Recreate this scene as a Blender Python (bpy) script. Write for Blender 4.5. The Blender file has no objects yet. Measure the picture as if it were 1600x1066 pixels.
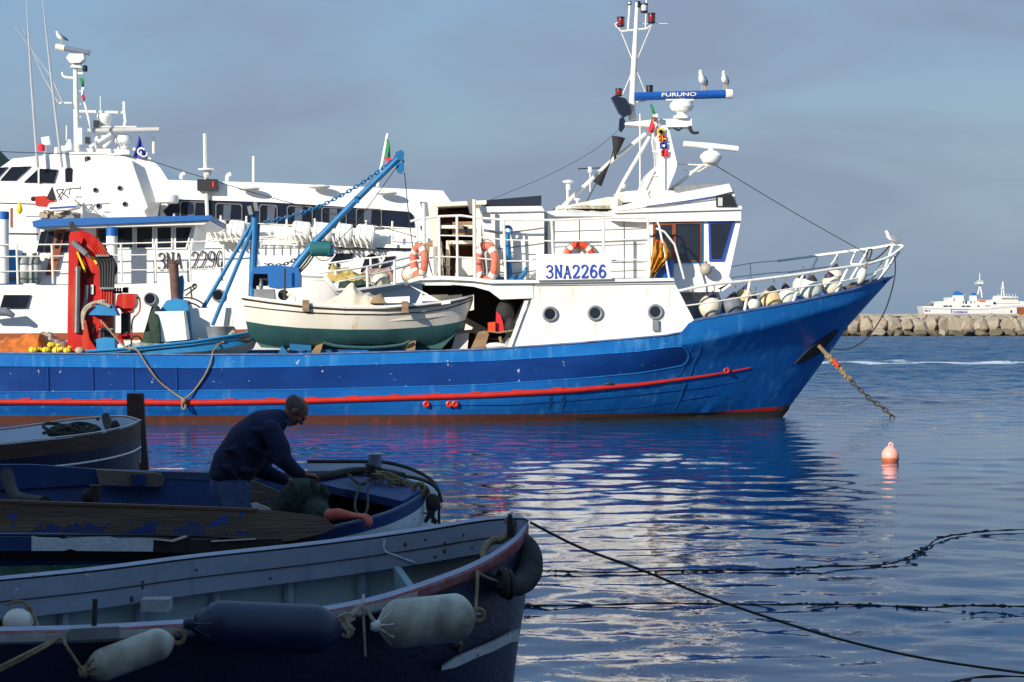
import bpy, math, random
import numpy as np
from mathutils import Vector, Matrix, Quaternion, noise
PI = math.pi
random.seed(7)
C = bpy.context.scene.collection
CAMH = 2.5; FPX = 3000.0; HOR = 495.0
V = Vector
# ------------------------------------------------------------------ frames: a boat's own vertical long plane
class Frame:
    def __init__(s, deg, c0):
        t = math.radians(deg); s.a = V((math.cos(t), math.sin(t), 0)); s.n = V((-math.sin(t), math.cos(t), 0)); s.c0 = c0
    def p(s, px, py, v=0.0):
        k = (px-800)/FPX
        y = (s.c0+v)/(s.n.y + s.n.x*k)
        return V((k*y, y, CAMH-(py-HOR)*y/FPX))
    def pz(s, px, z, v=0.0):
        q = s.p(px, 500, v); q.z = z; return q
    def P(s, pts, v=0.0): return [s.p(a, b, v) for a, b in pts]
    def mir(s, q):
        return q - s.n*(2*(q.dot(s.n)-s.c0))
TR = Frame(4, 47.5)      # blue trawler
WB = Frame(4, 54.0)      # white boat behind
PF = Frame(3, 64.0)      # passenger vessel
FA = Frame(20, 10.22)    # grey foreground boat
FB = Frame(10, 14.87)    # the men's boat
FC = Frame(8, 24.0)      # brown railed boat
def wp(px, py, y): return V(((px-800)/FPX*y, y, CAMH-(py-HOR)*y/FPX))
def wz(px, py, z=0.0):
    y = (CAMH-z)*FPX/(py-HOR); return V(((px-800)/FPX*y, y, z))
# ------------------------------------------------------------------ mesh collector
class MB:
    def __init__(s): s.v = []; s.f = []; s.m = []; s.mi = 0
    def add(s, vs, fs, mi=None):
        b = len(s.v); s.v += [V(q) for q in vs]
        for f in fs: s.f.append([i+b for i in f]); s.m.append(s.mi if mi is None else mi)
        return s
    def prism(s, pts, vec, mi=None):
        n = len(pts); vec = V(vec)
        fs = [list(range(n)), list(range(2*n-1, n-1, -1))]
        fs += [[i, i+n, (i+1) % n+n, (i+1) % n] for i in range(n)]
        return s.add(list(pts)+[q+vec for q in pts], fs, mi)
    def poly(s, F, pts, v0, v1, mi=None):
        return s.prism(F.P(pts, v0), F.n*(v1-v0), mi)
    def rect(s, F, x0, y0, x1, y1, v0, v1, mi=None):
        return s.poly(F, [(x0, y0), (x1, y0), (x1, y1), (x0, y1)], v0, v1, mi)
    def box(s, c, d, rz=0, mi=None, R=None):
        c = V(c); R = R or Matrix.Rotation(rz, 3, 'Z')
        vs = [c+R @ V((x*d[0]/2, y*d[1]/2, z*d[2]/2)) for x in (-1, 1) for y in (-1, 1) for z in (-1, 1)]
        return s.add(vs, [[0, 1, 3, 2], [4, 6, 7, 5], [0, 4, 5, 1], [2, 3, 7, 6], [0, 2, 6, 4], [1, 5, 7, 3]], mi)
    def tube(s, pts, r, n=6, closed=False, mi=None, flat=1.0):
        pts = [V(q) for q in pts]; m = len(pts)
        rs = r if isinstance(r, (list, tuple)) else [r]*m
        up = None; rings = []
        for i in range(m):
            a = pts[(i-1) % m] if (i > 0 or closed) else pts[i]
            b = pts[(i+1) % m] if (i < m-1 or closed) else pts[i]
            t = (b-a)
            if t.length < 1e-9: t = V((0, 0, 1))
            t.normalize()
            if up is None:
                up = V((0, 0, 1)) if abs(t.z) < .9 else V((1, 0, 0))
            x = t.cross(up)
            if x.length < 1e-4: up = V((1, 0, 0)); x = t.cross(up)
            x.normalize(); y = x.cross(t).normalized(); up = y
            rings.append([pts[i]+(x*math.cos(2*PI*k/n)*flat+y*math.sin(2*PI*k/n))*rs[i] for k in range(n)])
        vs = [q for g in rings for q in g]; fs = []
        for i in range(m if closed else m-1):
            j = (i+1) % m
            for k in range(n): fs.append([i*n+k, i*n+(k+1) % n, j*n+(k+1) % n, j*n+k])
        if not closed: fs += [list(range(n))[::-1], [(m-1)*n+k for k in range(n)]]
        return s.add(vs, fs, mi)
    def lathe(s, c, prof, n=16, axis=(0, 0, 1), mi=None):
        c = V(c); q = V((0, 0, 1)).rotation_difference(V(axis).normalized())
        vs = []; fs = []
        for r, h in prof:
            for k in range(n): vs.append(c+q @ V((r*math.cos(2*PI*k/n), r*math.sin(2*PI*k/n), h)))
        for i in range(len(prof)-1):
            for k in range(n): fs.append([i*n+k, i*n+(k+1) % n, (i+1)*n+(k+1) % n, (i+1)*n+k])
        fs += [list(range(n))[::-1], [(len(prof)-1)*n+k for k in range(n)]]
        return s.add(vs, fs, mi)
    def ell(s, c, r, n=14, axis=(0, 0, 1), mi=None):
        if not isinstance(r, (tuple, list)): r = (r, r)
        prof = [(max(1e-3, r[0]*math.sin(PI*i/(n//2+1))), -r[1]*math.cos(PI*i/(n//2+1))) for i in range(n//2+2)]
        return s.lathe(c, prof, n, axis, mi)
    def ell3(s, c, r, R=None, n=16, mi=None):
        R = R or Matrix.Identity(3); vs = []; fs = []; m = n//2
        for i in range(m+1):
            a = PI*i/m
            for k in range(n):
                b = 2*PI*k/n; sn = max(math.sin(a), 1e-3)
                vs.append(V(c)+R @ V((r[0]*sn*math.cos(b), r[1]*sn*math.sin(b), -r[2]*math.cos(a))))
        for i in range(m):
            for k in range(n): fs.append([i*n+k, i*n+(k+1) % n, (i+1)*n+(k+1) % n, (i+1)*n+k])
        fs += [list(range(n))[::-1], [m*n+k for k in range(n)]]
        return s.add(vs, fs, mi)
    def torus(s, c, R, r, axis=(0, 1, 0), n=28, m=8, a0=0, a1=2*PI, sx=1.0, sz=1.0, mi=None):
        q = V((0, 1, 0)).rotation_difference(V(axis).normalized()); full = abs(a1-a0-2*PI) < 1e-6
        k = n if full else n+1
        pts = [V(c)+q @ V((R*sx*math.cos(a0+(a1-a0)*i/n), 0, R*sz*math.sin(a0+(a1-a0)*i/n))) for i in range(k)]
        return s.tube(pts, r, m, full, mi)
    def grid(s, rows, mi=None, closed=False, mf=None):
        n = len(rows[0]); vs = [q for r in rows for q in r]; b = len(s.v); s.v += [V(q) for q in vs]
        for i in range(len(rows)-1):
            for j in range(n if closed else n-1):
                j2 = (j+1) % n
                s.f.append([b+i*n+j, b+i*n+j2, b+(i+1)*n+j2, b+(i+1)*n+j])
                s.m.append(mf(i, j) if mf else (s.mi if mi is None else mi))
        return s
    def ring(s, outer, inner, vec, mi=None):
        n = len(outer); vec = V(vec); vs = list(outer)+list(inner)+[q+vec for q in outer]+[q+vec for q in inner]; fs = []
        for i in range(n):
            j = (i+1) % n
            fs += [[i, j, n+j, n+i], [2*n+i, 3*n+i, 3*n+j, 2*n+j], [i, 2*n+i, 2*n+j, j], [n+i, n+j, 3*n+j, 3*n+i]]
        return s.add(vs, fs, mi)
    def chain(s, pts, L, w, r, mi=None):
        pts = resample(pts, L*0.72)
        for i in range(len(pts)-1):
            a, b = pts[i], pts[i+1]; d = (b-a).normalized()
            u = d.cross(V((0, 0, 1)));
            if u.length < .05: u = d.cross(V((0, 1, 0)))
            u.normalize(); w2 = d.cross(u)
            if i % 2: u, w2 = w2, u
            c = (a+b)/2; ps = []
            for k in range(12):
                t = 2*PI*k/12; ps.append(c+d*math.cos(t)*L/2+u*math.sin(t)*w/2)
            s.tube(ps, r, 5, True, mi)
        return s
def resample(pts, step):
    pts = [V(q) for q in pts]; ls = [0]
    for i in range(len(pts)-1): ls.append(ls[-1]+(pts[i+1]-pts[i]).length)
    n = max(2, int(ls[-1]/step)+1); out = []; j = 0
    for i in range(n):
        t = ls[-1]*i/(n-1)
        while j < len(pts)-2 and ls[j+1] < t: j += 1
        out.append(pts[j].lerp(pts[j+1], (t-ls[j])/max(1e-9, ls[j+1]-ls[j])))
    return out
def smooth_path(pts, sub=6):
    pts = [V(q) for q in pts]; out = []
    for i in range(len(pts)-1):
        p0 = pts[max(0, i-1)]; p1 = pts[i]; p2 = pts[i+1]; p3 = pts[min(len(pts)-1, i+2)]
        for k in range(sub):
            t = k/sub
            out.append(.5*((2*p1)+(p2-p0)*t+(2*p0-5*p1+4*p2-p3)*t*t+(3*p1-p0-3*p2+p3)*t**3))
    out.append(pts[-1]); return out
def sag(a, b, d, n=20):
    return [a.lerp(b, i/n)+V((0, 0, -d*4*(i/n)*(1-i/n))) for i in range(n+1)]
def inset(pts, k):
    c = sum(pts, V((0, 0, 0)))/len(pts); return [c+(q-c)*k for q in pts]
def insetd(pts, d):
    c = sum(pts, V((0, 0, 0)))/len(pts); out = []
    for q in pts:
        w = q-c; h = V((w.x, w.y, 0)); hl = h.length
        o = V((0, 0, 0))
        if hl > 1e-6: o += h/hl*max(0, hl-d)
        o.z = math.copysign(max(0, abs(w.z)-d), w.z); out.append(c+o)
    return out
def interp(pl, x):
    if x <= pl[0][0]:
        a, b = pl[0], pl[1]
    else:
        for i in range(len(pl)-1):
            a, b = pl[i], pl[i+1]
            if x <= b[0]: break
    t = (x-a[0])/(b[0]-a[0]); return a[1]+(b[1]-a[1])*t
# ------------------------------------------------------------------ materials
def lin(c):
    return tuple((x/255/12.92 if x/255 <= .04045 else ((x/255+.055)/1.055)**2.4) for x in c[:3])+(1,)
MATS = {}
def mat(name, col, rough=.5, metal=0, col2=None, amt=.35, scale=2.0, stretch=(1, 1, 1), bump=0.0, bscale=30, chips=None, chipk=.06, rust=None, rustk=.58, emit=None, spec=.5, waves=0, coat=0):
    if name in MATS: return MATS[name]
    m = bpy.data.materials.new(name); m.use_nodes = True; nt = m.node_tree; N = nt.nodes; L = nt.links
    b = N['Principled BSDF']; b.inputs['Roughness'].default_value = rough; b.inputs['Metallic'].default_value = metal
    b.inputs['Specular IOR Level'].default_value = spec
    if coat: b.inputs['Coat Weight'].default_value = coat; b.inputs['Coat Roughness'].default_value = .12
    tc = N.new('ShaderNodeTexCoord'); mp = N.new('ShaderNodeMapping'); mp.inputs['Scale'].default_value = stretch
    L.new(tc.outputs['Object'], mp.inputs['Vector'])
    nz = N.new('ShaderNodeTexNoise'); nz.inputs['Scale'].default_value = scale; nz.inputs['Detail'].default_value = 8; nz.inputs['Roughness'].default_value = .62
    L.new(mp.outputs[0], nz.inputs['Vector'])
    cr = N.new('ShaderNodeValToRGB'); cr.color_ramp.elements[0].position = .38; cr.color_ramp.elements[1].position = .7
    L.new(nz.outputs['Fac'], cr.inputs[0])
    ml = N.new('ShaderNodeMath'); ml.operation = 'MULTIPLY'; ml.inputs[1].default_value = amt; L.new(cr.outputs[0], ml.inputs[0])
    mx = N.new('ShaderNodeMix'); mx.data_type = 'RGBA'
    c1 = lin(col); c2 = lin(col2) if col2 else tuple(x*.62 for x in c1[:3])+(1,)
    mx.inputs[6].default_value = c1; mx.inputs[7].default_value = c2; L.new(ml.outputs[0], mx.inputs[0]); out = mx.outputs[2]
    if rust:
        mp2 = N.new('ShaderNodeMapping'); mp2.inputs['Scale'].default_value = (3, 3, .45); L.new(tc.outputs['Object'], mp2.inputs['Vector'])
        n2 = N.new('ShaderNodeTexNoise'); n2.inputs['Scale'].default_value = 1.6; n2.inputs['Detail'].default_value = 6; L.new(mp2.outputs[0], n2.inputs['Vector'])
        r2 = N.new('ShaderNodeValToRGB'); r2.color_ramp.elements[0].position = rustk; r2.color_ramp.elements[1].position = rustk+.14; L.new(n2.outputs['Fac'], r2.inputs[0])
        m3 = N.new('ShaderNodeMath'); m3.operation = 'MULTIPLY'; m3.inputs[1].default_value = .6; L.new(r2.outputs[0], m3.inputs[0])
        x2 = N.new('ShaderNodeMix'); x2.data_type = 'RGBA'; x2.inputs[7].default_value = lin(rust); L.new(out, x2.inputs[6]); L.new(m3.outputs[0], x2.inputs[0]); out = x2.outputs[2]
    if chips:
        vo = N.new('ShaderNodeTexNoise'); vo.inputs['Scale'].default_value = 5.5; vo.inputs['Detail'].default_value = 4; vo.inputs['Roughness'].default_value = .7; L.new(tc.outputs['Object'], vo.inputs['Vector'])
        r3 = N.new('ShaderNodeValToRGB'); r3.color_ramp.elements[0].position = .75-chipk; r3.color_ramp.elements[1].position = .76-chipk; L.new(vo.outputs['Fac'], r3.inputs[0])
        x3 = N.new('ShaderNodeMix'); x3.data_type = 'RGBA'; x3.inputs[7].default_value = lin(chips); L.new(out, x3.inputs[6]); L.new(r3.outputs[0], x3.inputs[0]); out = x3.outputs[2]
    L.new(out, b.inputs['Base Color'])
    if bump:
        bn = N.new('ShaderNodeTexNoise'); bn.inputs['Scale'].default_value = bscale; bn.inputs['Detail'].default_value = 5; L.new(mp.outputs[0], bn.inputs['Vector'])
        bp = N.new('ShaderNodeBump'); bp.inputs['Strength'].default_value = bump; bp.inputs['Distance'].default_value = .02; L.new(bn.outputs['Fac'], bp.inputs['Height'])
        h = bp
        if waves:   # large dents, as in plated or planked sides
            b2 = N.new('ShaderNodeTexNoise'); b2.inputs['Scale'].default_value = 1.3; b2.inputs['Detail'].default_value = 2; L.new(tc.outputs['Object'], b2.inputs['Vector'])
            h = N.new('ShaderNodeBump'); h.inputs['Strength'].default_value = waves; h.inputs['Distance'].default_value = .1; L.new(b2.outputs['Fac'], h.inputs['Height']); L.new(bp.outputs[0], h.inputs['Normal'])
        L.new(h.outputs[0], b.inputs['Normal'])
    if emit: b.inputs['Emission Color'].default_value = lin(emit); b.inputs['Emission Strength'].default_value = 1
    MATS[name] = m; return m
M = {}
M['white'] = mat('white_paint', (236, 233, 224), .38, col2=(205, 198, 182), amt=.45, scale=1.3, stretch=(1, 1, .4), rust=(190, 150, 105), rustk=.66, bump=.12, bscale=8, waves=.12)
M['white2'] = mat('white_gloss_paint', (238, 236, 230), .3, col2=(214, 210, 200), amt=.4, scale=.9, stretch=(1, 1, .5), bump=.1, bscale=6, waves=.1)
M['whiterail'] = mat('rail_paint', (235, 231, 220), .4, col2=(196, 180, 152), amt=.5, scale=9)
M['hull_light'] = mat('light_blue_hull_paint', (22, 98, 168), .33, col2=(34, 116, 182), amt=.8, scale=1.6, stretch=(.6, .6, 1.6), chips=(190, 195, 190), chipk=.062, rust=(80, 142, 192), rustk=.56, bump=.15, bscale=7, waves=.25)  # pale blue streaks stand for scrapes and light rippling off the water
M['hull_dark'] = mat('dark_blue_hull_paint', (12, 48, 108), .33, col2=(18, 62, 130), amt=.8, scale=1.6, stretch=(.6, .6, 1.2), chips=(190, 195, 190), chipk=.07, bump=.15, bscale=7, waves=.2)
M['hull_shaded'] = mat('shaded_blue_hull_paint', (16, 80, 150), .3, col2=(26, 100, 170), amt=.8, scale=.8, stretch=(.5, .5, 1.4), chips=(190, 200, 205), chipk=-.01, rust=(64, 120, 170), rustk=.57, bump=.15, bscale=5, waves=.35)  # light hull blue darkened for bow shade, with pale streaks for light off water
M['anti'] = mat('antifouling_paint', (86, 40, 28), .8, col2=(58, 42, 34), amt=.8, scale=1.8, stretch=(.5, .5, 2.5), rust=(122, 52, 26), rustk=.55, bump=.3)
M['slime'] = mat('weedy_waterline', (52, 44, 34), .7, col2=(30, 34, 24), amt=.8, scale=4, bump=.4)
M['red'] = mat('red_paint', (186, 34, 16), .42, col2=(146, 28, 16), amt=.6, scale=4, chips=(120, 120, 120), chipk=.0)
M['cranered'] = mat('crane_red_paint', (190, 22, 14), .42, col2=(146, 16, 12), amt=.5, scale=3, rust=(190, 78, 34), rustk=.5, bump=.1)
M['dark'] = mat('black_rubber', (28, 28, 30), .6, col2=(55, 52, 50), amt=.5, scale=8)
M['shade_dark'] = mat('shade_dark_interior', (34, 26, 22), .9, col2=(14, 12, 12), amt=.8, scale=1.5)  # near-black base colour carries the shade of the deckhouse alcove
M['glass'] = mat('dark_window_glass', (22, 28, 40), .07, col2=(40, 46, 58), amt=.6, scale=1.1, spec=.8)
M['navy'] = mat('navy_canvas', (22, 30, 48), .85, bump=.2)
M['windband'] = mat('dark_navy_window_band', (26, 32, 48), .18, col2=(36, 44, 62), amt=.6, scale=.7)
M['steel'] = mat('grey_steel', (150, 150, 148), .35, .8, amt=.4, scale=6)
M['greysteel'] = mat('grey_painted_metal', (128, 132, 134), .5, col2=(90, 88, 84), amt=.6, scale=4)
M['bluepaint'] = mat('derrick_blue_paint', (18, 106, 156), .45, col2=(16, 80, 122), amt=.6, scale=3, rust=(120, 90, 70), rustk=.63)
M['skyblue'] = mat('sky_blue_paint', (36, 128, 178), .5, col2=(24, 98, 150), amt=.6, scale=3, chips=(190, 200, 200), chipk=.0)
M['roofblue'] = mat('roof_blue_paint', (20, 92, 160), .5, amt=.2)
M['rust'] = mat('rusty_pipe', (104, 76, 66), .85, col2=(66, 46, 42), amt=.8, scale=6, bump=.4)
M['wood'] = mat('varnished_wood', (140, 74, 38), .5, col2=(96, 48, 26), amt=.6, scale=5, stretch=(1, 1, .15))
M['oldwood'] = mat('weathered_wood', (150, 120, 88), .85, col2=(98, 78, 58), amt=.8, scale=5, stretch=(.3, .3, 3), bump=.5)
M['brownstripe'] = mat('brown_stripe_paint', (150, 76, 36), .6, amt=.3)
M['teal'] = mat('teal_antifouling', (50, 94, 92), .6, col2=(28, 62, 66), amt=.8, scale=1.6, stretch=(.6, .6, 1.4), chips=(120, 150, 148), chipk=.0, bump=.25)
M['cream'] = mat('cream_boat_paint', (232, 224, 206), .5, col2=(206, 194, 170), amt=.6, scale=1.8, stretch=(1, 1, .35), rust=(196, 160, 116), rustk=.6, bump=.15)
M['fender'] = mat('cream_fender_vinyl', (222, 212, 190), .55, col2=(178, 158, 124), amt=.7, scale=4, bump=.15)
M['fenderw'] = mat('pale_fender_vinyl', (212, 216, 204), .5, col2=(170, 168, 150), amt=.6, scale=5)
M['fenderg'] = mat('grey_fender_vinyl', (112, 116, 124), .6, col2=(86, 88, 94), amt=.6, scale=5)
M['fendery'] = mat('yellowed_fender_vinyl', (222, 194, 142), .6, col2=(178, 140, 94), amt=.6, scale=5)
M['purple'] = mat('dark_purple_fender_end', (54, 40, 66), .6)
M['orange'] = mat('lifebuoy_orange', (206, 66, 26), .55, col2=(196, 66, 36), amt=.4, scale=5)
M['orangefade'] = mat('faded_lifebuoy_orange', (216, 116, 92), .7, col2=(178, 78, 60), amt=.7, scale=7)
M['tape'] = mat('white_tape', (220, 216, 206), .6)
M['rope'] = mat('tan_rope', (150, 130, 98), .9, col2=(100, 84, 62), amt=.8, scale=20, bump=.6, bscale=90)
M['roped'] = mat('dark_rope', (52, 48, 42), .9, col2=(30, 28, 26), amt=.8, scale=20)
M['netor'] = mat('orange_net', (198, 108, 38), .95, col2=(140, 70, 26), amt=.8, scale=9, bump=.9, bscale=26)
M['netgrey'] = mat('grey_net', (176, 164, 140), .95, col2=(120, 112, 96), amt=.8, scale=9, bump=.9, bscale=26)
M['netgreen'] = mat('green_net', (48, 66, 52), .95, col2=(28, 38, 34), amt=.8, scale=7, bump=.9, bscale=22)
M['netyel'] = mat('yellow_net', (196, 168, 92), .95, col2=(140, 116, 62), amt=.8, scale=9, bump=.9, bscale=26)
M['yellow'] = mat('yellow_float_plastic', (244, 206, 20), .45, col2=(214, 166, 20), amt=.5, scale=6)
M['cloth'] = mat('beige_tarpaulin', (214, 202, 178), .85, col2=(180, 166, 140), amt=.6, scale=3, bump=.3)
M['mustard'] = mat('mustard_oilskin', (178, 122, 22), .7, col2=(160, 110, 26), amt=.6, scale=6, bump=.4)
M['bluecloth'] = mat('blue_plastic_barrel', (22, 84, 168), .5, amt=.3)
M['chain'] = mat('weathered_chain', (96, 84, 72), .7, .5, col2=(60, 46, 38), amt=.8, scale=12)
M['black'] = mat('black_cloth', (26, 26, 30), .8, col2=(48, 48, 54), amt=.6, scale=5)
M['radblue'] = mat('radar_blue', (20, 78, 156), .35, amt=.15)
M['lampred'] = mat('red_lamp_glass', (130, 18, 22), .2)
M['lampblk'] = mat('lamp_housing_black', (32, 32, 34), .5)
M['lampclr'] = mat('clear_lamp_glass', (200, 200, 190), .15)
M['letter'] = mat('blue_lettering_paint', (38, 70, 160), .6, amt=.2)
M['letterblk'] = mat('dark_lettering_paint', (44, 44, 54), .6, amt=.2)
M['gull'] = mat('white_feathers', (240, 236, 228), .8, amt=.15)
M['gullg'] = mat('grey_feathers', (120, 126, 134), .8)
M['beak'] = mat('yellow_beak', (220, 170, 60), .5)
M['flagg'] = mat('flag_green', (24, 120, 66), .8); M['flagr'] = mat('flag_red', (206, 36, 50), .8)
M['flagw'] = mat('flag_white', (230, 228, 222), .8); M['flagb'] = mat('flag_blue', (34, 56, 150), .8); M['flagy'] = mat('flag_yellow', (222, 180, 50), .8)
M['pennant'] = mat('company_flag_blue', (58, 62, 150), .8)
M['skin'] = mat('tanned_skin', (130, 84, 68), .7, col2=(104, 62, 50), amt=.5, scale=12, bump=.1, bscale=60)
M['skinred'] = mat('ruddy_skin', (196, 92, 74), .7, col2=(160, 66, 54), amt=.5, scale=12, bump=.1, bscale=60)
M['hair'] = mat('short_grey_hair', (98, 88, 84), .95, col2=(60, 56, 56), amt=.6, scale=30, bump=.5, bscale=120)
M['jacket'] = mat('navy_jumper', (20, 28, 62), .95, col2=(14, 20, 46), amt=.7, scale=5, bump=.5, bscale=22)
M['jeans'] = mat('worn_jeans', (72, 90, 130), .9, col2=(48, 58, 92), amt=.7, scale=9, bump=.4, bscale=30)
M['gshirt'] = mat('dark_green_shirt', (22, 44, 36), .95, col2=(44, 44, 36), amt=.9, scale=6, bump=.6, bscale=20)
M['a_in'] = mat('grey_inner_paint', (142, 150, 168), .65, col2=(120, 128, 148), amt=.8, scale=2.2, chips=(190, 194, 200), chipk=.065, rust=(96, 98, 112), rustk=.58, bump=.3, bscale=14)
M['a_rim'] = mat('worn_lilac_rail_paint', (134, 138, 160), .7, col2=(160, 162, 174), amt=.8, scale=9, chips=(120, 52, 52), chipk=.07, bump=.3)
M['a_face'] = mat('chipped_rail_face_paint', (176, 176, 178), .7, col2=(140, 134, 134), amt=.7, scale=10, chips=(118, 44, 42), chipk=.11, bump=.3)
M['a_red'] = mat('worn_red_rail_edge', (128, 44, 42), .7, col2=(120, 104, 112), amt=.9, scale=14, bump=.2)
M['a_hull'] = mat('navy_planked_hull', (20, 26, 58), .45, col2=(12, 16, 36), amt=.8, scale=2, chips=(90, 100, 140), chipk=-.03, bump=.3, waves=.2)
M['b_blue'] = mat('worn_blue_boat_paint', (20, 58, 112), .65, col2=(14, 40, 80), amt=.85, scale=3, chips=(80, 84, 92), chipk=.08, bump=.35, bscale=14)
M['b_plank'] = mat('bare_plank_with_blue_paint', (116, 98, 80), .85, col2=(84, 70, 58), amt=.9, scale=3, stretch=(.35, .35, 4), chips=(36, 76, 180), chipk=.13, bump=.6, bscale=16)
M['b_white'] = mat('flaking_white_boat_paint', (206, 212, 214), .65, col2=(170, 176, 176), amt=.6, scale=4, chips=(78, 66, 54), chipk=.08, bump=.4)
M['b_green'] = mat('flaking_green_boat_paint', (40, 136, 100), .7, col2=(150, 160, 150), amt=.9, scale=4, chips=(166, 172, 166), chipk=.13, bump=.4)
M['b_dark'] = mat('dark_worn_timber', (48, 40, 36), .85, col2=(26, 22, 22), amt=.8, scale=5, bump=.5)
M['c_in'] = mat('pale_inner_boat_paint', (186, 194, 206), .6, amt=.3, bump=.2)
M['c_rail'] = mat('brown_boat_rail', (84, 58, 44), .6, col2=(58, 40, 32), amt=.7, scale=5, stretch=(.3, .3, 2), bump=.3)
M['post'] = mat('wet_brown_timber', (86, 58, 44), .85, col2=(48, 32, 28), amt=.8, scale=4, stretch=(2, 2, .3), bump=.5)
M['tyre'] = mat('old_tyre_rubber', (30, 30, 32), .85, col2=(60, 60, 62), amt=.7, scale=14, bump=.8, bscale=40)
M['bluefender'] = mat('navy_blue_fender_vinyl', (18, 32, 66), .45, col2=(12, 22, 48), amt=.6, scale=3, bump=.1)
M['dirtyfender'] = mat('stained_white_fender_vinyl', (190, 186, 170), .55, col2=(104, 94, 80), amt=.95, scale=3.6, rust=(84, 76, 70), rustk=.55, bump=.2)
M['rock'] = mat('limestone_boulder', (150, 140, 124), .9, col2=(118, 108, 94), amt=.8, scale=.5, rust=(176, 150, 118), rustk=.5, bump=.6, bscale=1.5)
M['rockwet'] = mat('tide_stained_stone', (104, 94, 72), .8, col2=(84, 76, 56), amt=.8, scale=.8, bump=.5, bscale=2)
M['concrete'] = mat('pale_concrete', (150, 145, 134), .9, col2=(146, 138, 124), amt=.7, scale=.25, bump=.4, bscale=2)
M['ferrywhite'] = mat('ferry_white_paint', (206, 203, 196), .6, col2=(186, 182, 172), amt=.5, scale=.12)
M['pink'] = mat('faded_pink_buoy', (240, 168, 150), .5, col2=(226, 140, 120), amt=.5, scale=8)
M['buoyb'] = mat('orange_brown_buoy_base', (186, 96, 58), .6, col2=(120, 70, 48), amt=.6, scale=8)
M['hill'] = mat('scrub_hillside', (70, 84, 56), .95, col2=(98, 96, 74), amt=.8, scale=.1, bump=.6, bscale=1)
M['quay'] = mat('quay_stone', (150, 140, 124), .9, col2=(110, 102, 90), amt=.7, scale=.7, bump=.5, bscale=6)
M['plaster'] = mat('building_plaster', (200, 170, 130), .9, col2=(170, 140, 105), amt=.6, scale=.4, bump=.3)
M['tank'] = mat('grey_gas_tank', (126, 134, 130), .5, amt=.4)
# ------------------------------------------------------------------ objects
W = {}
def link(name, mb, mt, origin):
    me = bpy.data.meshes.new(name)
    me.from_pydata([tuple(q-origin) for q in mb.v], [], mb.f)
    for m in (mt if isinstance(mt, (list, tuple)) else [mt]): me.materials.append(M[m] if isinstance(m, str) else m)
    me.polygons.foreach_set('material_index', mb.m); me.polygons.foreach_set('use_smooth', [True]*len(mb.f))
    me.update(); me.set_sharp_from_angle(angle=math.radians(38))
    import bmesh
    bm = bmesh.new(); bm.from_mesh(me); bmesh.ops.recalc_face_normals(bm, faces=bm.faces); bm.to_mesh(me); bm.free()
    o = bpy.data.objects.new(name, me); C.objects.link(o); return o
def props(o, label, cat, group=None, kind=None):
    if label: o['label'] = label
    if cat: o['category'] = cat
    if group: o['group'] = group
    if kind: o['kind'] = kind
def thing(name, label, cat, loc, group=None):
    o = bpy.data.objects.new(name, None); C.objects.link(o); o.location = loc; o.empty_display_size = .2
    W[o.name] = V(loc); props(o, label, cat, group); return o
def part(name, mb, mt, parent, label=None):
    o = link(name, mb, mt, W[parent.name]); o.parent = parent; W[o.name] = W[parent.name]
    if label: o['label'] = label
    return o
def top(name, mb, mt, label, cat, group=None, kind=None):
    xs = [q.x for q in mb.v]; ys = [q.y for q in mb.v]; zs = [q.z for q in mb.v]
    og = V(((min(xs)+max(xs))/2, (min(ys)+max(ys))/2, min(zs)))
    o = link(name, mb, mt, og); o.location = og; W[o.name] = og; props(o, label, cat, group, kind); return o
def window(parent, F, pts, v, frame='white', fw=.04, pane='glass', name='window', fl=None, out=.03):
    P = F.P(pts, v); I = insetd(P, fw)
    f = part(name, MB().ring([q+F.n*.0 for q in P], I, -F.n*out), frame, parent, fl)
    part('pane', MB().prism([q-F.n*.004 for q in insetd(P, fw*.9)], -F.n*.008), pane, f); return f
def porthole(parent, F, px, py, v, r, rim='greysteel', name='porthole', br=.16):
    c = F.p(px, py, v); f = part(name, MB().torus(c, r, r*br, F.n, 24, 8), rim, parent)
    part('pane', MB().lathe(c+F.n*.012, [(r*.98, 0), (r*.98, .02)], 24, -F.n), 'glass', f); return f
GL = {'3': [[(.06, .8), (.14, .95), (.34, 1), (.54, .93), (.6, .76), (.5, .6), (.28, .54), (.52, .48), (.64, .28), (.55, .08), (.3, 0), (.12, .05), (.04, .2)]],
 'N': [[(.1, 0), (.1, 1)], [(.1, 1), (.58, 0)], [(.6, 0), (.6, 1)], [(-.02, 0), (.24, 0)], [(-.04, 1), (.14, 1)], [(.46, 1), (.74, 1)]],
 'A': [[(.05, 0), (.33, 1), (.64, 0)], [(.16, .34), (.54, .34)], [(-.06, 0), (.2, 0)], [(.5, 0), (.76, 0)]],
 '2': [[(.06, .74), (.12, .93), (.33, 1), (.55, .92), (.6, .73), (.5, .5), (.3, .25), (.06, .02)], [(.03, .01), (.64, .01)], [(.63, 0), (.63, .16)]],
 '6': [[(.58, .84), (.42, 1), (.22, .92), (.08, .6), (.06, .3), (.18, .06), (.35, 0), (.55, .1), (.62, .3), (.52, .52), (.33, .58), (.12, .44)]],
 '0': [[(.34+.28*math.cos(t*PI/8), .5+.5*math.sin(t*PI/8)) for t in range(17)]]}
GL['9'] = [[(.68-x, 1-y) for x, y in GL['6'][0]]]
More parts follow.
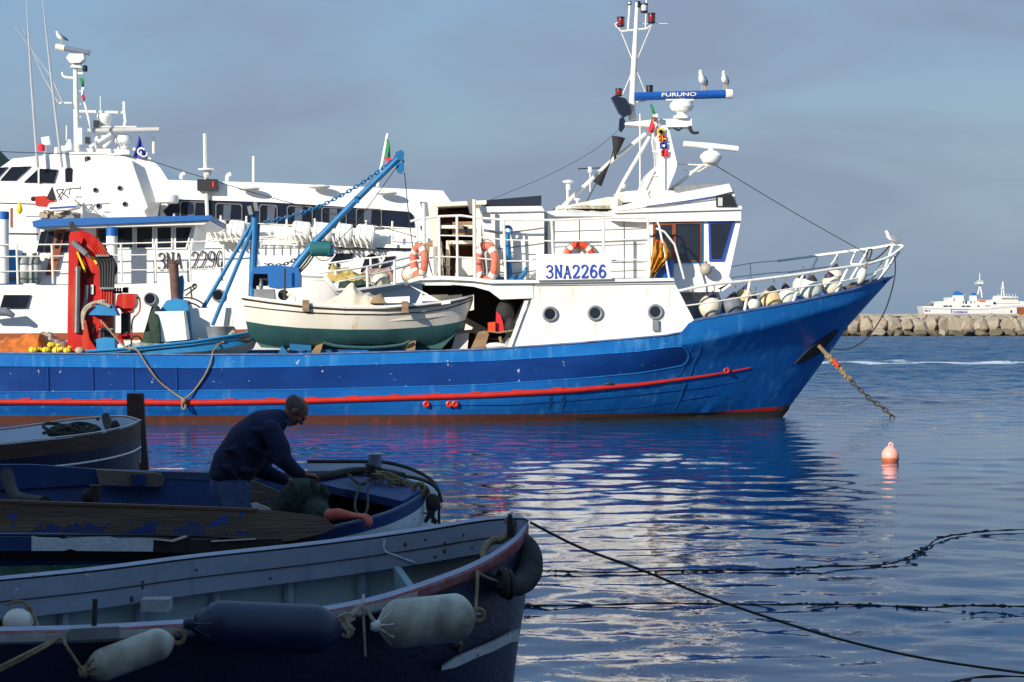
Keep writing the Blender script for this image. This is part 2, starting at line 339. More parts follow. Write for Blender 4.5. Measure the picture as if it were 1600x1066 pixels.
def lettering(mb, F, text, x0, y0, x1, y1, v, lw, gap=.1, yr=0.0):
    n = len(text); cw = (x1-x0)/n; k = 0
    for i, ch in enumerate(text):
        if ch == ' ': continue
        for st in GL[ch]:
            P = []
            for gx, gy in st:
                px = x0+cw*(i+gap)+gx/.7*cw*(1-2*gap); t = (px-x0)/(x1-x0)
                P.append((px, y1+yr*t-(y1-y0)*gy))
            Q = [V((q[0], -q[1], 0)) for q in P]; o = []; u = []
            if len(st) > 4: Q = smooth_path(Q, 3)
            for j in range(len(Q)):
                d = (Q[min(j+1, len(Q)-1)]-Q[max(0, j-1)]).normalized(); nn = V((-d.y, d.x, 0))*lw/2
                if len(st) == 3 and j == 1: nn = V((0, 1, 0))*lw*.6 if False else V((lw*.5, 0, 0))
                o.append(Q[j]+nn); u.append(Q[j]-nn)
            k += 1; vv = v-.004-.0006*k
            rows = [[F.p(q.x, -q.y, vv) for q in o], [F.p(q.x, -q.y, vv) for q in u]]
            mb.grid(rows)
            mb.grid([[q+F.n*.003 for q in rows[0]], rows[0]]); mb.grid([rows[1], [q+F.n*.003 for q in rows[1]]])
    return mb
def text_mesh(s, F, px, py, v, hpx, wpx=None, yslope=0.0, bold=.02):
    cu = bpy.data.curves.new('t', 'FONT'); cu.body = s; cu.size = 1; cu.offset = bold; cu.extrude = .01
    o = bpy.data.objects.new('t', cu); C.objects.link(o); bpy.context.view_layer.update()
    me = bpy.data.meshes.new_from_object(o.evaluated_get(bpy.context.evaluated_depsgraph_get()))
    xs = [q.co.x for q in me.vertices]; ys = [q.co.y for q in me.vertices]; x0, x1, y0, y1 = min(xs), max(xs), min(ys), max(ys)
    mb = MB(); sc = hpx/(y1-y0); sw = (wpx/(x1-x0)) if wpx else sc
    mb.add([F.p(px+(q.co.x-x0)*sw, py-(q.co.y-y0)*sc+yslope*(q.co.x-x0)/(x1-x0), v-.004-(.003 if q.co.z > 0 else 0)) for q in me.vertices], [list(p.vertices) for p in me.polygons])
    bpy.data.objects.remove(o); bpy.data.curves.remove(cu); bpy.data.meshes.remove(me); return mb
def heap(F, pts, base, v0, v1, seed=0, amp=.05, nu=40, nv=14):
    """a soft pile: crest line given in the boat's frame, skirt rounded to both sides"""
    rows = []
    x0, x1 = pts[0][0], pts[-1][0]
    for j in range(nv+1):
        t = j/nv; v = v0+(v1-v0)*t; k = math.sin(PI*min(1, max(0, t)))**.5; r = []
        for i in range(nu+1):
            px = x0+(x1-x0)*i/nu; e = min(1, 8*i/nu, 8*(nu-i)/nu)**.5
            q = F.p(px, interp(pts, px), (v0+v1)/2); zb = F.p(px, base, (v0+v1)/2).z
            h = (q.z-zb)*k*e
            w = F.p(px, base, (v0+v1)/2)+F.n*(v-(v0+v1)/2)
            d = noise.noise(w*3.1+V((seed, 0, 0)))*amp+noise.noise(w*9+V((seed, 3, 0)))*amp*.5+abs(noise.noise(w*5+V((0, seed, 0))))*amp
            w.z = zb+h+(d if h > .02 else 0); r.append(w)
        rows.append(r)
    return MB().grid(rows)
def gfun(u, p=.75): return math.sin(PI/2*max(0, min(1, u)))**p
def bake(o, voxel=None, smooth=0, it=6):
    if voxel:
        m = o.modifiers.new('r', 'REMESH'); m.mode = 'VOXEL'; m.voxel_size = voxel; m.use_smooth_shade = True
    if smooth:
        m = o.modifiers.new('s', 'SMOOTH'); m.factor = smooth; m.iterations = it
    bpy.context.view_layer.update()
    me = bpy.data.meshes.new_from_object(o.evaluated_get(bpy.context.evaluated_depsgraph_get()))
    old = o.data; mats = list(old.materials); o.modifiers.clear(); o.data = me
    me.materials.clear()
    for m in mats: me.materials.append(m)
    nm = old.name; bpy.data.meshes.remove(old); me.name = nm
    me.polygons.foreach_set('use_smooth', [True]*len(me.polygons)); me.update()
# ------------------------------------------------------------------ camera, light, sky
sc = bpy.context.scene
cam = bpy.data.cameras.new('camera'); co = bpy.data.objects.new('camera', cam); C.objects.link(co); sc.camera = co
co.location = (0, 0, CAMH); co.rotation_euler = (PI/2, 0, 0); cam.sensor_width = 36; cam.lens = 36*FPX/1600
cam.shift_y = -(533-HOR)/1600; cam.clip_start = .1; cam.clip_end = 20000
AZ = math.radians(40); EL = math.radians(21)
sd = V((-math.sin(AZ)*math.cos(EL), -math.cos(AZ)*math.cos(EL), math.sin(EL)))
su = bpy.data.lights.new('sun', 'SUN'); su.energy = 5.0; su.angle = math.radians(.5); su.color = (1, .93, .82)
so = bpy.data.objects.new('sun', su); C.objects.link(so); so.rotation_euler = (-sd).to_track_quat('-Z', 'Y').to_euler()
w = bpy.data.worlds.new('World'); sc.world = w; w.use_nodes = True; nt = w.node_tree; N = nt.nodes; L = nt.links
bg = N['Background']; sky = N.new('ShaderNodeTexSky'); sky.sky_type = 'NISHITA'; sky.sun_disc = False
sky.sun_elevation = EL; sky.sun_rotation = math.radians(180)+AZ; sky.air_density = 1.3; sky.dust_density = 2.0; sky.ozone_density = 1.6
tc = N.new('ShaderNodeTexCoord'); mp = N.new('ShaderNodeMapping'); mp.inputs['Scale'].default_value = (1, 1, 2.6); L.new(tc.outputs['Generated'], mp.inputs['Vector'])
n1 = N.new('ShaderNodeTexNoise'); n1.inputs['Scale'].default_value = 5.0; n1.inputs['Detail'].default_value = 5; n1.inputs['Roughness'].default_value = .5; n1.inputs['Distortion'].default_value = .5; L.new(mp.outputs[0], n1.inputs['Vector'])
r1 = N.new('ShaderNodeValToRGB'); r1.color_ramp.elements[0].position = .4; r1.color_ramp.elements[1].position = .62; L.new(n1.outputs['Fac'], r1.inputs[0])
# a thin even haze layer veils the whole sky; bands of mauve cloud lie in it
SKYMUL = 1.0
hz = N.new('ShaderNodeMix'); hz.data_type = 'RGBA'; hz.inputs[0].default_value = .72; hz.inputs[7].default_value = (2.6, 4.0, 5.85, 1); L.new(sky.outputs[0], hz.inputs[6])
sz_ = N.new('ShaderNodeSeparateXYZ'); L.new(tc.outputs['Generated'], sz_.inputs[0])
ez = N.new('ShaderNodeMapRange'); ez.inputs['From Min'].default_value = .1; ez.inputs['From Max'].default_value = .4; L.new(sz_.outputs['Z'], ez.inputs['Value'])
up_ = N.new('ShaderNodeMix'); up_.data_type = 'RGBA'; up_.inputs[7].default_value = (2.3, 4.9, 8.6, 1); L.new(hz.outputs[2], up_.inputs[6]); L.new(ez.outputs[0], up_.inputs[0]); hz = up_
cm = N.new('ShaderNodeMath'); cm.operation = 'MULTIPLY'; cm.inputs[1].default_value = .8; L.new(r1.outputs[0], cm.inputs[0])
cl = N.new('ShaderNodeMix'); cl.data_type = 'RGBA'; cl.inputs[7].default_value = (2.6, 3.2, 4.45, 1); L.new(hz.outputs[2], cl.inputs[6]); L.new(cm.outputs[0], cl.inputs[0])
L.new(cl.outputs[2], bg.inputs['Color']); bg.inputs['Strength'].default_value = .08
sc.view_settings.view_transform = 'Standard'; sc.view_settings.look = 'None'; sc.view_settings.exposure = 0.35; sc.view_settings.gamma = 1
sc.cycles.max_bounces = 6; sc.cycles.use_denoising = True
# ------------------------------------------------------------------ water
def build_water():
    rng = np.random.default_rng(5)
    ys = list(np.arange(-12, 6, .6)); y = 6.0
    while y < 9000:
        ys.append(y); y += (.0036*y if y < 50 else .0032*y if y < 270 else .006*y*(1+(y-270)/100.0))
        if len(ys) > 2500: break
    ys = np.array(ys); ns = 600; s = np.linspace(-1, 1, ns)
    half = np.where(ys < 6, 14.0, ys*.36+12) + np.where(ys > 250, (ys-250)*1.2, 0)
    X = s[None, :]*half[:, None]; Y = np.repeat(ys[:, None], ns, 1)
    Z = np.zeros_like(X)
    mod = np.zeros_like(X)
    for i in range(9):
        a = rng.uniform(0, 2*PI); lam = rng.uniform(5, 16)
        mod += np.sin(2*PI/lam*(X*math.cos(a)*.7+Y*math.sin(a))+rng.uniform(0, 9))
    mod = np.clip(.72+mod*.17, .12, 1.6)
    for i in range(100):
        lam = .15*(1.5/.15)**(rng.uniform(0, 1)**1.25)
        a = rng.normal(PI/2, .7)         # a slight set of the wavelets towards the quay
        k = 2*PI/lam; slope = .0105 if lam > .5 else .0125
        cell = np.maximum(.0048*np.abs(Y), half[:, None]*2/ns*.6)
        fade = np.clip(1.6-4.0*cell/lam, 0, 1)
        wob = .5*np.sin(X*.31+i)+.5*np.sin(Y*.23+i*1.7)
        ph = k*(X*math.cos(a)+Y*math.sin(a))+rng.uniform(0, 9)+wob*1.2
        c = np.sin(ph)
        Z += slope/k*fade*(c+.18*np.cos(2*ph))*np.where(lam < 1, mod, .6+.4*mod)
    br = np.clip((Y-47)/30, 0, 1)*(1-.0*Y)      # the breeze outside the shelter of the moored boats
    for i in range(46):
        lam = 1.1*(5.5/1.1)**rng.uniform(0, 1); a = rng.normal(PI/2, .5); k = 2*PI/lam
        cell = np.maximum(.0032*np.abs(Y), half[:, None]*2/ns*.6); fade = np.clip(1.6-4.0*cell/lam, 0, 1)
        ph = k*(X*math.cos(a)+Y*math.sin(a))+rng.uniform(0, 9)+np.sin(X*.21+i)+np.sin(Y*.17+i*1.3)
        Z += .024/k*fade*(np.sin(ph)+.2*np.cos(2*ph))*br
    Z *= np.clip((420-Y)/150, 0, 1)*1.0
    co = np.stack([X, Y, Z], -1).reshape(-1, 3).astype(np.float32)
    ny = len(ys); idx = np.arange(ny*ns).reshape(ny, ns)
    q = np.stack([idx[:-1, :-1], idx[:-1, 1:], idx[1:, 1:], idx[1:, :-1]], -1).reshape(-1, 4)
    me = bpy.data.meshes.new('water'); me.vertices.add(len(co)); me.vertices.foreach_set('co', co.ravel())
    me.loops.add(q.size); me.loops.foreach_set('vertex_index', q.ravel().astype(np.int32))
    me.polygons.add(len(q)); me.polygons.foreach_set('loop_start', np.arange(0, q.size, 4, dtype=np.int32)); me.polygons.foreach_set('loop_total', np.full(len(q), 4, dtype=np.int32))
    me.polygons.foreach_set('use_smooth', np.ones(len(q), dtype=bool)); me.update(calc_edges=True)
    m = bpy.data.materials.new('sea_water'); m.use_nodes = True; nt = m.node_tree; N = nt.nodes; L = nt.links; b = N['Principled BSDF']
    b.inputs['Base Color'].default_value = (.004, .05, .13, 1); b.inputs['Roughness'].default_value = .015; b.inputs['IOR'].default_value = 1.4
    tc = N.new('ShaderNodeTexCoord'); n1 = N.new('ShaderNodeTexNoise'); n1.inputs['Scale'].default_value = 7; n1.inputs['Detail'].default_value = 3; L.new(tc.outputs['Object'], n1.inputs['Vector'])
    bp = N.new('ShaderNodeBump'); bp.inputs['Strength'].default_value = .12; bp.inputs['Distance'].default_value = .02; L.new(n1.outputs['Fac'], bp.inputs['Height'])
    # open water past the trawler is ruffled by a light breeze: longer, steeper wavelets
    sx = N.new('ShaderNodeSeparateXYZ'); L.new(tc.outputs['Object'], sx.inputs[0])
    mr = N.new('ShaderNodeMapRange'); mr.inputs['From Min'].default_value = 38; mr.inputs['From Max'].default_value = 80; mr.inputs['To Min'].default_value = 0; mr.inputs['To Max'].default_value = 1; L.new(sx.outputs['Y'], mr.inputs['Value'])
    n2 = N.new('ShaderNodeTexNoise'); n2.inputs['Scale'].default_value = 1.1; n2.inputs['Detail'].default_value = 5; L.new(tc.outputs['Object'], n2.inputs['Vector'])
    b2 = N.new('ShaderNodeBump'); b2.inputs['Distance'].default_value = .9; L.new(mr.outputs[0], b2.inputs['Strength']); L.new(n2.outputs['Fac'], b2.inputs['Height']); L.new(bp.outputs[0], b2.inputs['Normal'])
    L.new(b2.outputs[0], b.inputs['Normal'])
    mr2 = N.new('ShaderNodeMapRange'); mr2.inputs['From Min'].default_value = 45; mr2.inputs['From Max'].default_value = 120; mr2.inputs['To Min'].default_value = .012; mr2.inputs['To Max'].default_value = .22; L.new(sx.outputs['Y'], mr2.inputs['Value']); L.new(mr2.outputs[0], b.inputs['Roughness'])
    # foam of a passing wake: a band across the harbour about 103 m out
    mp = N.new('ShaderNodeMapping'); mp.inputs['Scale'].default_value = (.9, .22, 1); L.new(tc.outputs['Object'], mp.inputs['Vector'])
    nf = N.new('ShaderNodeTexNoise'); nf.inputs['Scale'].default_value = .9; nf.inputs['Detail'].default_value = 7; nf.inputs['Roughness'].default_value = .7; L.new(mp.outputs[0], nf.inputs['Vector'])
    nw = N.new('ShaderNodeTexNoise'); nw.inputs['Scale'].default_value = .12; L.new(tc.outputs['Object'], nw.inputs['Vector'])
    a1 = N.new('ShaderNodeMath'); a1.operation = 'MULTIPLY_ADD'; a1.inputs[1].default_value = 7; a1.inputs[2].default_value = -3.5; L.new(nw.outputs['Fac'], a1.inputs[0])
    a2 = N.new('ShaderNodeMath'); a2.operation = 'ADD'; L.new(sx.outputs['Y'], a2.inputs[0]); L.new(a1.outputs[0], a2.inputs[1])
    a3 = N.new('ShaderNodeMath'); a3.operation = 'SUBTRACT'; a3.inputs[1].default_value = 103; L.new(a2.outputs[0], a3.inputs[0])
    a4 = N.new('ShaderNodeMath'); a4.operation = 'ABSOLUTE'; L.new(a3.outputs[0], a4.inputs[0])
    a5 = N.new('ShaderNodeMapRange'); a5.inputs['From Min'].default_value = 0; a5.inputs['From Max'].default_value = 7; a5.inputs['To Min'].default_value = .4; a5.inputs['To Max'].default_value = -.15; L.new(a4.outputs[0], a5.inputs['Value'])
    a6 = N.new('ShaderNodeMath'); a6.operation = 'ADD'; L.new(nf.outputs['Fac'], a6.inputs[0]); L.new(a5.outputs[0], a6.inputs[1])
    a7 = N.new('ShaderNodeMapRange'); a7.inputs['From Min'].default_value = .66; a7.inputs['From Max'].default_value = .86; a7.inputs['To Max'].default_value = .85; L.new(a6.outputs[0], a7.inputs['Value'])
    df = N.new('ShaderNodeBsdfDiffuse'); df.inputs['Color'].default_value = (.62, .66, .68, 1); ms = N.new('ShaderNodeMixShader')
    L.new(a7.outputs[0], ms.inputs[0]); L.new(b.outputs[0], ms.inputs[1]); L.new(df.outputs[0], ms.inputs[2])
    L.new(ms.outputs[0], N['Material Output'].inputs['Surface'])
    me.materials.append(m); o = bpy.data.objects.new('water', me); C.objects.link(o); props(o, 'calm blue harbour water with small ripples and a distant foam line', 'water', None, 'structure')
build_water()
# sea bed under everything, so the water has a bottom
top('seabed', MB().box((0, 3000, -8.2), (9000, 6200, .4)), 'quay', 'sandy harbour floor under the water', 'sea bed', None, 'structure')
# quay behind the camera, and an unseen building added to throw shade over the near boats
qy = MB(); qy.box((-18, -8.4, .1), (90, 16, 1.6)); top('quay', qy, 'quay', 'stone quay edge behind the small boats', 'quay', None, 'structure')
bd = thing('shade_building', 'unseen plastered building added behind the camera to shade the near boats', 'building', (-20, -12, .9))
part('wall', MB().box((-20, -13, 9.4), (60, 12, 17)), 'plaster', bd); part('roof', MB().box((-20, -13, 18.1), (61, 13, .4)), 'wood', bd)
for i in range(14):
    for j in range(5):
        x = -47+i*4.1; z = 3+j*3.3
        f = part('window', MB().ring([V((x-.6, -6.99, z-.9)), V((x+.6, -6.99, z-.9)), V((x+.6, -6.99, z+.9)), V((x-.6, -6.99, z+.9))], [V((x-.5, -6.99, z-.8)), V((x+.5, -6.99, z-.8)), V((x+.5, -6.99, z+.8)), V((x-.5, -6.99, z+.8))], (0, .08, 0)), 'wood', bd)
        part('pane', MB().box((x, -6.97, z), (1.0, .03, 1.6)), 'glass', f)
# ------------------------------------------------------------------ breakwater with its boulders
bw = MB(); bw.box((95, 256, 1.05), (180, 7, 3.5)); bw.box((95, 254.2, 2.72), (180, 5.6, .32), mi=0)
top('breakwater', bw, 'concrete', 'long pale concrete breakwater wall across the harbour mouth', 'breakwater')
protos = []
import bmesh
for k in range(9):
    rr = random.Random(k+31); bm = bmesh.new(); bmesh.ops.create_icosphere(bm, subdivisions=4, radius=1)
    pl = []
    for _ in range(17):
        d = V((rr.gauss(0, 1), rr.gauss(0, 1), rr.gauss(0, 1))).normalized(); pl.append((d, rr.uniform(.62, .84)))
    for v in bm.verts:
        d = v.co.normalized(); r = 1.12
        for n_, h in pl:
            c = d.dot(n_)
            if c > .05: r = min(r, h/c)
        v.co = d*(r+.035*noise.noise(d*4+V((k, 0, 0))))
    me = bpy.data.meshes.new('boulder'); bm.to_mesh(me); bm.free(); me.materials.append(M['rock'])
    me.polygons.foreach_set('use_smooth', [True]*len(me.polygons)); me.set_sharp_from_angle(angle=math.radians(24)); protos.append(me)
wets = []
for me in protos:
    m2 = me.copy(); m2.materials.clear(); m2.materials.append(M['rockwet']); wets.append(m2)
rr = random.Random(3)
def boulder(px, py, rx, rz, y, wet=False):
    global nb
    q = wp(px, py, y); s = y/FPX
    o = bpy.data.objects.new('boulder', (protos if not wet else wets)[rr.randrange(9)]); C.objects.link(o)
    o.location = q; o.scale = (rx*s, rr.uniform(1.2, 1.6), rz*s); o.rotation_euler = (rr.uniform(-.15, .15), rr.uniform(-.5, .5), rr.choice((0, PI))+rr.uniform(-.3, .3))
    props(o, ('pale limestone boulder in the upper course of the breakwater rocks' if py < 505 else 'pale limestone boulder in the middle course of the breakwater rocks' if py < 514 else ('low stained boulder at the waterline of the breakwater' if wet else 'low pale boulder at the waterline of the breakwater')), 'boulder', ('boulders in the upper course' if py < 505 else 'boulders in the middle course' if py < 514 else 'stained boulders along the waterline' if wet else 'pale boulders along the waterline'))
x = 1270
while x < 1640:
    rx = rr.uniform(8, 14.5); boulder(x+rx, rr.uniform(499, 501.5), rx*1.25, rr.uniform(8.5, 11), 250.8); x += rx*1.75
x = 1262
while x < 1640:
    rx = rr.uniform(7, 13); boulder(x+rx, rr.uniform(509, 511.5), rx*1.32, rr.uniform(13, 17), 248.9); x += rx*1.75
x = 1262
while x < 1640:
    rx = rr.uniform(7, 15); boulder(x+rx, rr.uniform(520, 522.5), rx*1.3, rr.uniform(5, 7), 247.4, rr.random() < .7); x += rx*1.75
ba = MB(); ba.rect(Frame(0, 250.9), 1595, 480, 1612, 496, 0, 2); top('harbour_post_box', ba, 'wood', 'brown rusty box standing on the breakwater wall at the right edge', 'box')
# ------------------------------------------------------------------ hill far left
hl = MB(); rows = []
for j in range(14):
    r = []
    for i in range(40):
        X = -345+i*7; h = 92*math.exp(-((X+218)/65)**2)*math.sin(PI*min(1, j/13*1.0))+3*noise.noise(V((X*.06, j*.5, 0)))
        r.append(V((X, 560+j*14, max(-1.5, h))))
    rows.append(r)
hl.grid(rows); top('hill', hl, 'hill', 'dark green scrubby hill far behind the white boats', 'hill', None, 'structure')
# ------------------------------------------------------------------ far car ferry beyond the breakwater
FF = Frame(0, 900)
fy = thing('car_ferry', 'white car ferry with a blue topped funnel passing beyond the breakwater', 'ferry', FF.pz(1525, 0, 0))
b = MB(); b.poly(FF, [(1441, 478.5), (1600, 475), (1640, 471), (1690, 462), (1672, 498), (1446, 498)], -6, 6); part('hull', b, 'ferrywhite', fy)
b = MB(); b.poly(FF, [(1460, 473), (1490, 470.5), (1545, 470), (1600, 471), (1600, 476.2), (1460, 479)], -5, 5)
b.poly(FF, [(1466, 471), (1482, 471), (1483, 465), (1490, 465), (1490, 471.5), (1530, 471.5), (1530, 468), (1545, 469.5), (1560, 467), (1560, 473), (1458, 474)], -4, 4); part('superstructure', b, 'ferrywhite', fy)
b = MB(); b.poly(FF, [(1559, 467), (1561, 462), (1591, 464), (1590, 468), (1594, 474), (1553, 474)], -5.4, 5.4); part('bridge', b, 'ferrywhite', fy)
b = MB(); b.poly(FF, [(1489, 474), (1493, 461.5), (1505.5, 461.5), (1507, 474)], -3, 3); fn = part('funnel', b, 'ferrywhite', fy)
b = MB(); b.poly(FF, [(1492.5, 461.5), (1493, 458), (1497, 455), (1500, 457), (1504, 458), (1505, 461.5)], -2.5, 2.5); part('funnel_cap', b, 'roofblue', fn)
b = MB(); b.poly(FF, [(1518, 470), (1519, 462), (1526, 462), (1527, 470)], -3, 3); fn = part('funnel', b, 'ferrywhite', fy)
b = MB(); b.poly(FF, [(1521, 462), (1522, 457.5), (1526, 459), (1526, 462)], -2.5, 2.5); part('funnel_cap', b, 'roofblue', fn)
b = MB()
for x0, x1, xt in ((1526.5, 1534, 1531.5),):
    b.tube(FF.P([(1526.5, 465), (1531, 446), (1530.8, 427)]), [.35, .32, .22], 6); b.tube(FF.P([(1534.5, 465), (1532, 446)]), .35, 6); b.tube(FF.P([(1529, 455), (1533.5, 455)]), .2, 5)
b.rect(FF, 1527, 441.5, 1536.5, 444, -2.5, 2.5); b.rect(FF, 1528, 438.5, 1529, 441.5, -1, 1); b.rect(FF, 1534.5, 438.5, 1535.5, 441.5, -1, 1); part('mast', b, 'ferrywhite', fy)
b = MB(); b.tube(FF.P([(1564.5, 462), (1567, 440)]), .3, 6); b.tube(FF.P([(1569, 462), (1567, 440)]), .3, 6); b.rect(FF, 1564.5, 450, 1569.5, 451.4, -1, 1)
for x in (1560, 1573, 1577, 1582, 1587): b.tube(FF.P([(x, 464), (x, 459)]), .12, 5)
b.tube(FF.P([(1475.3, 471), (1475.3, 465)]), .2, 5); b.tube(FF.P([(1457, 477), (1456, 470)]), .15, 5); b.tube(FF.P([(1508, 468), (1508, 460)]), .15, 5); part('mast', b, 'ferrywhite', fy)
b = MB(); b.poly(FF, [(1528, 468.5), (1530, 471), (1538, 471), (1541, 468)], -5.6, -5.1); part('lifeboat', b, 'orangefade', fy)
b = MB(); b.rect(FF, 1448, 472.5, 1457, 476, -4, 4); part('deck_gear', b, 'greysteel', fy)
for x in [1566+3.1*i for i in range(8)]: part('bridge_window', MB().rect(FF, x, 465.6, x+2, 468, -5.45, -5.4), 'glass', fy)
for x0, x1, y0, y1, vv in [(1474, 1481, 477.3, 479.6, -6), (1482.5, 1487.5, 477.3, 479.6, -6), (1503, 1508, 477.5, 479.8, -6), (1509.5, 1516, 477.5, 479.8, -6), (1445, 1449.5, 484.8, 487, -6), (1451, 1453, 484.8, 487, -6), (1527.5, 1530, 477, 479.5, -6), (1540, 1541, 476.3, 480, -6), (1543, 1544, 476.3, 480, -6), (1546, 1546.8, 476, 479, -6), (1579, 1581.5, 485, 489, -6), (1504.5, 1506, 470, 474.5, -5), (1508, 1511, 470, 475, -5), (1516, 1518, 471, 474, -5), (1522, 1523, 471, 474, -5), (1552, 1556, 472, 475.5, -5.4)]:
    part('window', MB().rect(FF, x0, y0, x1, y1, vv-.06, vv), 'glass', fy)
b = MB(); b.poly(FF, [(1441.5, 482), (1530, 484), (1600, 477.5), (1600, 477.9), (1530, 484.5), (1441.5, 482.5)], -6.08, -6); b.rect(FF, 1486, 483.2, 1514, 484.2, -6.1, -6); b.rect(FF, 1486, 483.2, 1487.2, 489, -6.12, -6); part('stripe', b, 'letter', fy)
part('lettering', text_mesh('CAREMAR', FF, 1488.5, 489.8, -6.05, 3.8, 24, bold=.04), 'letter', fy)
# ------------------------------------------------------------------ pink buoy
c = wz(1391, 721); s = c.y/FPX; by = thing('mooring_buoy', 'round pale pink mooring buoy floating alone on open water', 'buoy', c)
part('body', MB().lathe(c, [(.01, -.06), (11*s, -.04), (13.2*s, 6*s), (13.4*s, 12*s), (11*s, 17.5*s), (7*s, 21.5*s), (4*s, 24*s), (.01, 25*s)], 24), 'pink', by)
part('waterline_band', MB().lathe(c, [(10.6*s, -.05), (13.4*s, 3*s), (13.7*s, 5*s), (13.0*s, 6.5*s)], 24), 'buoyb', by)
part('lifting_eye', MB().torus(c+V((1*s, 0, 25*s)), 4*s, 1.5*s, (0, 1, 0), 16, 6, sx=.7), 'pink', by)
# ------------------------------------------------------------------ floating lines and mooring rope
def floatline(name, pts, label, seed):
    P = resample(smooth_path([wz(a, b, .0) for a, b in pts], 8), .05); rg = random.Random(seed); m = MB()
    P = [q+V((0, .03*math.sin(i*.05+seed), .024+.005*math.sin(i*.21))) for i, q in enumerate(P)]
    m.tube(P, [.009+.003*math.sin(i*.9) for i in range(len(P))], 5)
    for i, q in enumerate(P):
        g = noise.noise(V((i*.06, seed, 0)))
        if g > -.05 and rg.random() < .75:
            m.ell3(q+V((rg.uniform(-.03, .03), rg.uniform(-.03, .03), rg.uniform(-.01, .012))), (rg.uniform(.012, .045), rg.uniform(.01, .022), rg.uniform(.006, .013)*(1+g)), n=6)
    top(name, m, 'roped', label, 'floating rope')
floatline('floating_line', [(760, 899), (845, 897), (950, 898), (1060, 896), (1200, 893), (1330, 888), (1385, 884), (1420, 874), (1445, 860), (1470, 845), (1510, 837), (1560, 833), (1680, 830)], 'weed covered dark floating rope that bends up towards the right edge', 1)
floatline('floating_line', [(700, 953), (800, 951), (900, 949), (1040, 948), (1200, 949), (1330, 951), (1450, 953), (1500, 951), (1600, 953), (1700, 954)], 'weed covered dark floating rope lying straight across the near water', 4.5)
floatline('floating_line', [(1480, 1075), (1520, 1066), (1560, 1063), (1620, 1063), (1700, 1062)], 'short stretch of dark floating rope at the bottom right corner', 9)
A0 = FA.p(828, 816, .02); B0 = wp(1700, 1066, 11.9)
top('mooring_rope', MB().tube(smooth_path([A0, wp(905, 855, 10.95), wp(1000, 890, 11.05), wp(1100, 930, 11.2), wp(1200, 965, 11.35), wp(1320, 1001, 11.5), wp(1450, 1030, 11.65), wp(1600, 1052, 11.8), B0], 6), .0085, 6), 'roped', 'thin dark mooring rope running from the grey boat bow to the lower right', 'rope')
# ================================================================== blue trawler
tw = thing('fishing_trawler', 'big blue and white fishing trawler with number 3NA2266, moored side on in the middle', 'fishing boat', TR.pz(560, 0, 0))
SHEER = [(-140, 549), (0, 552.5), (300, 555), (460, 554.5), (600, 551), (760, 546.5), (900, 537), (1040, 525), (1062, 520.5), (1068, 516), (1076, 505), (1084, 500.5), (1095, 498), (1150, 488), (1250, 470), (1330, 452), (1380, 436.5), (1398, 430.5)]
L1 = [(-140, 569), (0, 572), (300, 575), (460, 573), (760, 564), (900, 556), (1000, 549), (1060, 541), (1110, 531), (1150, 521), (1200, 510), (1250, 497), (1330, 475), (1376, 452), (1387, 441)]
L2 = [(-140, 612), (0, 613), (460, 609), (700, 603), (760, 601), (900, 592), (1000, 583), (1060, 573), (1150, 556), (1250, 536), (1325, 510)]
L3 = [(-140, 623), (0, 624), (300, 625), (460, 622.5), (760, 613), (900, 605), (1000, 597), (1100, 584), (1180, 572), (1250, 560), (1302, 543)]
L4 = [(-140, 632), (0, 634), (300, 635), (460, 632), (760, 622), (900, 614), (1000, 606), (1100, 593), (1180, 580), (1250, 567), (1295, 553)]
L5 = [(-140, 648), (0, 650), (600, 648), (900, 647), (1100, 645), (1235, 634)]
L6 = [(-140, 661), (0, 660), (600, 657), (900, 654), (1232, 641)]
L7 = [(-140, 672), (0, 672), (600, 668), (900, 663), (1219, 656)]
ROWS = [(SHEER, 2.6, 430), (L1, 2.58, 440), (L2, 2.52, 485), (L3, 2.5, 500), (L4, 2.48, 505), (L5, 2.34, 590), (L6, 2.28, 610), (L7, 2.2, 620)]
NS = 150
def hullpt(k, fr, t):
    """row k blended to k+1 by fr, station t in 0..1; returns near point, px, py, v"""
    out = []
    for kk in (k, min(k+1, len(ROWS)-1)):
        pl, B, e = ROWS[kk]; x1 = pl[-1][0]; px = -140+(x1+140)*t; py = interp(pl, px)
        u = (x1-px)/e; q = -B*gfun(u, .72)
        if px < 60: q *= 1-.12*((60-px)/200)**2
        out.append((px, py, q))
    a, b = out
    r = [a[i]+(b[i]-a[i])*fr for i in range(3)]
    return TR.p(*r), r
ts = [1-(1-i/NS)**1.25 for i in range(NS+1)]
SUB = [4, 6, 2, 1, 2, 1, 1]
rowsN = []; info = []; rk = []
for k in range(len(ROWS)-1):
    for j in range(SUB[k]): rk.append((k, j/SUB[k]))
rk.append((len(ROWS)-2, 1.0))
for k, fr in rk:
    a = [hullpt(k, fr, t) for t in ts]; rowsN.append([q[0] for q in a]); info.append([q[1] for q in a])
low = [q+V((0, 0, -.8)) for q in rowsN[-1]]; low = [q-TR.n*(TR.p(800, 500, 0).dot(TR.n)*0) for q in low]
rowsN.append(low); info.append(info[-1])
def hmat(i, j):
    if i >= len(rk)-1: return 4
    k = rk[i][0]; px, py = info[i][j][0], (info[i][j][1]+info[i+1][j][1])/2
    if k == 0: return 0
    if k == 1:
        y0 = interp(L1, px); y1 = interp(L2, px); mid = (y0+y1)/2; h = (y1-y0)/2
        lim = 1058+18*math.sqrt(max(0, 1-((py-mid)/max(1, h))**2))
        if px < lim: return 1
        return 2
    if k in (2, 3, 4): return 2
    if k == 5: return 5 if px > 1130 and py < interp(L5, px)+3 else 3
    return 3 if px < 900 else 4
h = MB(); h.grid(rowsN, mf=hmat); far = [[TR.mir(q) for q in r] for r in rowsN]; h.grid(far, mf=hmat)
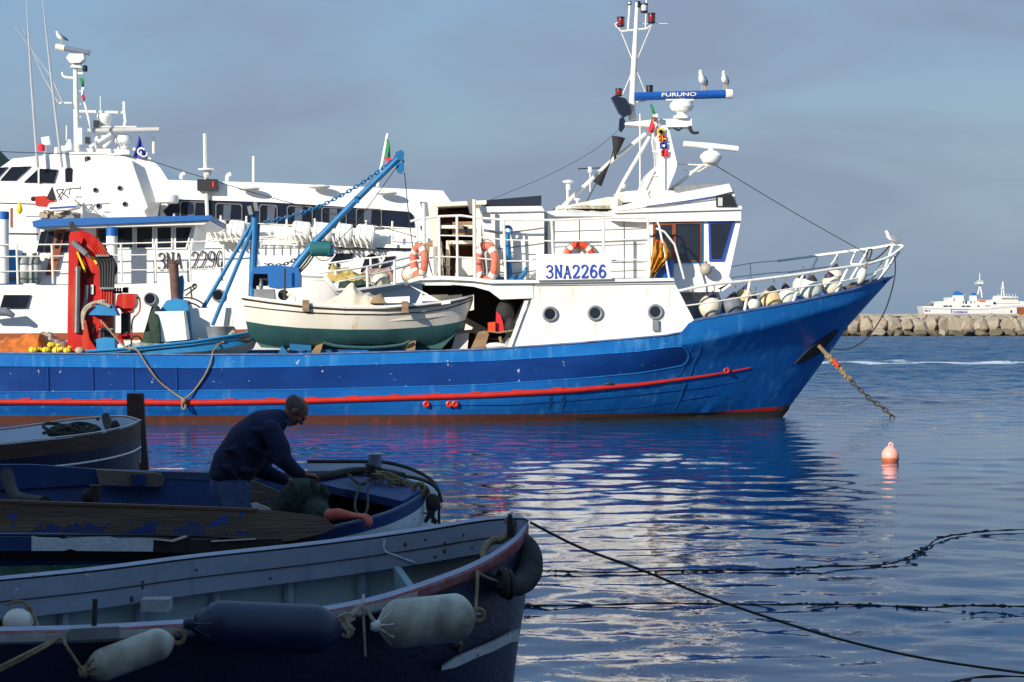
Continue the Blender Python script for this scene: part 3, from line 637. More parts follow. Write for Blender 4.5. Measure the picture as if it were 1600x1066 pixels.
h.grid([[r[0] for r in rowsN], [r[0] for r in far]], mi=0)
# inner bulwark, cap rail
def sheer(px, off=0.0, dz=0.0, side=-1):
    t = (px+140)/(1398+140); q, r = hullpt(0, 0, t); v = r[2]*(1-off/max(.2, abs(r[2]))) if abs(r[2]) > .2 else r[2]*.5
    q2 = TR.p(r[0], r[1], v); q2 = q-TR.n*(r[2]-v); q2.z = q.z+dz
    return q2 if side < 0 else TR.mir(q2)
spx = [-140+i*8 for i in range(0, 192)]
for sd_ in (-1, 1):
    h.grid([[sheer(x, .09, 0, sd_) for x in spx if x < 1372], [sheer(x, .12 if x < 740 else .12+.5*min(1, (x-740)/150) if x < 1080 else .3, -.75 if x < 1075 else -.35, sd_) for x in spx if x < 1372]], mi=0)
part('hull', h, ['hull_light', 'hull_dark', 'hull_shaded', 'anti', 'slime', 'red'], tw)
cp = MB()
for sd_ in (-1, 1):
    seg = [x for x in spx if x <= 1060]
    cp.grid([[sheer(x, -.03, .0, sd_) for x in seg], [sheer(x, -.03, .03, sd_) for x in seg], [sheer(x, .12, .03, sd_) for x in seg], [sheer(x, .12, 0, sd_) for x in seg]])
    seg = [x for x in spx if x >= 1080]
    cp.grid([[sheer(x, -.015, -.03, sd_) for x in seg], [sheer(x, -.015, .022, sd_) for x in seg], [sheer(x, .1, .022, sd_) for x in seg]])
part('cap_rail', cp, mat('cap_rail_paint', (96, 120, 170), .5, col2=(60, 60, 70), amt=.9, scale=3), tw)
dk = MB(); dk.grid([[sheer(x, .12+.5*max(0, min(1, (x-740)/150)), -.74, -1) for x in spx if x < 1075], [sheer(x, .12+.5*max(0, min(1, (x-740)/150)), -.74, 1) for x in spx if x < 1075]]); part('main_deck', dk, 'greysteel', tw)
dk = MB(); dk.grid([[sheer(x, .22, -.26, -1) for x in spx if 1068 <= x < 1376], [sheer(x, .22, -.26, 1) for x in spx if 1068 <= x < 1376]]); part('foredeck', dk, 'skyblue', tw)
# red rubbing strake (half round), with bumps
def onhull(px, py, out=0.0):
    # near-side hull point at a pixel
    for k in range(len(ROWS)-1):
        y0 = interp(ROWS[k][0], px); y1 = interp(ROWS[k+1][0], px)
        if y0 <= py <= y1+1e-6:
            fr = (py-y0)/(y1-y0); x1 = ROWS[k][0][-1][0]*(1-fr)+ROWS[k+1][0][-1][0]*fr
            B = ROWS[k][1]*(1-fr)+ROWS[k+1][1]*fr; e = ROWS[k][2]*(1-fr)+ROWS[k+1][2]*fr
            return TR.p(px, py, -B*gfun((x1-px)/e, .72)-out)
    return TR.p(px, py, -2.4-out)
STR = [(-140, 628), (0, 628), (300, 629.5), (460, 627), (760, 617.5), (900, 609.5), (1000, 601), (1100, 588), (1140, 581.5), (1182, 573)]
rs = MB(); ps = [onhull(x, interp(STR, x), .01) for x in range(-136, 1184, 12)]
rs.tube(ps, [.066 if i < len(ps)-24 else .066*(.28+.72*(len(ps)-i)/24) for i in range(len(ps))], 10)
for x in range(10, 900, 64):
    q = onhull(x+30, interp(STR, x+30)-5, .0); rs.box(q+V((0, 0, -.02)), (.24, .07, .06), math.radians(4))
part('rubbing_strake', rs, 'red', tw)
bd0 = [(x, interp(L1, x)) for x in range(-130, 1050, 14)]; bd1 = [(x, interp(L2, x)) for x in range(1030, -130, -14)]
ym = [(1058+18*math.cos(a), (interp(L1, 1062)+interp(L2, 1062))/2+(interp(L2, 1062)-interp(L1, 1062))/2*math.sin(a)) for a in [-1.2+2.4*i/8 for i in range(9)]]
part('panel_moulding', MB().tube([onhull(x, y, .004) for x, y in bd0+ym+bd1], .014, 6), 'hull_light', tw)
b = MB()
for x in (75, 145, 208, 276): b.tube([onhull(x, 574, 0), onhull(x+1, 611, .0)], .025, 6)
part('panel_rib', b, 'hull_dark', tw)
for x, y in ((666, 631.5), (702, 631.5), (711, 631.2)):
    part('scupper', MB().torus(onhull(x, y, .03), .055, .03, TR.n, 16, 6).lathe(onhull(x, y, .01), [(.05, 0), (.04, .02)], 12, -TR.n), 'red', tw)
for k, (pa, pb) in enumerate((((1096, 540), (1053, 642)), ((1082, 541), (1060, 590)), ((862, 606), (858, 641)), ((882, 605), (879, 643)))):
    P = [onhull(pa[0]+(pb[0]-pa[0])*i/10+1.2*math.sin(i*1.7+k), pa[1]+(pb[1]-pa[1])*i/10, .004) for i in range(11)]
    part('weed_streak', MB().grid([[q-TR.a*.03*(1.2-abs(i-5)/6) for i, q in enumerate(P)], [q+TR.a*.03*(1.2-abs(i-5)/6) for i, q in enumerate(P)]]), mat('green_streak', (16, 66, 104), .5, col2=(20, 78, 140), amt=.8, scale=9), tw)
for pts in ([(640, 634), (800, 633), (950, 622), (1100, 606), (1180, 592)], [(860, 646), (1000, 637), (1130, 615)]):
    part('plank_seam', MB().tube([onhull(x, interp(pts, x), -.002) for x in range(pts[0][0], pts[-1][0], 12)], .008, 4), 'hull_dark', tw)
part('discharge_flange', MB().torus(onhull(1135, 579, .02), .055, .03, TR.n, 16, 6), 'red', tw)
part('fairlead_slot', MB().ell3(onhull(951, 600, .01), (.12, .03, .04)), 'dark', tw)
# hawse pocket with the anchor stowed
hz_ = MB(); c0 = onhull(1275, 548, .0); c1 = onhull(1244, 566, .0)
n_ = ((onhull(1290, 540)-onhull(1240, 570)).cross(onhull(1260, 535)-onhull(1265, 565))).normalized()
if n_.y > 0: n_ = -n_
P = [onhull(x, y, .012) for x, y in [(1240, 568), (1246, 563), (1258, 550), (1272, 538), (1286, 528), (1300, 519), (1310, 515), (1304, 524), (1290, 541), (1278, 553), (1262, 562), (1250, 567)]]
hz_.prism(P, n_*.03); part('hawse_pocket', hz_, 'dark', tw)
# lower deckhouse --------------------------------------------------------------------------------
b = MB()
SIDE = [(782, 468), (832, 466), (797, 546.5), (1040, 525.8), (1066, 518.6), (1083, 500), (1050, 437), (840, 438), (720, 443)]
b.poly(TR, [(830, 439), (1051, 436.5), (1084, 500), (1068, 520), (1040, 526.5), (790, 548), (832, 466), (824, 466)], -2.42, 2.42)
part('deckhouse', b, 'white', tw)
b = MB()   # overhanging upper deck with its arched aft edge
b.poly(TR, [(636, 439), (652, 432), (690, 431), (735, 433), (770, 437.5), (840, 437.5), (1052, 434.5), (1054, 439), (840, 442.5), (766, 443), (735, 439), (690, 437), (655, 438), (640, 442)], -2.55, 2.55)
b.poly(TR, [(640, 441), (655, 438), (690, 437), (735, 439), (766, 443), (832, 442), (834, 466), (782, 468), (765, 455), (740, 448), (700, 444), (655, 443)], -2.44, -2.36)
part('upper_deck', b, 'white', tw)
b = MB(); b.poly(TR, [(640, 446), (668, 459), (676, 466), (668, 463)], -2.42, -2.3); part('deck_bracket', b, 'white', tw)
part('moulding', MB().poly(TR, [(836, 443), (1053, 440), (1055, 443), (836, 446)], -2.47, -2.42), 'white2', tw)
b = MB(); b.poly(TR, [(660, 446), (826, 446), (826, 549), (660, 552)], .3, .5); part('alcove_wall', b, 'shade_dark', tw)
b = MB(); b.poly(TR, [(820, 470), (826, 470), (798, 546), (792, 546)], -2.48, -2.36); part('raked_strut', b, 'white2', tw)
for x, y in ((859.5, 491), (930, 489.5), (1024, 487.5)): porthole(tw, TR, x, y, -2.45, .155, br=.22)
part('drain_rag', MB().rect(TR, 1020, 500, 1029, 517, -2.5, -2.45), 'greysteel', tw)
# wheelhouse ----------------------------------------------------------------------------------------
wh = MB()
wh.poly(TR, [(1014, 346), (1158, 344), (1139, 432), (1144, 440), (1120, 452), (1060, 452), (1040, 437), (1014, 437)], -1.75, 1.75); whp = part('wheelhouse', wh, 'white2', tw)
part('roof', MB().poly(TR, [(963, 325), (1000, 316), (1120, 291), (1140, 290), (1146, 296), (1151, 318), (1158, 323), (1158, 345), (1000, 347), (955, 345)], -1.86, 1.86), 'white2', whp)
part('roof_lip', MB().poly(TR, [(965, 323), (1000, 313), (1139, 287), (1145, 299), (1118, 306), (1000, 325), (965, 330)], -1.95, 1.95), 'white2', whp)
part('moulding', MB().poly(TR, [(960, 326), (1120, 322.5), (1159, 322), (1159, 327.5), (960, 333)], -1.93, -1.86), 'white', whp)
part('blue_stripe', MB().poly(TR, [(1010, 322), (1118, 307), (1118, 308.6), (1010, 323)], -1.965, -1.95), 'letter', whp)
part('side_light_box', MB().poly(TR, [(1119, 306), (1143, 303), (1152, 323), (1119, 323)], -1.975, -1.95), 'lampblk', whp)
part('side_light', MB().rect(TR, 1122, 309, 1129, 322, -2.0, -1.975), 'lampclr', whp)
window(tw, TR, [(1052, 346), (1098, 345.5), (1098, 411), (1052, 411)], -1.755, 'bluepaint', .035, name='side_window')
part('inner_window_frame', MB().ring(insetd(TR.P([(1054, 348), (1096, 347.5), (1096, 409), (1054, 409)], -1.79), .0), insetd(TR.P([(1054, 348), (1096, 347.5), (1096, 409), (1054, 409)], -1.79), .03), -TR.n*.012), 'wood', tw)
window(tw, TR, [(1106.5, 346), (1148, 345), (1131, 408.5), (1108, 408.5)], -1.755, 'letter', .055, name='corner_window')
window(tw, TR, [(1020, 349), (1054, 348), (1052, 434), (1020, 434)], -1.76, 'wood', .055, name='door')
b = MB(); b.poly(TR, [(1064, 395), (1070, 395), (1085, 365), (1089, 365), (1076, 408), (1060, 408)], -1.5, -1.4); part('interior_wheel_gear', b, 'dark', tw)
part('rim_moulding', MB().poly(TR, [(1040, 438), (1060, 452), (1128, 452), (1143, 441), (1142, 446), (1128, 456), (1058, 457), (1044, 448)], -1.78, 1.2), 'white2', tw)
# pedestal below the wheelhouse (front of the house down to the foredeck)
part('forward_house', MB().poly(TR, [(1058, 456), (1122, 456), (1128, 470), (1118, 494), (1084, 500)], -1.2, 1.2), 'white2', tw)
part('grey_door', MB().poly(TR, [(1058, 456), (1078, 456), (1098, 495), (1082, 499)], -1.5, -1.22), 'greysteel', tw)
# number board
sb = part('number_board', MB().poly(TR, [(838, 397.5), (955, 396), (955, 436), (838, 438)], -2.66, -2.62), mat('sign_white', (242, 240, 236), .5, amt=.1), tw)
part('lettering', lettering(MB(), TR, '3NA2266', 852, 415.5, 948, 434.5, -2.665, 3.0, yr=-1.2), 'letter', sb)
# boxes on the upper deck
b = MB(); b.poly(TR, [(752, 327), (848, 326), (850, 331), (850, 436), (762, 438), (762, 420), (754, 340)], -1.9, -.2); part('white_locker', b, 'white', tw)
part('locker_lid', MB().poly(TR, [(749, 323), (846, 322), (851, 330), (752, 332)], -1.98, -.15), 'white2', tw)
part('cabin_locker', MB().poly(TR, [(856, 336), (1013, 338), (1015, 437), (856, 438)], -1.6, 1.6), 'white', tw)
b = MB()
for y in (360, 384, 408, 425):
    b.tube(TR.P([(764, y), (780, y+5), (835, y-2), (849, y-4)], -1.915), .012, 5)
    b.tube(TR.P([(866, y+2), (1010, y-3)], -1.615), .008, 5)
b.tube(TR.P([(905, 340), (905, 437)], -1.612), .01, 5); b.tube(TR.P([(975, 340), (975, 437)], -1.612), .01, 5); part('panel_seam', b, 'greysteel', tw)
cv = heap(TR, [(858, 334), (890, 329), (930, 333), (985, 331), (1015, 336)], 342, -1.7, .6, 3, .05); part('plastic_cover', cv, 'tape', tw)
b = MB(); b.poly(TR, [(852, 331), (885, 327), (890, 340), (860, 341)], -1.3, -.2); part('white_bin', b, 'white2', tw)
part('canvas_awning', MB().poly(TR, [(700, 318), (846, 305.5), (846, 327), (752, 324), (700, 327)], -.4, 1.4), 'navy', tw)
# aft shelter with dark openings
b = MB()
b.poly(TR, [(675, 317), (760, 313), (760, 319), (682, 323)], -1.4, .8); b.poly(TR, [(675, 317), (684, 317), (684, 432), (678, 432)], -1.3, .7); b.poly(TR, [(744, 318), (752, 318), (752, 432), (744, 432)], -1.25, .7)
b.poly(TR, [(684, 352), (746, 352), (746, 357), (684, 357)], -1.2, .7); b.poly(TR, [(700, 376), (746, 376), (746, 381), (700, 381)], -1.1, .7); b.poly(TR, [(697, 376), (703, 376), (703, 432), (697, 432)], -1.1, .7)
part('shelter_frame', b, 'cream', tw)
part('shelter_back', MB().poly(TR, [(684, 320), (746, 318), (746, 432), (684, 432)], .3, .5), 'wood', tw)
part('brown_panel', MB().poly(TR, [(707, 347), (740, 346), (742, 369), (707, 369)], -1.0, -.5), 'oldwood', tw)
b = MB(); b.lathe(TR.p(694, 368, -.9), [(.11, 0), (.11, .22), (.16, .24), (.16, .3)], 16); part('capstan', b, 'dark', tw)
b = MB(); b.lathe(TR.p(662, 396, -.9)-TR.a*.1, [(.14, 0), (.17, .1), (.17, .5), (.14, .6)], 14, axis=TR.a+V((0, 0, .45))); part('davit_drum', b, 'oldwood', tw)
b = MB(); b.poly(TR, [(714, 403), (738, 402), (742, 430), (712, 432)], -1.6, -1.0); b.poly(TR, [(672, 386), (690, 384), (694, 432), (668, 432)], -1.3, -.9); part('white_chest', b, 'tape', tw)
b = MB()
for pts in ([(686, 372), (700, 432)], [(705, 378), (722, 408)], [(690, 378), (690, 432)], [(682, 400), (704, 404)], [(684, 415), (706, 418)]): b.tube(TR.P(pts, -1.35), .014, 5)
part('rigging_clutter', b, 'rope', tw)
# floodlights aft
def flood(x, y0, y1, lean, matl='greysteel'):
    b = MB(); b.poly(TR, [(x-7, y0), (x+5, y0+1), (x+6+lean, y1), (x-3+lean, y1)], -2.3, -2.12); return part('floodlight', b, matl, tw)
flood(663, 315, 338, 2); flood(736, 310, 334, 2)
b = MB(); b.poly(TR, [(656, 353), (662, 354), (666, 368), (662, 369)], -2.3, -2.15); part('floodlight', b, 'lampblk', tw)
b = MB(); b.poly(TR, [(723, 353), (731, 354), (736, 368), (730, 369)], -2.3, -2.15); part('floodlight', b, 'lampblk', tw)
# upper deck railing
R = MB(); vr = -2.5
def rl(pts, r=.022, v=None, F=TR): R.tube(F.P(pts, vr if v is None else v), r, 7)
TOP = [(641, 346), (662, 341), (690, 338), (720, 337), (742, 340), (790, 344), (870, 344), (940, 341), (1010, 340.5)]
rl(TOP, .03); rl([(664, 369), (690, 368), (735, 369), (790, 375), (870, 377), (950, 376), (1020, 373)], .017); rl([(640, 410), (664, 404), (690, 401), (742, 403), (790, 408), (838, 408)], .017); rl([(955, 407), (1012, 405)], .017)
for x, y0 in ((662, 318), (686, 339), (714, 338), (741, 312)):
    R.tube(TR.P([(x, y0), (x+1, 434)], vr), .042 if y0 < 330 else .03, 8)
for x, xt in ((790, 787), (866, 862), (943, 943)): rl([(xt, 344), (x, 437)], .032)
rl([(1012, 341), (1017, 437)], .03); rl([(1012, 341), (1025, 342), (1030, 353), (1046, 436)], .026); rl([(1025, 357), (1038, 362), (1054, 382), (1062, 410), (1069, 436)], .026)
rl([(741, 346), (752, 395)], .018); rl([(666, 392), (676, 432)], .018)
part('railing', R, 'whiterail', tw)
R = MB(); rl([(660, 343), (866, 341), (1012, 340)], .02, 2.4); rl([(866, 341), (866, 437)], .02, 2.4); rl([(940, 340), (940, 437)], .02, 2.4); part('railing', R, 'whiterail', tw)
for x, y, L_ in ((859, 503, 20), (930, 501, 26), (843, 447, 24), (1046, 443, 40), (1010, 450, 18), (895, 447, 14)):
    P = [TR.p(x+.6*math.sin(i), y+L_*i/6, -2.423 if y > 448 else -2.475) for i in range(7)] if y > 448 else [TR.p(x+.6*math.sin(i), y+3+L_*i/6, -2.424) for i in range(7)]
    part('rust_run', MB().grid([[q-TR.a*.022*(1-i/8) for i, q in enumerate(P)], [q+TR.a*.022*(1-i/8) for i, q in enumerate(P)]]), mat('faint_rust', (206, 186, 158), .6, col2=(226, 220, 206), amt=.8, scale=10), tw)
m = MB()
for x in (896, 978): m.tube(TR.P([(x, 447), (x+2, 537 if x < 900 else 530)], -2.42), .006, 4)
part('weld_seam', m.tube(TR.P([(834, 470), (1064, 466)], -2.42), .006, 4), 'tape', tw)
# bow rails
R = MB()
def rv(px, s=-1): return s*(2.5*gfun((1416-px)/400, .8)+.02)
def br(pts, r, s=-1, sm=True):
    P = [TR.p(x, y, rv(x, s)) for x, y in pts]; R.tube(smooth_path(P, 5) if sm else P, r, 8)
br([(1060, 455), (1110, 445), (1172, 438.5), (1247, 429), (1298, 421), (1350, 413.5), (1386, 403), (1404, 391), (1411, 385.5)], .036)
br([(1411, 385.5), (1405, 382.5), (1393, 383), (1364, 388), (1310, 395), (1215, 407.5)], .036, 1)
br([(1071, 478), (1127, 470), (1238, 451), (1319, 439), (1364, 427), (1392, 412)], .018)
br([(1215, 407.5), (1175, 411), (1136, 418.5)], .016, 1); br([(1142, 434), (1200, 427), (1231, 425)], .016, 1)
br([(1231, 425.5), (1270, 420), (1295, 417)], .022, 1, False); br([(1295, 417), (1303, 408), (1310, 395)], .022, 1)
br([(1338, 391), (1330, 410), (1336, 413), (1372, 410)], .022, 1)
for a, b_ in (((1172, 438), (1163, 487)), ((1255, 428), (1238, 474)), ((1324, 420), (1305, 460)), ((1382, 405), (1357, 444)), ((1406, 392), (1371, 441))): R.tube([TR.p(*a, rv(a[0])), TR.p(*b_, rv(a[0])*.98)], .034, 8)
for a, b_ in (((1279, 399), (1264, 431)), ((1357, 390), (1328, 438)), ((1395, 383), (1379, 431)), ((1172, 411), (1174, 440))): R.tube([TR.p(*a, rv(a[0], 1)), TR.p(*b_, rv(a[0], 1)*.98)], .03 if a[0] > 1200 else .016, 8)
part('bow_railing', R, 'whiterail', tw)
part('bow_roller', MB().lathe(TR.p(1379, 438, -.15), [(.05, -.16), (.07, -.14), (.045, 0), (.07, .14), (.05, .16)], 12, TR.n), 'dark', tw)
# mast group ----------------------------------------------------------------------------------------
b = MB(); b.poly(TR, [(1000, 301), (1012, 273), (1029, 258), (1028, 235), (1022, 205), (1026, 196), (1040, 196), (1046, 205), (1058, 256), (1056, 266), (1042, 300)], -.42, .42); mst = part('funnel_mast', b, 'white2', tw)
part('platform', MB().poly(TR, [(975, 192), (1028, 186), (1081, 186), (1081, 198), (1030, 199), (975, 195)], -.3, .3), 'white2', tw)
part('mast_base', MB().poly(TR, [(975, 302), (978, 299), (1052, 298), (1060, 308), (1060, 312), (975, 316)], -.9, .9), 'white2', tw)
b = MB(); b.tube(TR.P([(987, 188), (990, 110), (994, 40), (995.5, 4)], 0), [.09, .075, .055, .045], 10); b.poly(TR, [(984, 188), (990, 165), (996, 188)], -.12, .12)
b.tube(TR.P([(966, 43), (970, 49), (1010, 45), (1018, 40)], 0), .026, 6); b.tube(TR.P([(964, 43), (961, 38), (966, 35)], 0), .02, 6)
b.tube(TR.P([(981, 48), (984, 6)], 0), .026, 6); b.tube(TR.P([(1008.5, 45), (1010, -6)], 0), .016, 6); b.tube(TR.P([(985, 37), (1043, 37)], .1), .009, 5)
b.tube(TR.P([(971, 51), (1009, 146)], 0), .012, 5); b.tube(TR.P([(1017, 42), (972, 150)], 0), .012, 5)
b.tube(TR.P([(984, 161), (1008, 158), (1015, 154)], 0), .02, 6); b.tube(TR.P([(1005, 155), (1008, 149), (1021, 149)], 0), .02, 6)
part('mast_pole', b, 'whiterail', tw)
def lamp(x, y0, y1, w, glass, v=0.0, parent=tw):
    c = TR.p(x, y1, v); s = .0158; hh = (y1-y0)*s; r = w/2*s
    f = part('navigation_lamp', MB().lathe(c, [(r*.8, 0), (r*1.0, .02), (r*1.0, hh*.16), (r*.75, hh*.2)], 12).lathe(c, [(r*.75, hh*.8), (r*1.05, hh*.84), (r*1.05, hh*.95), (r*.6, hh)], 12).tube([c+V((r*.9, 0, .01)), c+V((r*.9, 0, hh*.9))], .006, 5).tube([c-V((r*.9, 0, -.01)), c-V((r*.9, 0, -hh*.9))], .006, 5), 'lampblk', parent)
    part('lens', MB().lathe(c, [(r*.78, hh*.2), (r*.84, hh*.5), (r*.78, hh*.8)], 12), glass, f)
lamp(970, 26, 42, 12, 'lampred'); lamp(1018, 20, 36, 12, 'lampred'); lamp(1006.5, 5, 20, 12, 'lampclr'); lamp(967, 138, 150, 11, 'lampred'); lamp(1015, 133, 147, 11, 'lampblk'); lamp(983.5, 2, 8, 7, 'lampclr'); lamp(997, 2, 12, 8, 'lampblk')
r1 = MB(); L0, R0 = TR.p(991, 151, -.25), TR.p(1139, 147, -.25); r1.tube([L0, R0], .105, 14, flat=1.0)
ra = part('radar_scanner', r1, 'radblue', tw)
part('end_cap', MB().lathe(R0-TR.a*.09, [(.115, 0), (.122, .05), (.115, .17), (.06, .19)], 14, TR.a), 'whiterail', ra)
part('lettering', text_mesh('FURUNO', TR, 1034, 151.2, -.362, 6.0, 54, yslope=-1.2, bold=.022), 'tape', ra)
b = MB(); b.rect(TR, 1041, 155, 1084, 157, -.36, -.1); c = TR.p(1065, 186, -.2)
b.lathe(c, [(.22, 0), (.2, .07), (.12, .1), (.12, .16), (.24, .2), (.3, .3), (.28, .42), (.18, .47), (.1, .5)], 20); part('radar_pedestal', b, 'white2', tw)
r2 = MB(); r2.tube(TR.P([(1068, 225), (1110, 228), (1153, 233)], -.2), .075, 12); rb2 = part('radar_scanner', r2, 'white2', tw)
c = TR.p(1111, 256, -.2); part('radar_pedestal', MB().lathe(c, [(.14, 0), (.2, .03), (.27, .14), (.28, .2), (.18, .3), (.07, .33), (.07, .42)], 20), 'white2', tw)
b = MB(); b.tube(TR.P([(1047, 297), (1092, 262), (1097, 259)], 0), .04, 7); b.tube(TR.P([(1057, 256.5), (1122, 259)], 0), .018, 6); b.tube(TR.P([(1069, 265), (1078, 268), (1092, 268), (1105, 260)], 0), .018, 6)
b.tube(TR.P([(1095, 258), (1122, 258)], -.2), .03, 6)
b.tube(TR.P([(880, 322), (955, 252), (1009, 209)], -.3), .05, 8); b.tube(TR.P([(957, 318), (975, 282), (1015, 214)], -.4), .042, 8); b.tube(TR.P([(955, 330), (959, 312)], -.4), .042, 8)
b.tube(TR.P([(1000, 345), (1000, 178)], -1.2), .02, 6); b.tube(TR.P([(1005, 297), (1020, 265)], -.5), .02, 6)
for y in (236, 274): b.tube(TR.P([(1019, y), (1026, y+1)], -.45), .02, 5)
part('mast_stays', b, 'whiterail', tw)
b = MB(); b.tube(smooth_path(TR.P([(1077, 197), (1080, 205), (1085, 208), (1092, 207)], -.3), 4), [.05]*3+[.045]*3+[.04]*3+[.035]*3+[.02], 7); b.tube(TR.P([(1053, 200), (1060, 204), (1066, 200)], -.3), .03, 6); part('loud_hailer', b, 'dark', tw)
# gear on the house top aft of the mast
b = MB(); b.rect(TR, 873, 321, 953, 326, -.9, .9); b.poly(TR, [(892, 320), (950, 308), (965, 308), (965, 326), (892, 326)], -.9, .4); part('house_top_rack', b, 'cream', tw)
b = MB(); b.tube(TR.P([(887, 320), (887, 296)], -.6), .03, 7); b.lathe(TR.p(888, 297, -.6), [(.06, 0), (.06, .13), (.02, .15), (.13, .18), (.15, .22), (.05, .25)], 16); part('satellite_antenna', b, 'white2', tw)
b = MB(); b.tube(TR.P([(922, 300), (922, 266)], -.5), .014, 6); b.lathe(TR.p(922, 270, -.5), [(.05, 0), (.06, .06), (.05, .14)], 12); part('antenna', b, 'whiterail', tw)
b = MB(); b.tube(TR.P([(903, 264), (938, 262.5)], -.5), .016, 6); part('wind_vane', b, 'lampblk', tw)
b = MB(); b.lathe(TR.p(902, 318, -.6), [(.03, 0), (.03, .06), (.08, .08), (.08, .12), (.02, .13)], 12); part('small_dome', b, 'white2', tw)
b = MB(); b.poly(TR, [(951, 322), (965, 303), (975, 301), (978, 312), (966, 326)], -.7, -.2); b.ell(TR.p(974, 291, -.4), .07); b.ell3(TR.p(1015, 305, -.6), (.9, .35, .12)); part('deck_light', b, 'cream', tw)
b = MB(); b.poly(TR, [(1058, 291), (1090, 288), (1115, 287), (1135, 291), (1060, 307)], -.9, .9); part('grey_spray_cover', b, 'greysteel', tw)
# ensign and signal flags on the mast, black day shapes
def flag(name, F, pts, v, mt, parent, label=None, wob=.05):
    m = MB(); P = F.P(pts, v); n = len(P)
    c = sum(P, V((0, 0, 0)))/n
    a, b_, c_, d_ = P if n == 4 else (P[0], P[1], P[2], P[2])
    rows = []
    for j in range(7):
        t = j/6; r = []
        for i in range(9):
            s_ = i/8; q = a.lerp(b_, s_).lerp(d_.lerp(c_, s_), t); r.append(q+F.n*(wob*math.sin(s_*5+t*3)*(.3+t)))
        rows.append(r)
    m.grid(rows); m.grid([[q+F.n*.006 for q in r] for r in rows]); return part(name, m, mt, parent, label)
fl = thing('ensign', 'limp green white and red ensign hanging from the stay of the blue trawler mast', 'flag', TR.p(1020, 213, -.5))
flag('green_stripe', TR, [(1016, 163), (1019, 163), (1025, 178), (1019, 178)], -.5, 'flagg', fl); flag('white_stripe', TR, [(1020, 178), (1028, 178), (1030, 198), (1020, 186)], -.52, 'flagw', fl); flag('red_stripe', TR, [(1018, 186), (1024, 196), (1021, 208), (1012, 207)], -.54, 'flagr', fl)
flag('emblem', TR, [(1019, 182), (1026, 183), (1026, 191), (1019, 190)], -.58, 'wood', fl, None, .01)
sg = thing('signal_flag_hoist', 'vertical hoist of four small coloured signal flags in front of the white mast', 'flags', TR.p(1035, 243, -.5))
for (x, y, col, col2) in ((1032, 206, 'flagy', 'lampblk'), (1034, 217, 'flagr', 'flagy'), (1036, 228, 'flagb', 'flagw'), (1038, 240, 'flagr', None)):
    f = flag('signal_flag', TR, [(x-5.5, y-5), (x+6, y-6), (x+7, y+4), (x-4.5, y+5)], -.5, col, sg, None, .012)
    if col2 == 'flagw': part('flag_centre', MB().rect(TR, x-1.5, y-2, x+3, y+1.6, -.55, -.535), col2, f)
    if col2 == 'lampblk': part('flag_centre', MB().lathe(TR.p(x+.5, y, -.54), [(.055, 0), (.055, .012)], 16, -TR.n), col2, f)
    if col2 == 'flagy': part('flag_centre', MB().rect(TR, x-5, y-1, x+6.5, y+1, -.555, -.54).rect(TR, x-.5, y-5, x+1.5, y+4.5, -.57, -.556), col2, f)
def dayshape(pts, pts2, label):
    m = MB(); P = TR.P(pts, -.5); Q = TR.P(pts2, -.5)
    def cone(P):
        apex, l, r = P; c = (l+r)/2; ax = (apex-c); m.lathe(c, [((r-l).length/2, 0), ((r-l).length/2*.97, .02), (.012, ax.length)], 12, ax)
    cone(P)
    if Q: cone(Q)
    return m
top('day_shape', dayshape([(960, 250), (956, 212), (977, 217)], [(963, 247), (961, 247), (966, 248)], ''), 'black', 'upper black cone day shape, its point down, hung on the trawler mast stay', 'day shape')
top('day_shape', dayshape([(952, 257), (926, 283), (940, 291)], [(952, 256), (950, 257), (954, 258)], ''), 'black', 'lower black cone day shape, its point up, hung on the trawler mast stay', 'day shape')
m = MB(); m.poly(TR, [(956, 152), (961, 149), (978, 154), (985, 166), (986, 178), (976, 183), (968, 176)], -.35, -.1); m.poly(TR, [(968, 186), (973, 182), (977, 188), (976, 200), (971, 207), (967, 202)], -.3, -.2)
part('dark_radar_reflector', m, 'windband', tw)
# rigging wires
def wire(name, pts, label, r=.008, mt='roped', F=TR, v=0.0, cat='wire'):
    return top(name, MB().tube(smooth_path(F.P(pts, v), 6), r, 5), mt, label, cat)
wire('stay', [(1120, 260), (1145, 275), (1240, 332), (1357, 398)], 'thin dark stay from the white radar bracket down to the trawler bow rail', .011)
wire('stay', [(968, 202), (925, 237), (850, 277), (760, 315)], 'thin grey stay from the trawler mast down to the aft shelter', .006)
wire('day_shape_halyard', [(963, 212), (952, 256), (930, 290), (913, 322)], 'black halyard running through both black day shapes', .012, v=-.5)
wire('bow_line', [(1398, 400), (1398, 432), (1385, 480), (1366, 514), (1348, 534), (1326, 545), (1308, 546), (1294, 542)], 'black mooring line looping from the trawler bow down to the hawse', .018, v=-.3)
part('line_over_rail', MB().tube(smooth_path(TR.P([(1390, 384), (1378, 397), (1366, 406), (1358, 407), (1361, 398), (1362, 390), (1357, 391), (1354, 402), (1357, 412)], -.4), 5), .02, 6), 'roped', tw)
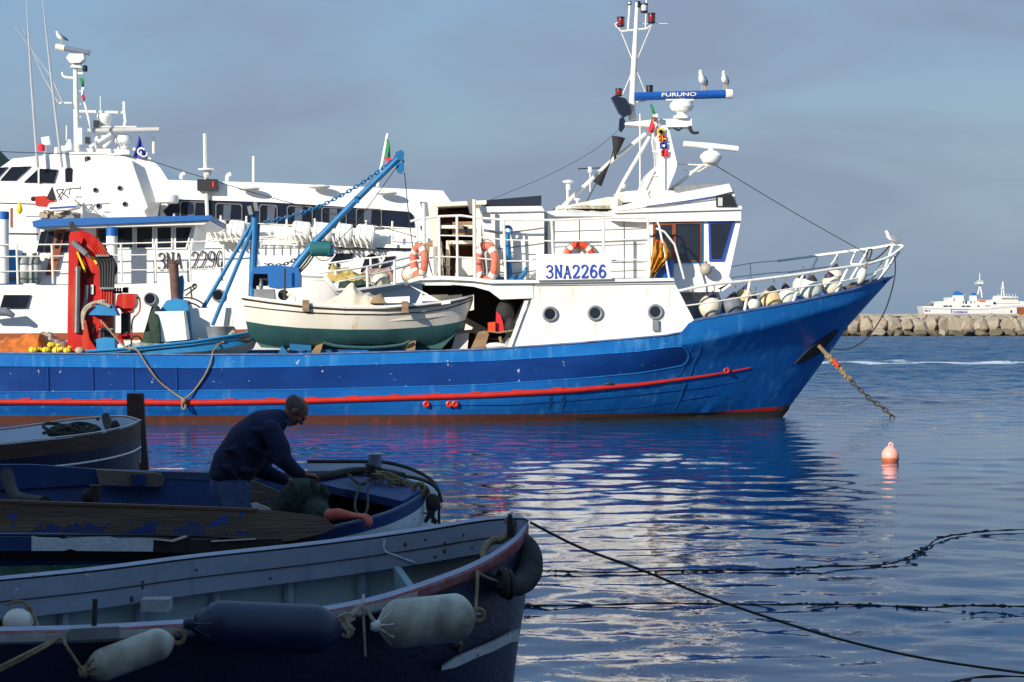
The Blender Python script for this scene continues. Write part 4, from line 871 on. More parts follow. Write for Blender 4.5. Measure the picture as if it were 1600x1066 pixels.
# anchor cable
ach = thing('anchor_cable', 'rusty anchor chain on a frayed tan rope, dropping from the trawler bow into the water', 'chain', TR.pz(1390, 0, -.6))
part('rope_end', MB().tube(TR.P([(1279, 540), (1290, 552), (1297, 558)], -.6), [.05, .05, .06], 8), 'rope', ach)
m = MB(); rg = random.Random(8)
for i in range(26):
    t = i/25; q = TR.p(1293+34*t, 555+38*t, -.6); m.ell3(q+V((rg.uniform(-.03, .03), rg.uniform(-.03, .03), rg.uniform(-.03, .03))), (.06-.02*t, .06-.02*t, .075), n=8)
part('frayed_rope_knots', m, 'rope', ach)
part('orange_lashing', MB().tube(TR.P([(1302, 562), (1309, 572)], -.64), .065, 8), 'orange', ach)
part('chain', MB().chain(TR.P([(1324, 590), (1340, 605), (1360, 624), (1382, 639), (1393, 650), (1397, 656)], -.6), .17, .1, .02), 'chain', ach)
# ------------------------------------------------------------------ fenders on the foredeck
def fender(x, y, r, ry, mt, cap, label, tilt=0, v=None, side=-1, cat='fender'):
    vv = (-(2.5*gfun((1398-x)/430, .72))+.42) if v is None else v
    c = TR.p(x, y, vv); s = .0158; ax = (V((0, 0, 1))+TR.a*math.sin(math.radians(tilt))*1.2-TR.n*.25).normalized()
    t = thing('fender', label, cat, c-V((0, 0, ry*s)), 'round fenders crowded on the trawler foredeck')
    part('body', MB().ell3(c, (r*s, r*s, ry*s), V((0, 0, 1)).rotation_difference(ax).to_matrix(), 20), mt, t)
    e = c+ax*ry*s*.86; part('end_cap', MB().lathe(e, [(r*s*.52, -.03), (r*s*.42, .04), (r*s*.2, .1), (.02, .14)], 14, ax), cap, t)
    part('lanyard', MB().tube(smooth_path([e+ax*.1, e+ax*.2+TR.a*.03, e+V((0, 0, .3))-TR.n*.12], 4), .014, 5), 'rope', t)
fender(1109, 480, 17.5, 19, 'fender', 'purple', 'cream round fender closest to the trawler wheelhouse', 8)
fender(1144, 479, 17, 17, 'fenderg', 'dark', 'grey round fender between two pale ones on the trawler foredeck', 5)
fender(1163, 464, 14, 14, 'fendery', 'purple', 'tan fender half hidden behind the first rail post pair on the foredeck', 10, v=-1.2)
fender(1178, 477, 10, 12, 'fenderw', 'dark', 'small pale fender behind the second bow rail post', 0)
fender(1204, 470, 17.5, 18, 'fendery', 'dark', 'yellowed round fender in the middle of the foredeck row', 4)
fender(1230, 464, 15, 16, 'fenderw', 'purple', 'pale fender with a dark purple end, right of the yellowed one', -12, v=-1.45)
fender(1252, 447, 14, 15, 'fenderw', 'dark', 'pale fender standing behind the biggest one on the foredeck', 0, v=-.9)
fender(1266, 454, 18, 19, 'fenderw', 'roped', 'biggest pale round fender, at the third bow rail post', 6)
fender(1304, 433, 15, 15, 'fender', 'dark', 'upper cream fender behind the right end of the fender row', 4, v=-.3)
fender(1299, 447, 17, 18, 'fender', 'purple', 'rightmost big cream fender with a dark open end', -14, v=-.78)
fender(1346, 431, 7.5, 14, 'fenderw', 'rope', 'slim pale sausage fender leaning near the bow tip', 16, v=-.9)
m = MB(); rg = random.Random(17)
for k in range(9):
    x = rg.uniform(1312, 1352); vv = -(2.5*gfun((1398-x)/430, .72))+.25
    m.tube(smooth_path([TR.p(x-9, interp(SHEER, x-9)-rg.uniform(0, 5), vv-.08), TR.p(x, interp(SHEER, x)-rg.uniform(2, 9), vv), TR.p(x+9, interp(SHEER, x+9)-rg.uniform(0, 6), vv+.1)], 4), .03, 6)
top('rope_heap', m, 'rope', 'tangled tan rope heap inside the bow bulwark', 'rope')
c = TR.p(1103, 421, -1.98); t = thing('buoy_float', 'grey ball float hanging on the wheelhouse wall under the windows', 'float', c-V((0, 0, .15)))
part('body', MB().ell(c, .15, 18), mat('grey_beige_float', (168, 158, 142), .6, amt=.4, scale=6), t); part('neck', MB().lathe(c, [(.04, .14), (.03, .2)], 8, (0, 0, 1)), 'rope', t)
# lifebuoys
def buoyring(x, y, R, r, v, ax, mt, label, sx=1, sz=1, a0=0, a1=2*PI):
    c = TR.p(x, y, v); t = thing('lifebuoy', label, 'lifebuoy', c-V((0, 0, R)), 'lifebuoys on the trawler')
    part('ring', MB().torus(c, R, r, ax, 36, 12, sx=sx, sz=sz), mt, t)
    q = V((0, 1, 0)).rotation_difference(V(ax).normalized()); m = MB()
    for k in range(4):
        a = PI/4+k*PI/2; part('reflective_band', MB().torus(c, R, r*1.06, ax, 3, 12, a-.16, a+.16, sx, sz), 'tape', t)
    m = MB()
    for k in range(4):
        a = PI/4+k*PI/2; P = [c+q @ V(((R+r*1.2)*sx*math.cos(a+PI/2*i/8)*(1+.04*math.sin(PI*i/8)), 0, (R+r*1.2)*sz*math.sin(a+PI/2*i/8))) for i in range(9)]; m.tube(P, .012, 5)
    part('grab_line', m, 'rope', t)
buoyring(905.5, 402, .3, .078, -1.72, TR.n, 'orange', 'bright orange lifebuoy half hidden behind the number board')
buoyring(760.5, 411, .34, .1, -2.3, (TR.n+TR.a*.9), 'orangefade', 'faded orange lifebuoy hanging between the railing and the white locker', sx=.75, sz=1.2)
buoyring(655, 408, .3, .09, -2.35, (TR.n*.45+TR.a), 'orangefade', 'faded lifebuoy turned edge on at the aft corner post of the upper deck', sz=1.15)
# blue anchor
an = thing('anchor', 'blue painted anchor standing against the white locker', 'anchor', TR.p(794, 438, -2.1))
part('shank', MB().tube(TR.P([(793, 366), (796, 437)], -2.15), [.07, .085], 6), 'bluepaint', an)
m = MB(); m.tube(smooth_path(TR.P([(764, 421), (769, 432), (780, 437), (797, 438), (812, 434), (820, 426), (823, 417)], -2.15), 5), [.025+.065*math.sin(PI*i/30) for i in range(31)], 8)
part('flukes', m, 'bluepaint', an); part('stock_ring', MB().torus(TR.p(793, 360, -2.15), .09, .04, TR.n, 18, 8), 'bluepaint', an)
# oilskins and barrel at the wheelhouse door
t = top('plastic_barrel', MB().lathe(TR.p(1036, 436, -2.15), [(.22, 0), (.25, .03), (.25, .2), (.26, .23), (.25, .26), (.25, .44), (.22, .47)], 20), 'bluecloth', 'blue plastic barrel standing beside the wheelhouse door', 'barrel')
m = MB(); rg = random.Random(4)
rows = []
prof = [(1022, 1040, 378), (1020, 1044, 386), (1020, 1048, 394), (1018, 1048, 402), (1017, 1041, 410), (1016, 1034, 418), (1016, 1026, 426), (1015, 1020, 434)]
for i, (xa, xb, y) in enumerate(prof):
    rows.append([TR.p(xa+(xb-xa)*j/10, y+rg.uniform(-1, 1), -2.5+.07*math.sin(j*1.9+i*.8)-.03*math.sin(j*PI/10)) for j in range(11)])
m.grid(rows); m.grid([[q+TR.n*.05 for q in r] for r in rows]); top('oilskin_jacket', m, 'mustard', 'mustard yellow oilskin draped over the rail by the wheelhouse door', 'oilskin')
m = MB(); rows = []
for i, (xa, xb, y) in enumerate([(1024, 1038, 375), (1022, 1041, 380), (1024, 1045, 387), (1030, 1049, 395), (1036, 1051, 403)]):
    rows.append([TR.p(xa+(xb-xa)*j/8, y, -2.36+.05*math.sin(j*2.2+i)) for j in range(9)])
m.grid(rows); m.grid([[q+TR.n*.05 for q in r] for r in rows]); top('orange_overalls', m, 'orange', 'orange overalls bundled behind the mustard oilskin', 'overalls')
# dark shelter contents
m = MB(); m.poly(TR, [(763, 504), (774, 503), (774, 519), (763, 519)], -2.0, -1.8); part('orange_tackle', m, 'orange', tw)
m = MB(); m.poly(TR, [(776, 487), (782, 492), (786, 505), (788, 520), (777, 521), (775, 505)], -1.9, -1.75); part('red_jacket', m, 'flagr', tw)
m = MB(); m.ell3(TR.p(789, 488, -1.7), (.22, .2, .3)); m.ell3(TR.p(797, 512, -1.9), (.14, .2, .25)); part('dark_coat', m, 'black', tw)
m = MB(); m.poly(TR, [(736, 545), (748, 519), (758, 517), (764, 522), (757, 546)], -2.3, -2.1); m.poly(TR, [(748, 546), (753, 522), (762, 524), (760, 546)], -2.1, -1.9); part('driftwood_board', m, 'oldwood', tw)
m = MB(); m.poly(TR, [(728, 506), (739, 512), (737, 515), (726, 516)], -2.2, -2.0); part('pale_deck_gear', m, 'tape', tw); m = MB().poly(TR, [(713, 522), (733, 520), (730, 547), (705, 549)], -1.8, -1.6); part('pale_board', m, 'tape', tw); part('folded_sail', MB().ell3(TR.p(775, 541, -2.2), (.3, .2, .09)), 'tape', tw)
m = MB(); m.tube(TR.P([(760, 518), (780, 520), (803, 516)], -2.3), .018, 5); m.tube(TR.P([(781, 526), (783, 535)], -2.3), .04, 6); part('deck_rope', m, 'rope', tw)
# ------------------------------------------------------------------ white and green boat on the trawler deck
DN = [(376, 463), (420, 468.5), (480, 475), (540, 478.5), (600, 479), (660, 475), (700, 470), (725, 465), (740, 461)]
D1 = [(378, 467), (420, 473), (480, 480), (540, 483.5), (600, 484), (660, 480), (700, 475), (725, 469), (739, 464)]
D2 = [(381, 478), (420, 483), (480, 488.5), (540, 491), (600, 491.5), (660, 488), (700, 482), (725, 474), (737, 469)]
D3 = [(384, 502), (420, 508), (470, 512.5), (540, 515), (600, 515), (650, 512), (690, 508), (715, 503.5), (727, 500)]
D4 = [(388, 520), (420, 526), (470, 531), (540, 534), (600, 534), (650, 530), (690, 526), (712, 518), (723, 512)]
D5 = [(402, 536), (430, 541), (480, 544), (540, 545), (600, 545), (650, 544), (680, 540), (698, 534), (710, 527)]
DROW = [(DN, .85), (D1, .87), (D2, .85), (D3, .68), (D4, .5), (D5, .1)]
vd = -2.05
def drows(off=0.0):
    rows = []
    for k, (pl, B) in enumerate(DROW):
        x0, x1 = pl[0][0], pl[-1][0]; r = []
        for i in range(61):
            t = i/60; px = x0+(x1-x0)*t; py = interp(pl, px)
            g = gfun((x1-px)/(150+k*16), .7)*(1-.45*max(0, 1-(px-x0)/90)**2)
            r.append((px, py, -(B-off)*g))
        rows.append(r)
    return rows
wb = thing('wooden_rowing_boat', 'white wooden boat with a teal bottom sitting on the trawler side deck', 'boat', TR.p(556, 545, vd))
def dpt(r): return [TR.p(x, y, vd+v) for x, y, v in r]
def dmir(P): return [q-TR.n*(2*((q.dot(TR.n)-TR.c0)-vd)) for q in P]
dr = drows(); near = [dpt(r) for r in dr]; farr = [dmir(r) for r in near]; m = MB()
m.grid(near[:4], mi=0); m.grid(near[3:], mi=1); m.grid(farr[:4], mi=0); m.grid(farr[3:], mi=1); m.grid([[r[0] for r in near], [r[0] for r in farr]], mi=0); m.grid([near[-1], farr[-1]], mi=1)
part('hull', m, ['cream', 'teal'], wb)
inn = [[q+TR.n*.06 for q in near[0]], [q+TR.n*.14-V((0, 0, .35)) for q in near[0]]]; m = MB(); m.grid(inn); m.grid([dmir(r) for r in inn]); m.grid([inn[1], dmir(inn[1])]); part('inner_planking', m, 'cream', wb)
m = MB(); m.grid([[q-TR.n*.025+V((0, 0, .02)) for q in near[0]], [q+TR.n*.09+V((0, 0, .02)) for q in near[0]]]); m.grid([[q-TR.n*.025+V((0, 0, .02)) for q in near[0]], [q-TR.n*.025-V((0, 0, .03)) for q in near[0]]])
g2 = [[q-TR.n*.025+V((0, 0, .02)) for q in near[0]], [q+TR.n*.09+V((0, 0, .02)) for q in near[0]]]; m.grid([dmir(r) for r in g2]); part('gunwale', m, 'white2', wb)
m = MB(); m.tube([q-TR.n*.03 for q in near[1]], .02, 6); m.tube([q-TR.n*.012 for q in near[2]], .013, 6); part('dark_rubbing_strip', m, 'b_dark', wb)
for x in (478, 633): part('wooden_pad', MB().rect(TR, x-5.5, interp(DN, x)-6, x+5, interp(DN, x)+12, vd-.96, vd-.88), 'oldwood', wb)
part('bilge_keel', MB().tube(smooth_path(TR.P([(505, 535), (530, 541), (580, 543), (625, 539), (640, 533)], vd-.52), 4), .035, 6), 'teal', wb)
part('keel', MB().poly(TR, [(398, 530), (408, 543), (480, 547), (690, 545), (714, 520), (706, 520), (690, 535), (420, 536)], vd-.05, vd+.05), 'teal', wb)
for x in (425, 520, 600, 690): part('thwart', MB().poly(TR, [(x, interp(DN, x)+2), (x+14, interp(DN, x+14)+2), (x+14, interp(DN, x+14)+5), (x, interp(DN, x)+5)], vd-.7, vd+.7), 'white2', wb)
m = heap(TR, [(505, 477), (530, 462), (545, 446), (552, 444), (562, 455), (585, 466), (605, 477)], 480, vd-.6, vd+.5, 2, .09, 40, 16); top('tarpaulin', m, 'cloth', 'beige tarpaulin heaped over an engine in the white and teal boat', 'tarpaulin')
m = heap(TR, [(578, 470), (586, 461), (595, 460), (602, 468)], 474, vd-.75, vd-.3, 7, .05, 20, 10); top('rope_bundle', m, 'rope', 'small tan rope bundle lying on the white boat rail', 'rope')
for x0, x1, y0 in ((600, 640, 463), (655, 700, 460), (700, 722, 460)): part('side_board', MB().poly(TR, [(x0, y0+2), (x1, y0), (x1, y0+10), (x0, y0+11)], vd+.62, vd+.68), 'white', wb)
m = MB(); m.box(TR.p(470, 539, vd)+V((0, 0, 0)), (.5, .5, .25), math.radians(4)); m.poly(TR, [(435, 552), (441, 540), (450, 552)], vd-.5, vd+.5); part('chock', m, 'bluepaint', wb)
m = MB(); m.poly(TR, [(632, 553), (640, 534), (650, 532), (648, 553)], vd-.4, vd+.4); part('chock', m, 'oldwood', wb); part('chock', MB().poly(TR, [(486, 551), (494, 540), (505, 536), (500, 552)], vd-.5, vd-.3), 'oldwood', wb)
# ================================================================== trawler aft deck gear
m = heap(TR, [(-60, 538), (0, 534), (30, 530), (55, 524), (66, 521), (78, 534), (86, 548)], 556, -2.3, -.9, 1, .1, 50, 16); top('orange_net', m, 'netor', 'heap of orange fishing net on the trawler stern deck', 'fishing net')
m = heap(TR, [(55, 530), (66, 519), (80, 523), (100, 533), (118, 545), (134, 551)], 557, -1.9, -.7, 4, .09, 46, 16); top('grey_net', m, 'netgrey', 'heap of pale grey net between the orange net and the red crane', 'fishing net')
for i, (x, y, rx) in enumerate([(52, 547, 7), (72, 547, 6.5), (89, 547.5, 7.5), (105, 548, 6), (80, 539, 6), (91, 540, 4.5), (97, 545, 4), (109, 543, 3.5), (62, 546, 4)]):
    c = TR.p(x, y, -2.35+(.18 if y < 545 else 0)+.03*(i % 3)); lab = ['leftmost yellow net float beside the orange net', 'second yellow net float from the left on the bulwark', 'largest yellow net float, in the middle of the cluster', 'rightmost big yellow net float of the cluster', 'yellow net float topmost in the cluster against the grey net', 'small yellow float resting on top of the largest one', 'small yellow float squeezed right of the largest one', 'tiny yellow float above the rightmost big one', 'small yellow float between the two leftmost floats'][i]
    t = thing('net_float', lab, 'float', c-V((0, 0, rx*.0125)), 'yellow net floats on the trawler stern')
    part('body', MB().ell(c, (rx*.0118, rx*.0155), 16, TR.a+V((0, 0, .1*(i % 3-1)))), 'yellow', t); part('cord', MB().torus(c, rx*.0122, .008, TR.a, 14, 5), 'rope', t)
c = TR.p(124, 549, -2.2); top('bundled_net_float', MB().ell3(c, (.12, .1, .1)), 'netgrey', 'grey cork float at the foot of the red crane', 'float')
# red crane
cr = part('loader_crane', MB().poly(TR, [(104, 540), (112, 505), (134, 500), (140, 530), (152, 548), (104, 549)], -1.9, -1.1), 'cranered', tw)
part('boom', MB().poly(TR, [(108, 366), (118, 365), (130, 372), (122, 400), (117, 505), (118, 545), (105, 540), (106, 470), (107, 400)], -1.75, -1.45), 'cranered', cr)
part('boom', MB().poly(TR, [(109, 363), (131, 360), (150, 378), (172, 402), (176, 412), (176, 432), (163, 440), (146, 432), (122, 400), (112, 384)], -1.65, -1.1), 'cranered', cr)
part('shade_plate', MB().poly(TR, [(117, 404), (124, 404), (150, 434), (150, 548), (117, 546)], -1.3, -1.15), mat('crane_shadow_red', (110, 18, 22), .5, amt=.5, scale=4), cr)  # dark red sheet added for the shade between boom and column
part('column', MB().poly(TR, [(136, 436), (148, 430), (158, 430), (159, 545), (134, 545), (138, 500)], -1.7, -1.2), 'cranered', cr)
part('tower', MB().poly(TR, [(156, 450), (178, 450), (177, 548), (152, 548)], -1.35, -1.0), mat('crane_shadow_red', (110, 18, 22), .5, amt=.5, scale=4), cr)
m = MB(); m.tube(TR.P([(121.5, 424), (120, 520)], -1.95), .065, 12); m.lathe(TR.p(121.5, 424, -1.95), [(.075, 0), (.075, .1), (.04, .12)], 12); part('ram', m, 'steel', cr)
part('ram', MB().tube(TR.P([(113, 378), (135, 397)], -1.85), .07, 10), 'greysteel', cr); part('ram_rod', MB().tube(TR.P([(135, 397), (141, 403)], -1.85), .03, 8), 'steel', cr)
m = MB()
for k in range(5):
    m.tube(smooth_path(TR.P([(124+4.2*k, 361+1.0*k), (140+4.2*k, 381), (152+4.6*k, 402), (158+4.0*k, 412), (159+4*k, 450), (159.5+3.8*k, 512)], -1.72), 4), .026, 6)
part('hydraulic_pipe', m, 'cranered', cr)
m = MB()
for k in range(6): m.tube(smooth_path(TR.P([(148+5*k, 402-.6*k), (153+5*k, 408), (156.5+4.3*k, 420), (157.5+3.8*k, 449)], -1.76), 4), .034, 6)
part('black_hose', MB().tube(smooth_path(TR.P([(170, 400), (180, 412), (182, 424), (177, 430)], -1.6), 4), .03, 6), 'dark', cr)
part('black_hose', m, 'dark', cr); m = MB()
for k in range(4): m.tube(TR.P([(158+4.6*k, 516), (159+4.6*k, 530)], -1.74), .036, 6)
part('black_hose', m, 'dark', cr)
m = MB(); m.rect(TR, 155.5, 449, 178, 452, -1.85, -1.7); m.rect(TR, 154.5, 513, 176, 516, -1.85, -1.7); m.rect(TR, 150, 398, 170, 401, -1.85, -1.7); part('pipe_clamp', m, 'greysteel', cr)
m = MB(); m.poly(TR, [(108, 348), (112, 346), (116, 355), (128, 357), (131, 361), (122, 363), (110, 361)], -1.6, -1.3); m.ell3(TR.p(146, 374, -1.6), (.1, .1, .06)); part('boom_tip', m, 'dark', cr)
m = MB()
for q in ((152, 376), (156, 382), (160, 386), (164, 391)): m.ell3(TR.p(*q, -1.55), (.06, .06, .07))
part('fitting', m, 'netgrey', cr)
m = MB(); m.poly(TR, [(119, 394), (122, 394), (135, 425), (132, 426)], -1.78, -1.76); m.poly(TR, [(142, 402), (145, 401), (152, 411), (150, 414)], -1.78, -1.66); part('yellow_warning_strip', m, 'yellow', cr)
part('white_plate', MB().rect(TR, 141, 445, 146, 460, -1.75, -1.7), 'tape', cr)
m = MB(); m.poly(TR, [(183, 461), (187, 459), (210, 459), (212, 462), (211, 476), (208, 482), (181, 482), (181, 476)], -1.7, -1.1); cb = part('control_box', m, 'cranered', cr); m = MB(); m.poly(TR, [(187, 482), (207, 482), (205, 489), (197, 491), (190, 488)], -1.6, -1.1); part('lower_bracket', m, 'cranered', cr)
m = MB(); m.rect(TR, 189, 489, 201, 530, -1.5, -1.1); part('pedestal', m, 'black', cr)
m = MB(); m.rect(TR, 176, 455, 190, 458.5, -1.5, -1.3)
for x in (180, 184, 188, 193, 197): m.tube(TR.P([(x, 457), (x, 450)], -1.4), .025, 6)
m.tube(TR.P([(197, 449), (197, 458)], -1.4), .06, 8); part('control_levers', m, 'lampblk', cr)
m = MB(); m.tube(smooth_path(TR.P([(213, 466), (218, 466), (218, 486), (207, 500), (206, 524)], -1.6), 3), .022, 6); m.tube(TR.P([(186, 524), (207, 524)], -1.6), .03, 6); m.tube(TR.P([(188, 526), (193, 540)], -1.6), .035, 6); m.tube(TR.P([(186, 524), (184, 538)], -1.6), .03, 6); part('seat_rail', m, 'cranered', cr)
m = MB(); m.torus(TR.p(213, 533, -1.4), .12, .02, TR.n, 20, 6); part('hand_wheel', m, 'dark', cr)
m = MB(); m.tube(smooth_path(TR.P([(136, 446), (134, 470), (130, 490), (129, 545)], -1.8), 4), .045, 6); part('side_pole', m, 'greysteel', cr)
m = MB(); m.tube(smooth_path(TR.P([(150, 505), (140, 530), (131, 540)], -1.8), 4), .012, 5); m.tube(TR.P([(134, 548), (152, 530)], -1.8), .02, 5); m.tube(smooth_path(TR.P([(135, 500), (140, 520), (150, 545)], -1.75), 4), .015, 5); part('guy_cable', m, 'dark', cr)
# sky blue hood and tub
m = MB(); m.poly(TR, [(137, 492), (151, 474), (160, 473), (176, 477), (184, 493.5)], -2.25, -1.75); hd = top('blue_machine_hood', m, 'skyblue', 'sky blue metal hood in front of the red crane column', 'hood')
m = MB(); m.tube(smooth_path(TR.P([(131, 515), (129, 492), (135, 480), (148, 473), (160, 474), (172, 479)], -2.27), 4), .04, 7); m.tube(smooth_path(TR.P([(130, 506), (133, 488), (144, 477)], -2.3), 4), .03, 6); m.ell3(TR.p(160, 471, -2.0), (.12, .1, .045)); part('draped_rope', m, 'netgrey', hd)
m = MB(); m.poly(TR, [(150, 530), (163, 527), (179, 529), (180, 549), (151, 549)], -2.35, -1.9); top('blue_tub', m, 'skyblue', 'small sky blue box at the foot of the red crane', 'box')
# hanging mooring ropes on the trawler side
def rope(name, P, r, mt, label, cat='rope'):
    return top(name, MB().tube(smooth_path(P, 6), r, 6), mt, label, cat)
P = [TR.p(157, 500, -2.1), TR.p(195, 542, -2.45), TR.p(213, 546, -2.62), onhull(230, 571, .05), onhull(248, 595, .05), onhull(272, 614, .06), onhull(287, 624, .14)]
rope('hanging_rope', P, .022, 'rope', 'tan rope running from the red crane over the blue bulwark and down the side')
P = [onhull(287, 624, .14), onhull(302, 612, .05), onhull(318, 590, .05), onhull(328, 570, .05), TR.p(332, 556, -2.62), TR.p(333, 549, -2.5), TR.p(345, 535, -2.2)]
rope('hanging_rope', P, .022, 'rope', 'tan rope hanging from the blue deck dinghy down to the red strake')
top('rope_knot', MB().torus(onhull(287, 634, .12), .06, .022, TR.n, 14, 6, sx=.7, sz=1.3).ell3(onhull(287, 626, .14), (.06, .05, .07)), 'rope', 'rope knot where two tan ropes meet over the red strake', 'rope knot')
# blue dinghy on deck: gunwale strip visible above the bulwark
bd_ = thing('blue_dinghy', 'sky blue and white dinghy lying on the trawler deck left of the teal bottomed boat', 'dinghy', TR.p(280, 553, -1.9))
G = [(134, 549), (180, 546), (240, 540), (300, 534), (350, 526), (380, 521), (404, 516)]; G2 = [(134, 556), (180, 556), (250, 553), (320, 549), (360, 543), (385, 537), (402, 531)]; G3 = [(136, 566), (200, 566), (260, 566), (320, 564), (360, 560), (382, 552), (396, 545)]
rows = []
for pl, B in ((G, .62), (G2, .6), (G3, .25)):
    rows.append([TR.p(x, interp(pl, x), -1.75-B*gfun((pl[-1][0]-x)/110, .7)) for x in [134+(pl[-1][0]-134)*i/40 for i in range(41)]])
def dm2(P): return [q-TR.n*(2*((q.dot(TR.n)-TR.c0)+1.75)) for q in P]
m = MB(); m.grid(rows[:2], mi=0); m.grid(rows[1:], mi=1); f2 = [dm2(r) for r in rows]; m.grid(f2[:2], mi=0); m.grid(f2[1:], mi=1); part('hull', m, ['skyblue', 'cream'], bd_)
m = MB(); m.grid([[q+V((0, 0, .01))-TR.n*.03 for q in rows[0]], [q+V((0, 0, .01))+TR.n*.2 for q in rows[0]]]); m.tube([q-TR.n*.02 for q in rows[0]], .03, 6); m.grid([[q+V((0, 0, .01))-TR.n*.2 for q in f2[0]], [q+V((0, 0, .01))+TR.n*.03 for q in f2[0]]]); part('gunwale', m, 'skyblue', bd_)
m = MB(); m.grid([[q+V((0, 0, -.03)) for q in rows[0]], [q+V((0, 0, -.03)) for q in f2[0]]]); part('deck', m, 'skyblue', bd_)
part('seam', MB().tube([TR.p(x, interp(G, x)+6, -1.78-.62*gfun((404-x)/110, .7)) for x in range(140, 396, 10)], .012, 5), 'windband', bd_)
m = heap(TR, [(190, 544), (205, 537), (225, 536), (243, 541), (253, 548)], 551, -2.2, -1.5, 8, .04, 26, 10); top('canvas_bundle', m, 'netgrey', 'pale canvas bundle lying on the blue dinghy', 'canvas')
m = heap(TR, [(354, 530), (362, 524), (380, 524), (393, 528)], 532, -2.1, -1.7, 9, .06, 24, 8); top('wet_rope_heap', m, 'roped', 'dark rope heap on the bow of the blue dinghy', 'rope')
m = MB(); m.tube(smooth_path(TR.P([(205, 545), (260, 545), (300, 538), (316, 533), (310, 529)], -2.1), 4), .03, 6); m.tube(smooth_path(TR.P([(330, 543), (340, 536), (350, 534)], -2.25), 4), .03, 6); top('loose_rope', m, 'rope', 'loose tan rope lying along the blue dinghy deck', 'rope')
# exhaust, funnel tank, panels, bucket
m = MB(); m.tube(TR.P([(271, 412), (275, 472)], -1.0), .115, 16); m.poly(TR, [(260, 403), (266, 406), (268, 412), (264, 412)], -1.1, -.95); m.poly(TR, [(281, 405), (277, 406), (275, 412), (280, 412)], -1.1, -.95); m.torus(TR.p(271, 410, -1.0), .1, .03, (0, 0, 1), 16, 6)
part('exhaust_pipe', m, 'rust', tw)
m = MB(); m.poly(TR, [(248, 487), (260, 470), (275, 466), (290, 470), (294, 478), (300, 535), (246, 536)], -1.15, -.1); m.poly(TR, [(280, 432), (285, 430), (287, 440), (285, 470), (280, 470)], -.9, -.7); part('funnel_casing', m, 'skyblue', tw)
m = MB(); m.torus(TR.p(291, 505, -.2), .62, .02, TR.n, 20, 6, .35, 1.7); m.torus(TR.p(291, 505, -.5), .5, .02, TR.n, 20, 6, .35, 1.7); m.tube(TR.P([(284, 456), (306, 445)], -.4), .02, 6); m.tube(TR.P([(290, 462), (307, 449)], -.4), .02, 6); m.tube(TR.P([(298, 448), (300, 468)], -.4), .02, 6); m.torus(TR.p(304, 447, -.4), .05, .015, TR.n, 12, 5); part('net_hauler_frame', m, 'dark', tw)
part('white_panel', MB().poly(TR, [(242, 487), (287, 486), (292, 531), (247, 535)], -1.45, -1.3), 'white2', tw); part('panel_edge', MB().poly(TR, [(287.3, 486), (290, 485), (297, 530), (292.4, 531)], -1.44, -1.1), 'greysteel', tw)
part('white_panel', MB().poly(TR, [(296, 481.5), (361, 481), (364, 525), (300, 532)], -.9, -.75), 'white', tw)
m = heap(TR, [(222, 535), (232, 500), (237, 482), (245, 477), (254, 485)], 537, -1.6, -.9, 6, .06, 22, 12); top('dark_tarpaulin', m, 'netgreen', 'dark green tarpaulin hanging left of the square white panel', 'tarpaulin')
m = MB(); m.lathe(TR.p(343, 530, -1.4), [(.26, 0), (.33, .28), (.35, .3), (.31, .3), (.26, .05)], 20); top('tin_bucket', m, 'greysteel', 'battered grey tin tub behind the blue dinghy', 'tub'); m = heap(TR, [(352, 516), (358, 509), (366, 511), (370, 517)], 524, -1.6, -1.1, 2, .04, 14, 8); top('sack', m, 'netgrey', 'grey brown sack lying against the tin tub', 'sack')
# blue derrick
dr_ = thing('derrick_crane', 'blue derrick with a tripod mast, slanting boom, chain and hook block on the trawler', 'crane', TR.p(395, 520, -.6))
part('post', MB().tube(TR.P([(398, 335), (394, 470)], -.6), [.085, .1], 10), 'bluepaint', dr_)
for a, b_, v1 in (((393, 350), (317, 482), -.4), ((397, 352), (332, 508), -1.2)): part('leg', MB().tube([TR.p(*a, -.6), TR.p(*b_, v1)], .05, 8), 'bluepaint', dr_)
part('thin_post', MB().tube(TR.P([(405, 350), (392, 512)], -.5), .03, 6), 'bluepaint', dr_)
bm_ = part('boom', MB().tube(TR.P([(459, 420), (490, 381), (555, 314), (627, 243)], -.6), [.1, .09, .08, .075], 10), 'bluepaint', dr_)
m = MB(); m.poly(TR, [(553, 307), (558, 306), (562, 316), (556, 318)], -.75, -.5); m.poly(TR, [(618, 238), (628, 234), (632, 239), (630, 252), (621, 250)], -.7, -.5); part('bracket', m, 'bluepaint', bm_)
m = MB(); m.poly(TR, [(618, 258), (623, 253), (631, 255), (632, 266), (627, 272), (620, 268)], -.68, -.52); m.torus(TR.p(627, 252, -.6), .06, .02, TR.n, 12, 6); part('hook_block', m, 'bluepaint', dr_)
m = MB(); m.lathe(TR.p(500, 389, -.75), [(.1, -.25), (.18, -.2), (.18, .25), (.1, .3)], 16, TR.a); part('winch', m, mat('green_winch', (30, 96, 96), .5, amt=.6), dr_); part('winch_motor', MB().lathe(TR.p(514, 392, -.75), [(.13, -.1), (.16, 0), (.12, .12)], 14, TR.a), 'bluepaint', dr_)
part('winch_guard', MB().torus(TR.p(506, 392, -.75), .24, .012, TR.n, 20, 5), 'dark', dr_)
part('chain', MB().chain(sag(TR.p(413, 346, -.6), TR.p(622, 243, -.6), .3, 30), .14, .075, .016), 'bluepaint', dr_)
part('chain', MB().chain(sag(TR.p(414, 412, -.6), TR.p(500, 368, -.6), .28, 20), .13, .07, .015), mat('chain_dark', (60, 74, 84), .6, .3), dr_)
m = MB(); m.tube(TR.P([(632, 270), (640, 350), (645, 388)], -.6), .012, 5); m.tube(TR.P([(622, 258), (560, 345), (520, 385)], -.7), .01, 5); part('fall_wire', m, 'roped', dr_)
